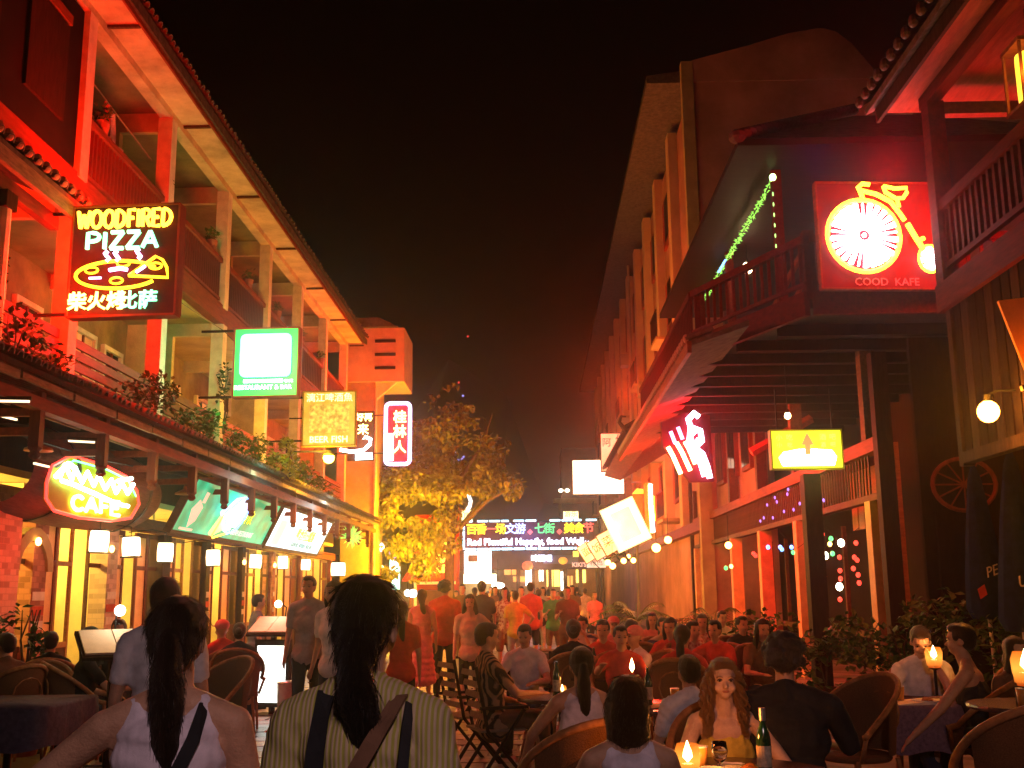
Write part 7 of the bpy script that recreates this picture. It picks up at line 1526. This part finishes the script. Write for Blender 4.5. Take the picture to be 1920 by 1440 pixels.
# seated, centre
sit('man in a dark striped shirt seated sideways on a slatted chair', 925, 9.6, -70, 'f', 'slatted folding chair of the man in the striped shirt, centre', h=1.76, hair='short', top=C_STRIPE, bot=C_BROWN, vox=.014, arms=('table','lap'), lean=-6, strands=60)
sit('man in a pale T-shirt seated at a table, head turned down', 985, 11.4, 170, 'f', 'slatted folding chair of the man in the pale T-shirt', h=1.66, hair='short', top=C_PINKW, vox=.018, arms=('table','table'), nod=14)
folding_chair('empty slatted folding chair standing out in the street, left of the diners', PX(878,10.6), 10.6, -65)
sit('person with short black hair and a black top seated with back to us', 1072, 11.6, 0, 'r', 'rattan armchair of the black haired diner in black', h=1.72, hair='bun', top=C_BLACK, vox=.018, arms=('table','table'))
sit('woman in a white tank top with a long black ponytail, elbow raised', 1088, 6.9, 4, 's', 'stool under the ponytailed woman in white', h=1.62, hair='pony', top=C_PINKW, topk='tank', vox=.010, arms=('chin','low'), strands=350, lean=8, face=False)
sit('woman with a black bob and lilac white sleeveless top seated in front, back to us', 1170, 4.6, 3, 's', 'stool under the bob-haired woman', h=1.60, hair='bob', top=C_PINKW, topk='tank', vox=.009, arms=('table','table'), strands=1500, lean=6, face=False)
rattan_chair('empty rounded rattan armchair left of the bob-haired woman', PX(1075,5.7), 5.7, 25)
t, P = sit('smiling woman with wavy blond hair and a yellow top facing us at the nearest table', 1340, 6.0, 172, 'r', 'rattan armchair of the blond woman', h=1.58, hair='wavy', hm=HAIRL, top=C_YEL, topk='strap', skin=SKIN2, vox=.008, arms=('table','low'), strands=800, turn=6, nod=-3, hs=1.02, lean=8)
sit('child in a white T-shirt seated with back to us, left of the blond woman', 1283, 6.9, 10, 's', 'stool under the child in white', h=1.50, hair='short', top=C_WHITE, vox=.011, arms=('table','lap'), strands=200, face=False)
sit('large person in black with frizzy grey hair, back to us beside the blond woman', 1452, 5.9, -12, 's', 'stool under the large person in black', h=1.78, hair='curly', hm=HAIRG, top=C_BLACK, topk='shirt', vox=.011, wide=1.3, arms=('table','table'), strands=600, face=False)
rattan_chair('rattan armchair turned sideways behind the large person in black', PX(1570,8.0), 8.0, 120)
# couple at the right
sit('young man in white looking down at the candlelit table, strap on his chest', 1697, 9.1, 165, 'r', 'rattan armchair of the young man in white', h=1.72, hair='short', hm=HAIRB, top=C_WHITE, topk='tee', vox=.010, arms=('table','chin'), nod=24, strands=200, lean=10, skin=SKIN2)
sit('bare shouldered person with short brown hair seated in profile at the right', 1800, 8.3, 62, 'r', 'rattan armchair of the bare shouldered person', h=1.76, hair='short', hm=HAIRB, top=C_BLACK, topk='strap', vox=.010, arms=('table','low'), strands=300, skin=SKIN, lean=10)
rattan_chair('big round-backed rattan armchair at the lower right corner', PX(1862,5.2), 5.2, 8, back=1.12)
rattan_chair('high backed rattan armchair seen from behind at the right edge beyond the candle', PX(1900,8.6), 8.6, 170)
sit('dark haired diner sitting in the shade at the right edge beyond the candle', 1862, 8.2, 200, 'n', h=1.58, hair='long', hm=HAIRB, top=C_BROWN, vox=.015)
# red lit diners group
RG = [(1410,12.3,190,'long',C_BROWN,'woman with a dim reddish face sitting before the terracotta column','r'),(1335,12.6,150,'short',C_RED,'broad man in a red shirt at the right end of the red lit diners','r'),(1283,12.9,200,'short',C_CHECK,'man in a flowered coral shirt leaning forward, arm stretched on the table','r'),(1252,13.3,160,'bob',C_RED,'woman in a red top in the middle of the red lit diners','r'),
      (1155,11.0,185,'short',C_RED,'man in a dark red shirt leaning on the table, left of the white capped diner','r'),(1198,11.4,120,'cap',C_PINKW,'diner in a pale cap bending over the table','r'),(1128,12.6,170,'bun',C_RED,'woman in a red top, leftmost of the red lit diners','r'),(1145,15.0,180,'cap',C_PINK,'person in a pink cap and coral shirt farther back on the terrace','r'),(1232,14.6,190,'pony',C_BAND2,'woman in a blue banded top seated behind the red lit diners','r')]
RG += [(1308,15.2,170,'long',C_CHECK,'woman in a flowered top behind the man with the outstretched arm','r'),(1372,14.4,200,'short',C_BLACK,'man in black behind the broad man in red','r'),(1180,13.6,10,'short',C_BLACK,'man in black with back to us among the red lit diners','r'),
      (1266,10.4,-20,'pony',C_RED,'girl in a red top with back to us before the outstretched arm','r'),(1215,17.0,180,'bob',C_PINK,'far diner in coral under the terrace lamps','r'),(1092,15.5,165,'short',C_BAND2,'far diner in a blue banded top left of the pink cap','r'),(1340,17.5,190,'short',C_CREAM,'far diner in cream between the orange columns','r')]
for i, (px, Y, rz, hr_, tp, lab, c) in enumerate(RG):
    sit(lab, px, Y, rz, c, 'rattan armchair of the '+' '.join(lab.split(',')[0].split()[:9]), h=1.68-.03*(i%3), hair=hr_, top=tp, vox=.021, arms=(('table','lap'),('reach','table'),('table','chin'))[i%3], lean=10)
# left seated
LG2 = [(110,11.3,20,'short',C_BLACK,'person with short black hair seated low against the left brick wall',1.6),(168,10.6,-60,'bob',C_BLACK,'dark haired person in black seated in profile at the left',1.72),(238,12.2,190,'short',C_BLACK,'seated customer partly hidden by the open menu stand',1.78),(432,13.4,40,'cap',C_RED,'person in a pink cap and red shirt seated before the shops',1.72),(458,13.0,10,'bun',C_BLACK,'person with a dark bun seated right of the pink cap',1.66),(38,10.2,60,'short',C_BROWN,'dim figure in brown seated at the far left edge',1.66)]
for (px, Y, rz, hr_, tp, lab, h_) in LG2: sit(lab, px, Y, rz, 'r', 'rattan armchair of the '+' '.join(lab.split(' seated')[0].split()[:9]), h=h_, hair=hr_, top=tp, vox=.018, arms=('table','lap'), lean=8)
rattan_chair('empty rattan armchair between the left tables and the shops', PX(95,10.4), 10.4, 200)
rattan_chair('empty rattan armchair behind the ponytailed woman, before the lit lanterns', PX(425,10.8), 10.8, 150)
# far crowd
CR = [(912,24,0,C_BLACK,'short','trousers','walker in black nearest behind the striped man'),(930,30,180,C_BROWN,'long','trousers','long haired walker in brown under the oval lamp'),(948,22,170,C_CHECK,'long','skirt','woman in a flowered top and skirt in the street centre'),(967,21,8,C_YEL,'short','trousers','walker in a yellow top seen from behind'),
 (995,23,0,C_RED,'short','shorts','man in a dark red shirt and pale shorts, back to us'),(1018,32,175,C_BAND,'bob','trousers','walker in a red and white banded top beyond the red shirt'),(1036,24,185,C_GREEN,'short','shorts','boy in a green shirt near the terrace'),(1052,34,0,C_BLUE,'short','trousers','walker in blue grey by the lit doorway'),
 (1072,30,170,C_BROWN,'long','trousers','walker in brown near the end of the terrace'),(1095,36,10,C_CREAM,'short','trousers','small walker in cream beneath the notice sign'),(905,38,0,C_RED,'bob','skirt','distant woman in red left of the oval lamp'),(922,44,180,C_WHITE,'short','trousers','distant walker in white under the kiosk sign'),
 (945,46,5,C_DENIM,'short','trousers','distant walker in dark blue near the kiosk'),(962,40,175,C_PINK,'long','dress','distant woman in a coral dress'),(980,48,0,C_GREY,'short','trousers','distant grey shirted walker'),(1008,46,178,C_BLACK,'short','trousers','distant walker in black by the white doorway'),(1028,44,0,C_YEL,'bob','trousers','distant walker in yellow near the lit window'),
 (1046,50,170,C_RED,'short','trousers','distant walker in red beneath the blue fascia'),(870,27,170,C_BROWN,'short','trousers','walker in brown behind the man in the bright red shirt'),(892,29,0,C_BAND2,'pony','trousers','walker in a banded top right of the bright red shirt'),(858,33,185,C_CREAM,'bob','skirt','walker in cream under the red signboard'),(1112,28,185,C_PINK,'short','trousers','person in coral by the palm'),
 (716,25,10,C_BLACK,'short','trousers','dark walker between the wide lantern and the tree'),(735,28,180,C_RED,'long','trousers','walker in red under the tree\'s left side'),(690,21,5,C_BROWN,'bob','trousers','walker in brown at the shops behind the foreground woman\'s head')]
CR += [(905,19.5,0,C_DENIM,'bun','trousers','dark blue clad walker between the cream top and the striped man'),(978,26,175,C_CREAM,'pony','shorts','walker in cream with a ponytail in the mid street'),(1010,27,0,C_BLACK,'short','trousers','man in black walking away, mid street'),(935,34,0,C_PINK,'short','trousers','walker in coral far up the street'),
      (1080,42,0,C_BLACK,'short','trousers','far walker in black by the notice sign'),(1062,21,178,C_BROWN,'short','shorts','walker in brown shorts beside the palm'),(955,52,0,C_CHECK,'long','dress','tiny far woman in a flowered dress'),(1000,55,170,C_BLUE,'short','trousers','tiny far walker in blue grey'),(1034,54,0,C_PINKW,'bun','trousers','tiny far walker in pinkish white'),(916,50,0,C_BLACK,'short','trousers','tiny far walker in black under the kiosk')]
for i, (px, Y, rz, tp, hr_, bk, lab) in enumerate(CR):
    person(lab, PX(px,Y), Y, rz, ('walk','stand')[i%3 == 0], 1.58+.035*((i*5)%7), arms=(('down','swing'),('swing','down'),('hold','down'),('hip','down'))[i%4], hair=hr_, hm=HAIRK if i%3 else HAIRB, top=tp, topk='dress' if bk == 'dress' else 'tee', bot=(C_DENIM,C_BLACK,C_BROWN,C_GREY)[i%4], botk=bk, vox=.03, shoes=Y < 30)
# laundry on the third floor
for i, (y, z, m_, lab) in enumerate(((16.8,8.75,C_PINKW,'pale towel hanging over the third floor rail left of the second post'),(16.2,9.25,C_RED,'small red cloth hanging on the line on the third floor'),(16.45,9.2,C_WHITE,'narrow white cloth hanging beside the red one on the line'))):
    t = thing('hanging_cloth', lab, 'laundry', (-6.95,y,z), rz=0); w_ = (.34,.12,.12)[i]; h_ = (.62,.4,.45)[i]; m = MB(); vs = []
    for r_ in range(5):
        for c in range(7): u = c/6*2-1; vs.append((.03*math.sin(u*6+r_*.4), u*w_, .3-h_*r_/4))
    n_ = len(vs); vs += [(v[0]+.012,v[1],v[2]) for v in vs]; m.add(vs,[(r_*7+c,r_*7+c+1,r_*7+c+8,r_*7+c+7) for r_ in range(4) for c in range(6)]+[(n_+r_*7+c+7,n_+r_*7+c+8,n_+r_*7+c+1,n_+r_*7+c) for r_ in range(4) for c in range(6)]); m.build('cloth', m_, t, smooth=True)
t = thing('clothes_line', 'thin clothes line pole across the third floor gallery', 'pole', (-7.0,16.5,9.55)); m = MB(); m.tube([(-7.0,14.9,9.75),(-6.95,18.3,9.45)],.015,6); m.build('pole', BOARD, t)
# ================================================================ thin haze volume added for halos around the lamps
HZ = bpy.data.materials.new('haze_air'); HZ.use_nodes = True; _n = HZ.node_tree.nodes; _n.remove(_n['Principled BSDF'])
_v = _n.new('ShaderNodeVolumePrincipled'); _v.inputs['Color'].default_value = (0.95,0.93,0.92,1); _v.inputs['Density'].default_value = 0.0021; _v.inputs['Anisotropy'].default_value = 0.93
HZ.node_tree.links.new(_v.outputs[0], _n['Material Output'].inputs['Volume'])
m = MB(); m.box(-320,320,-70,920,-1.1,125); o = m.build('haze', HZ); tag(o, kind='stuff', label='thin haze added over the whole street for lamp halos')
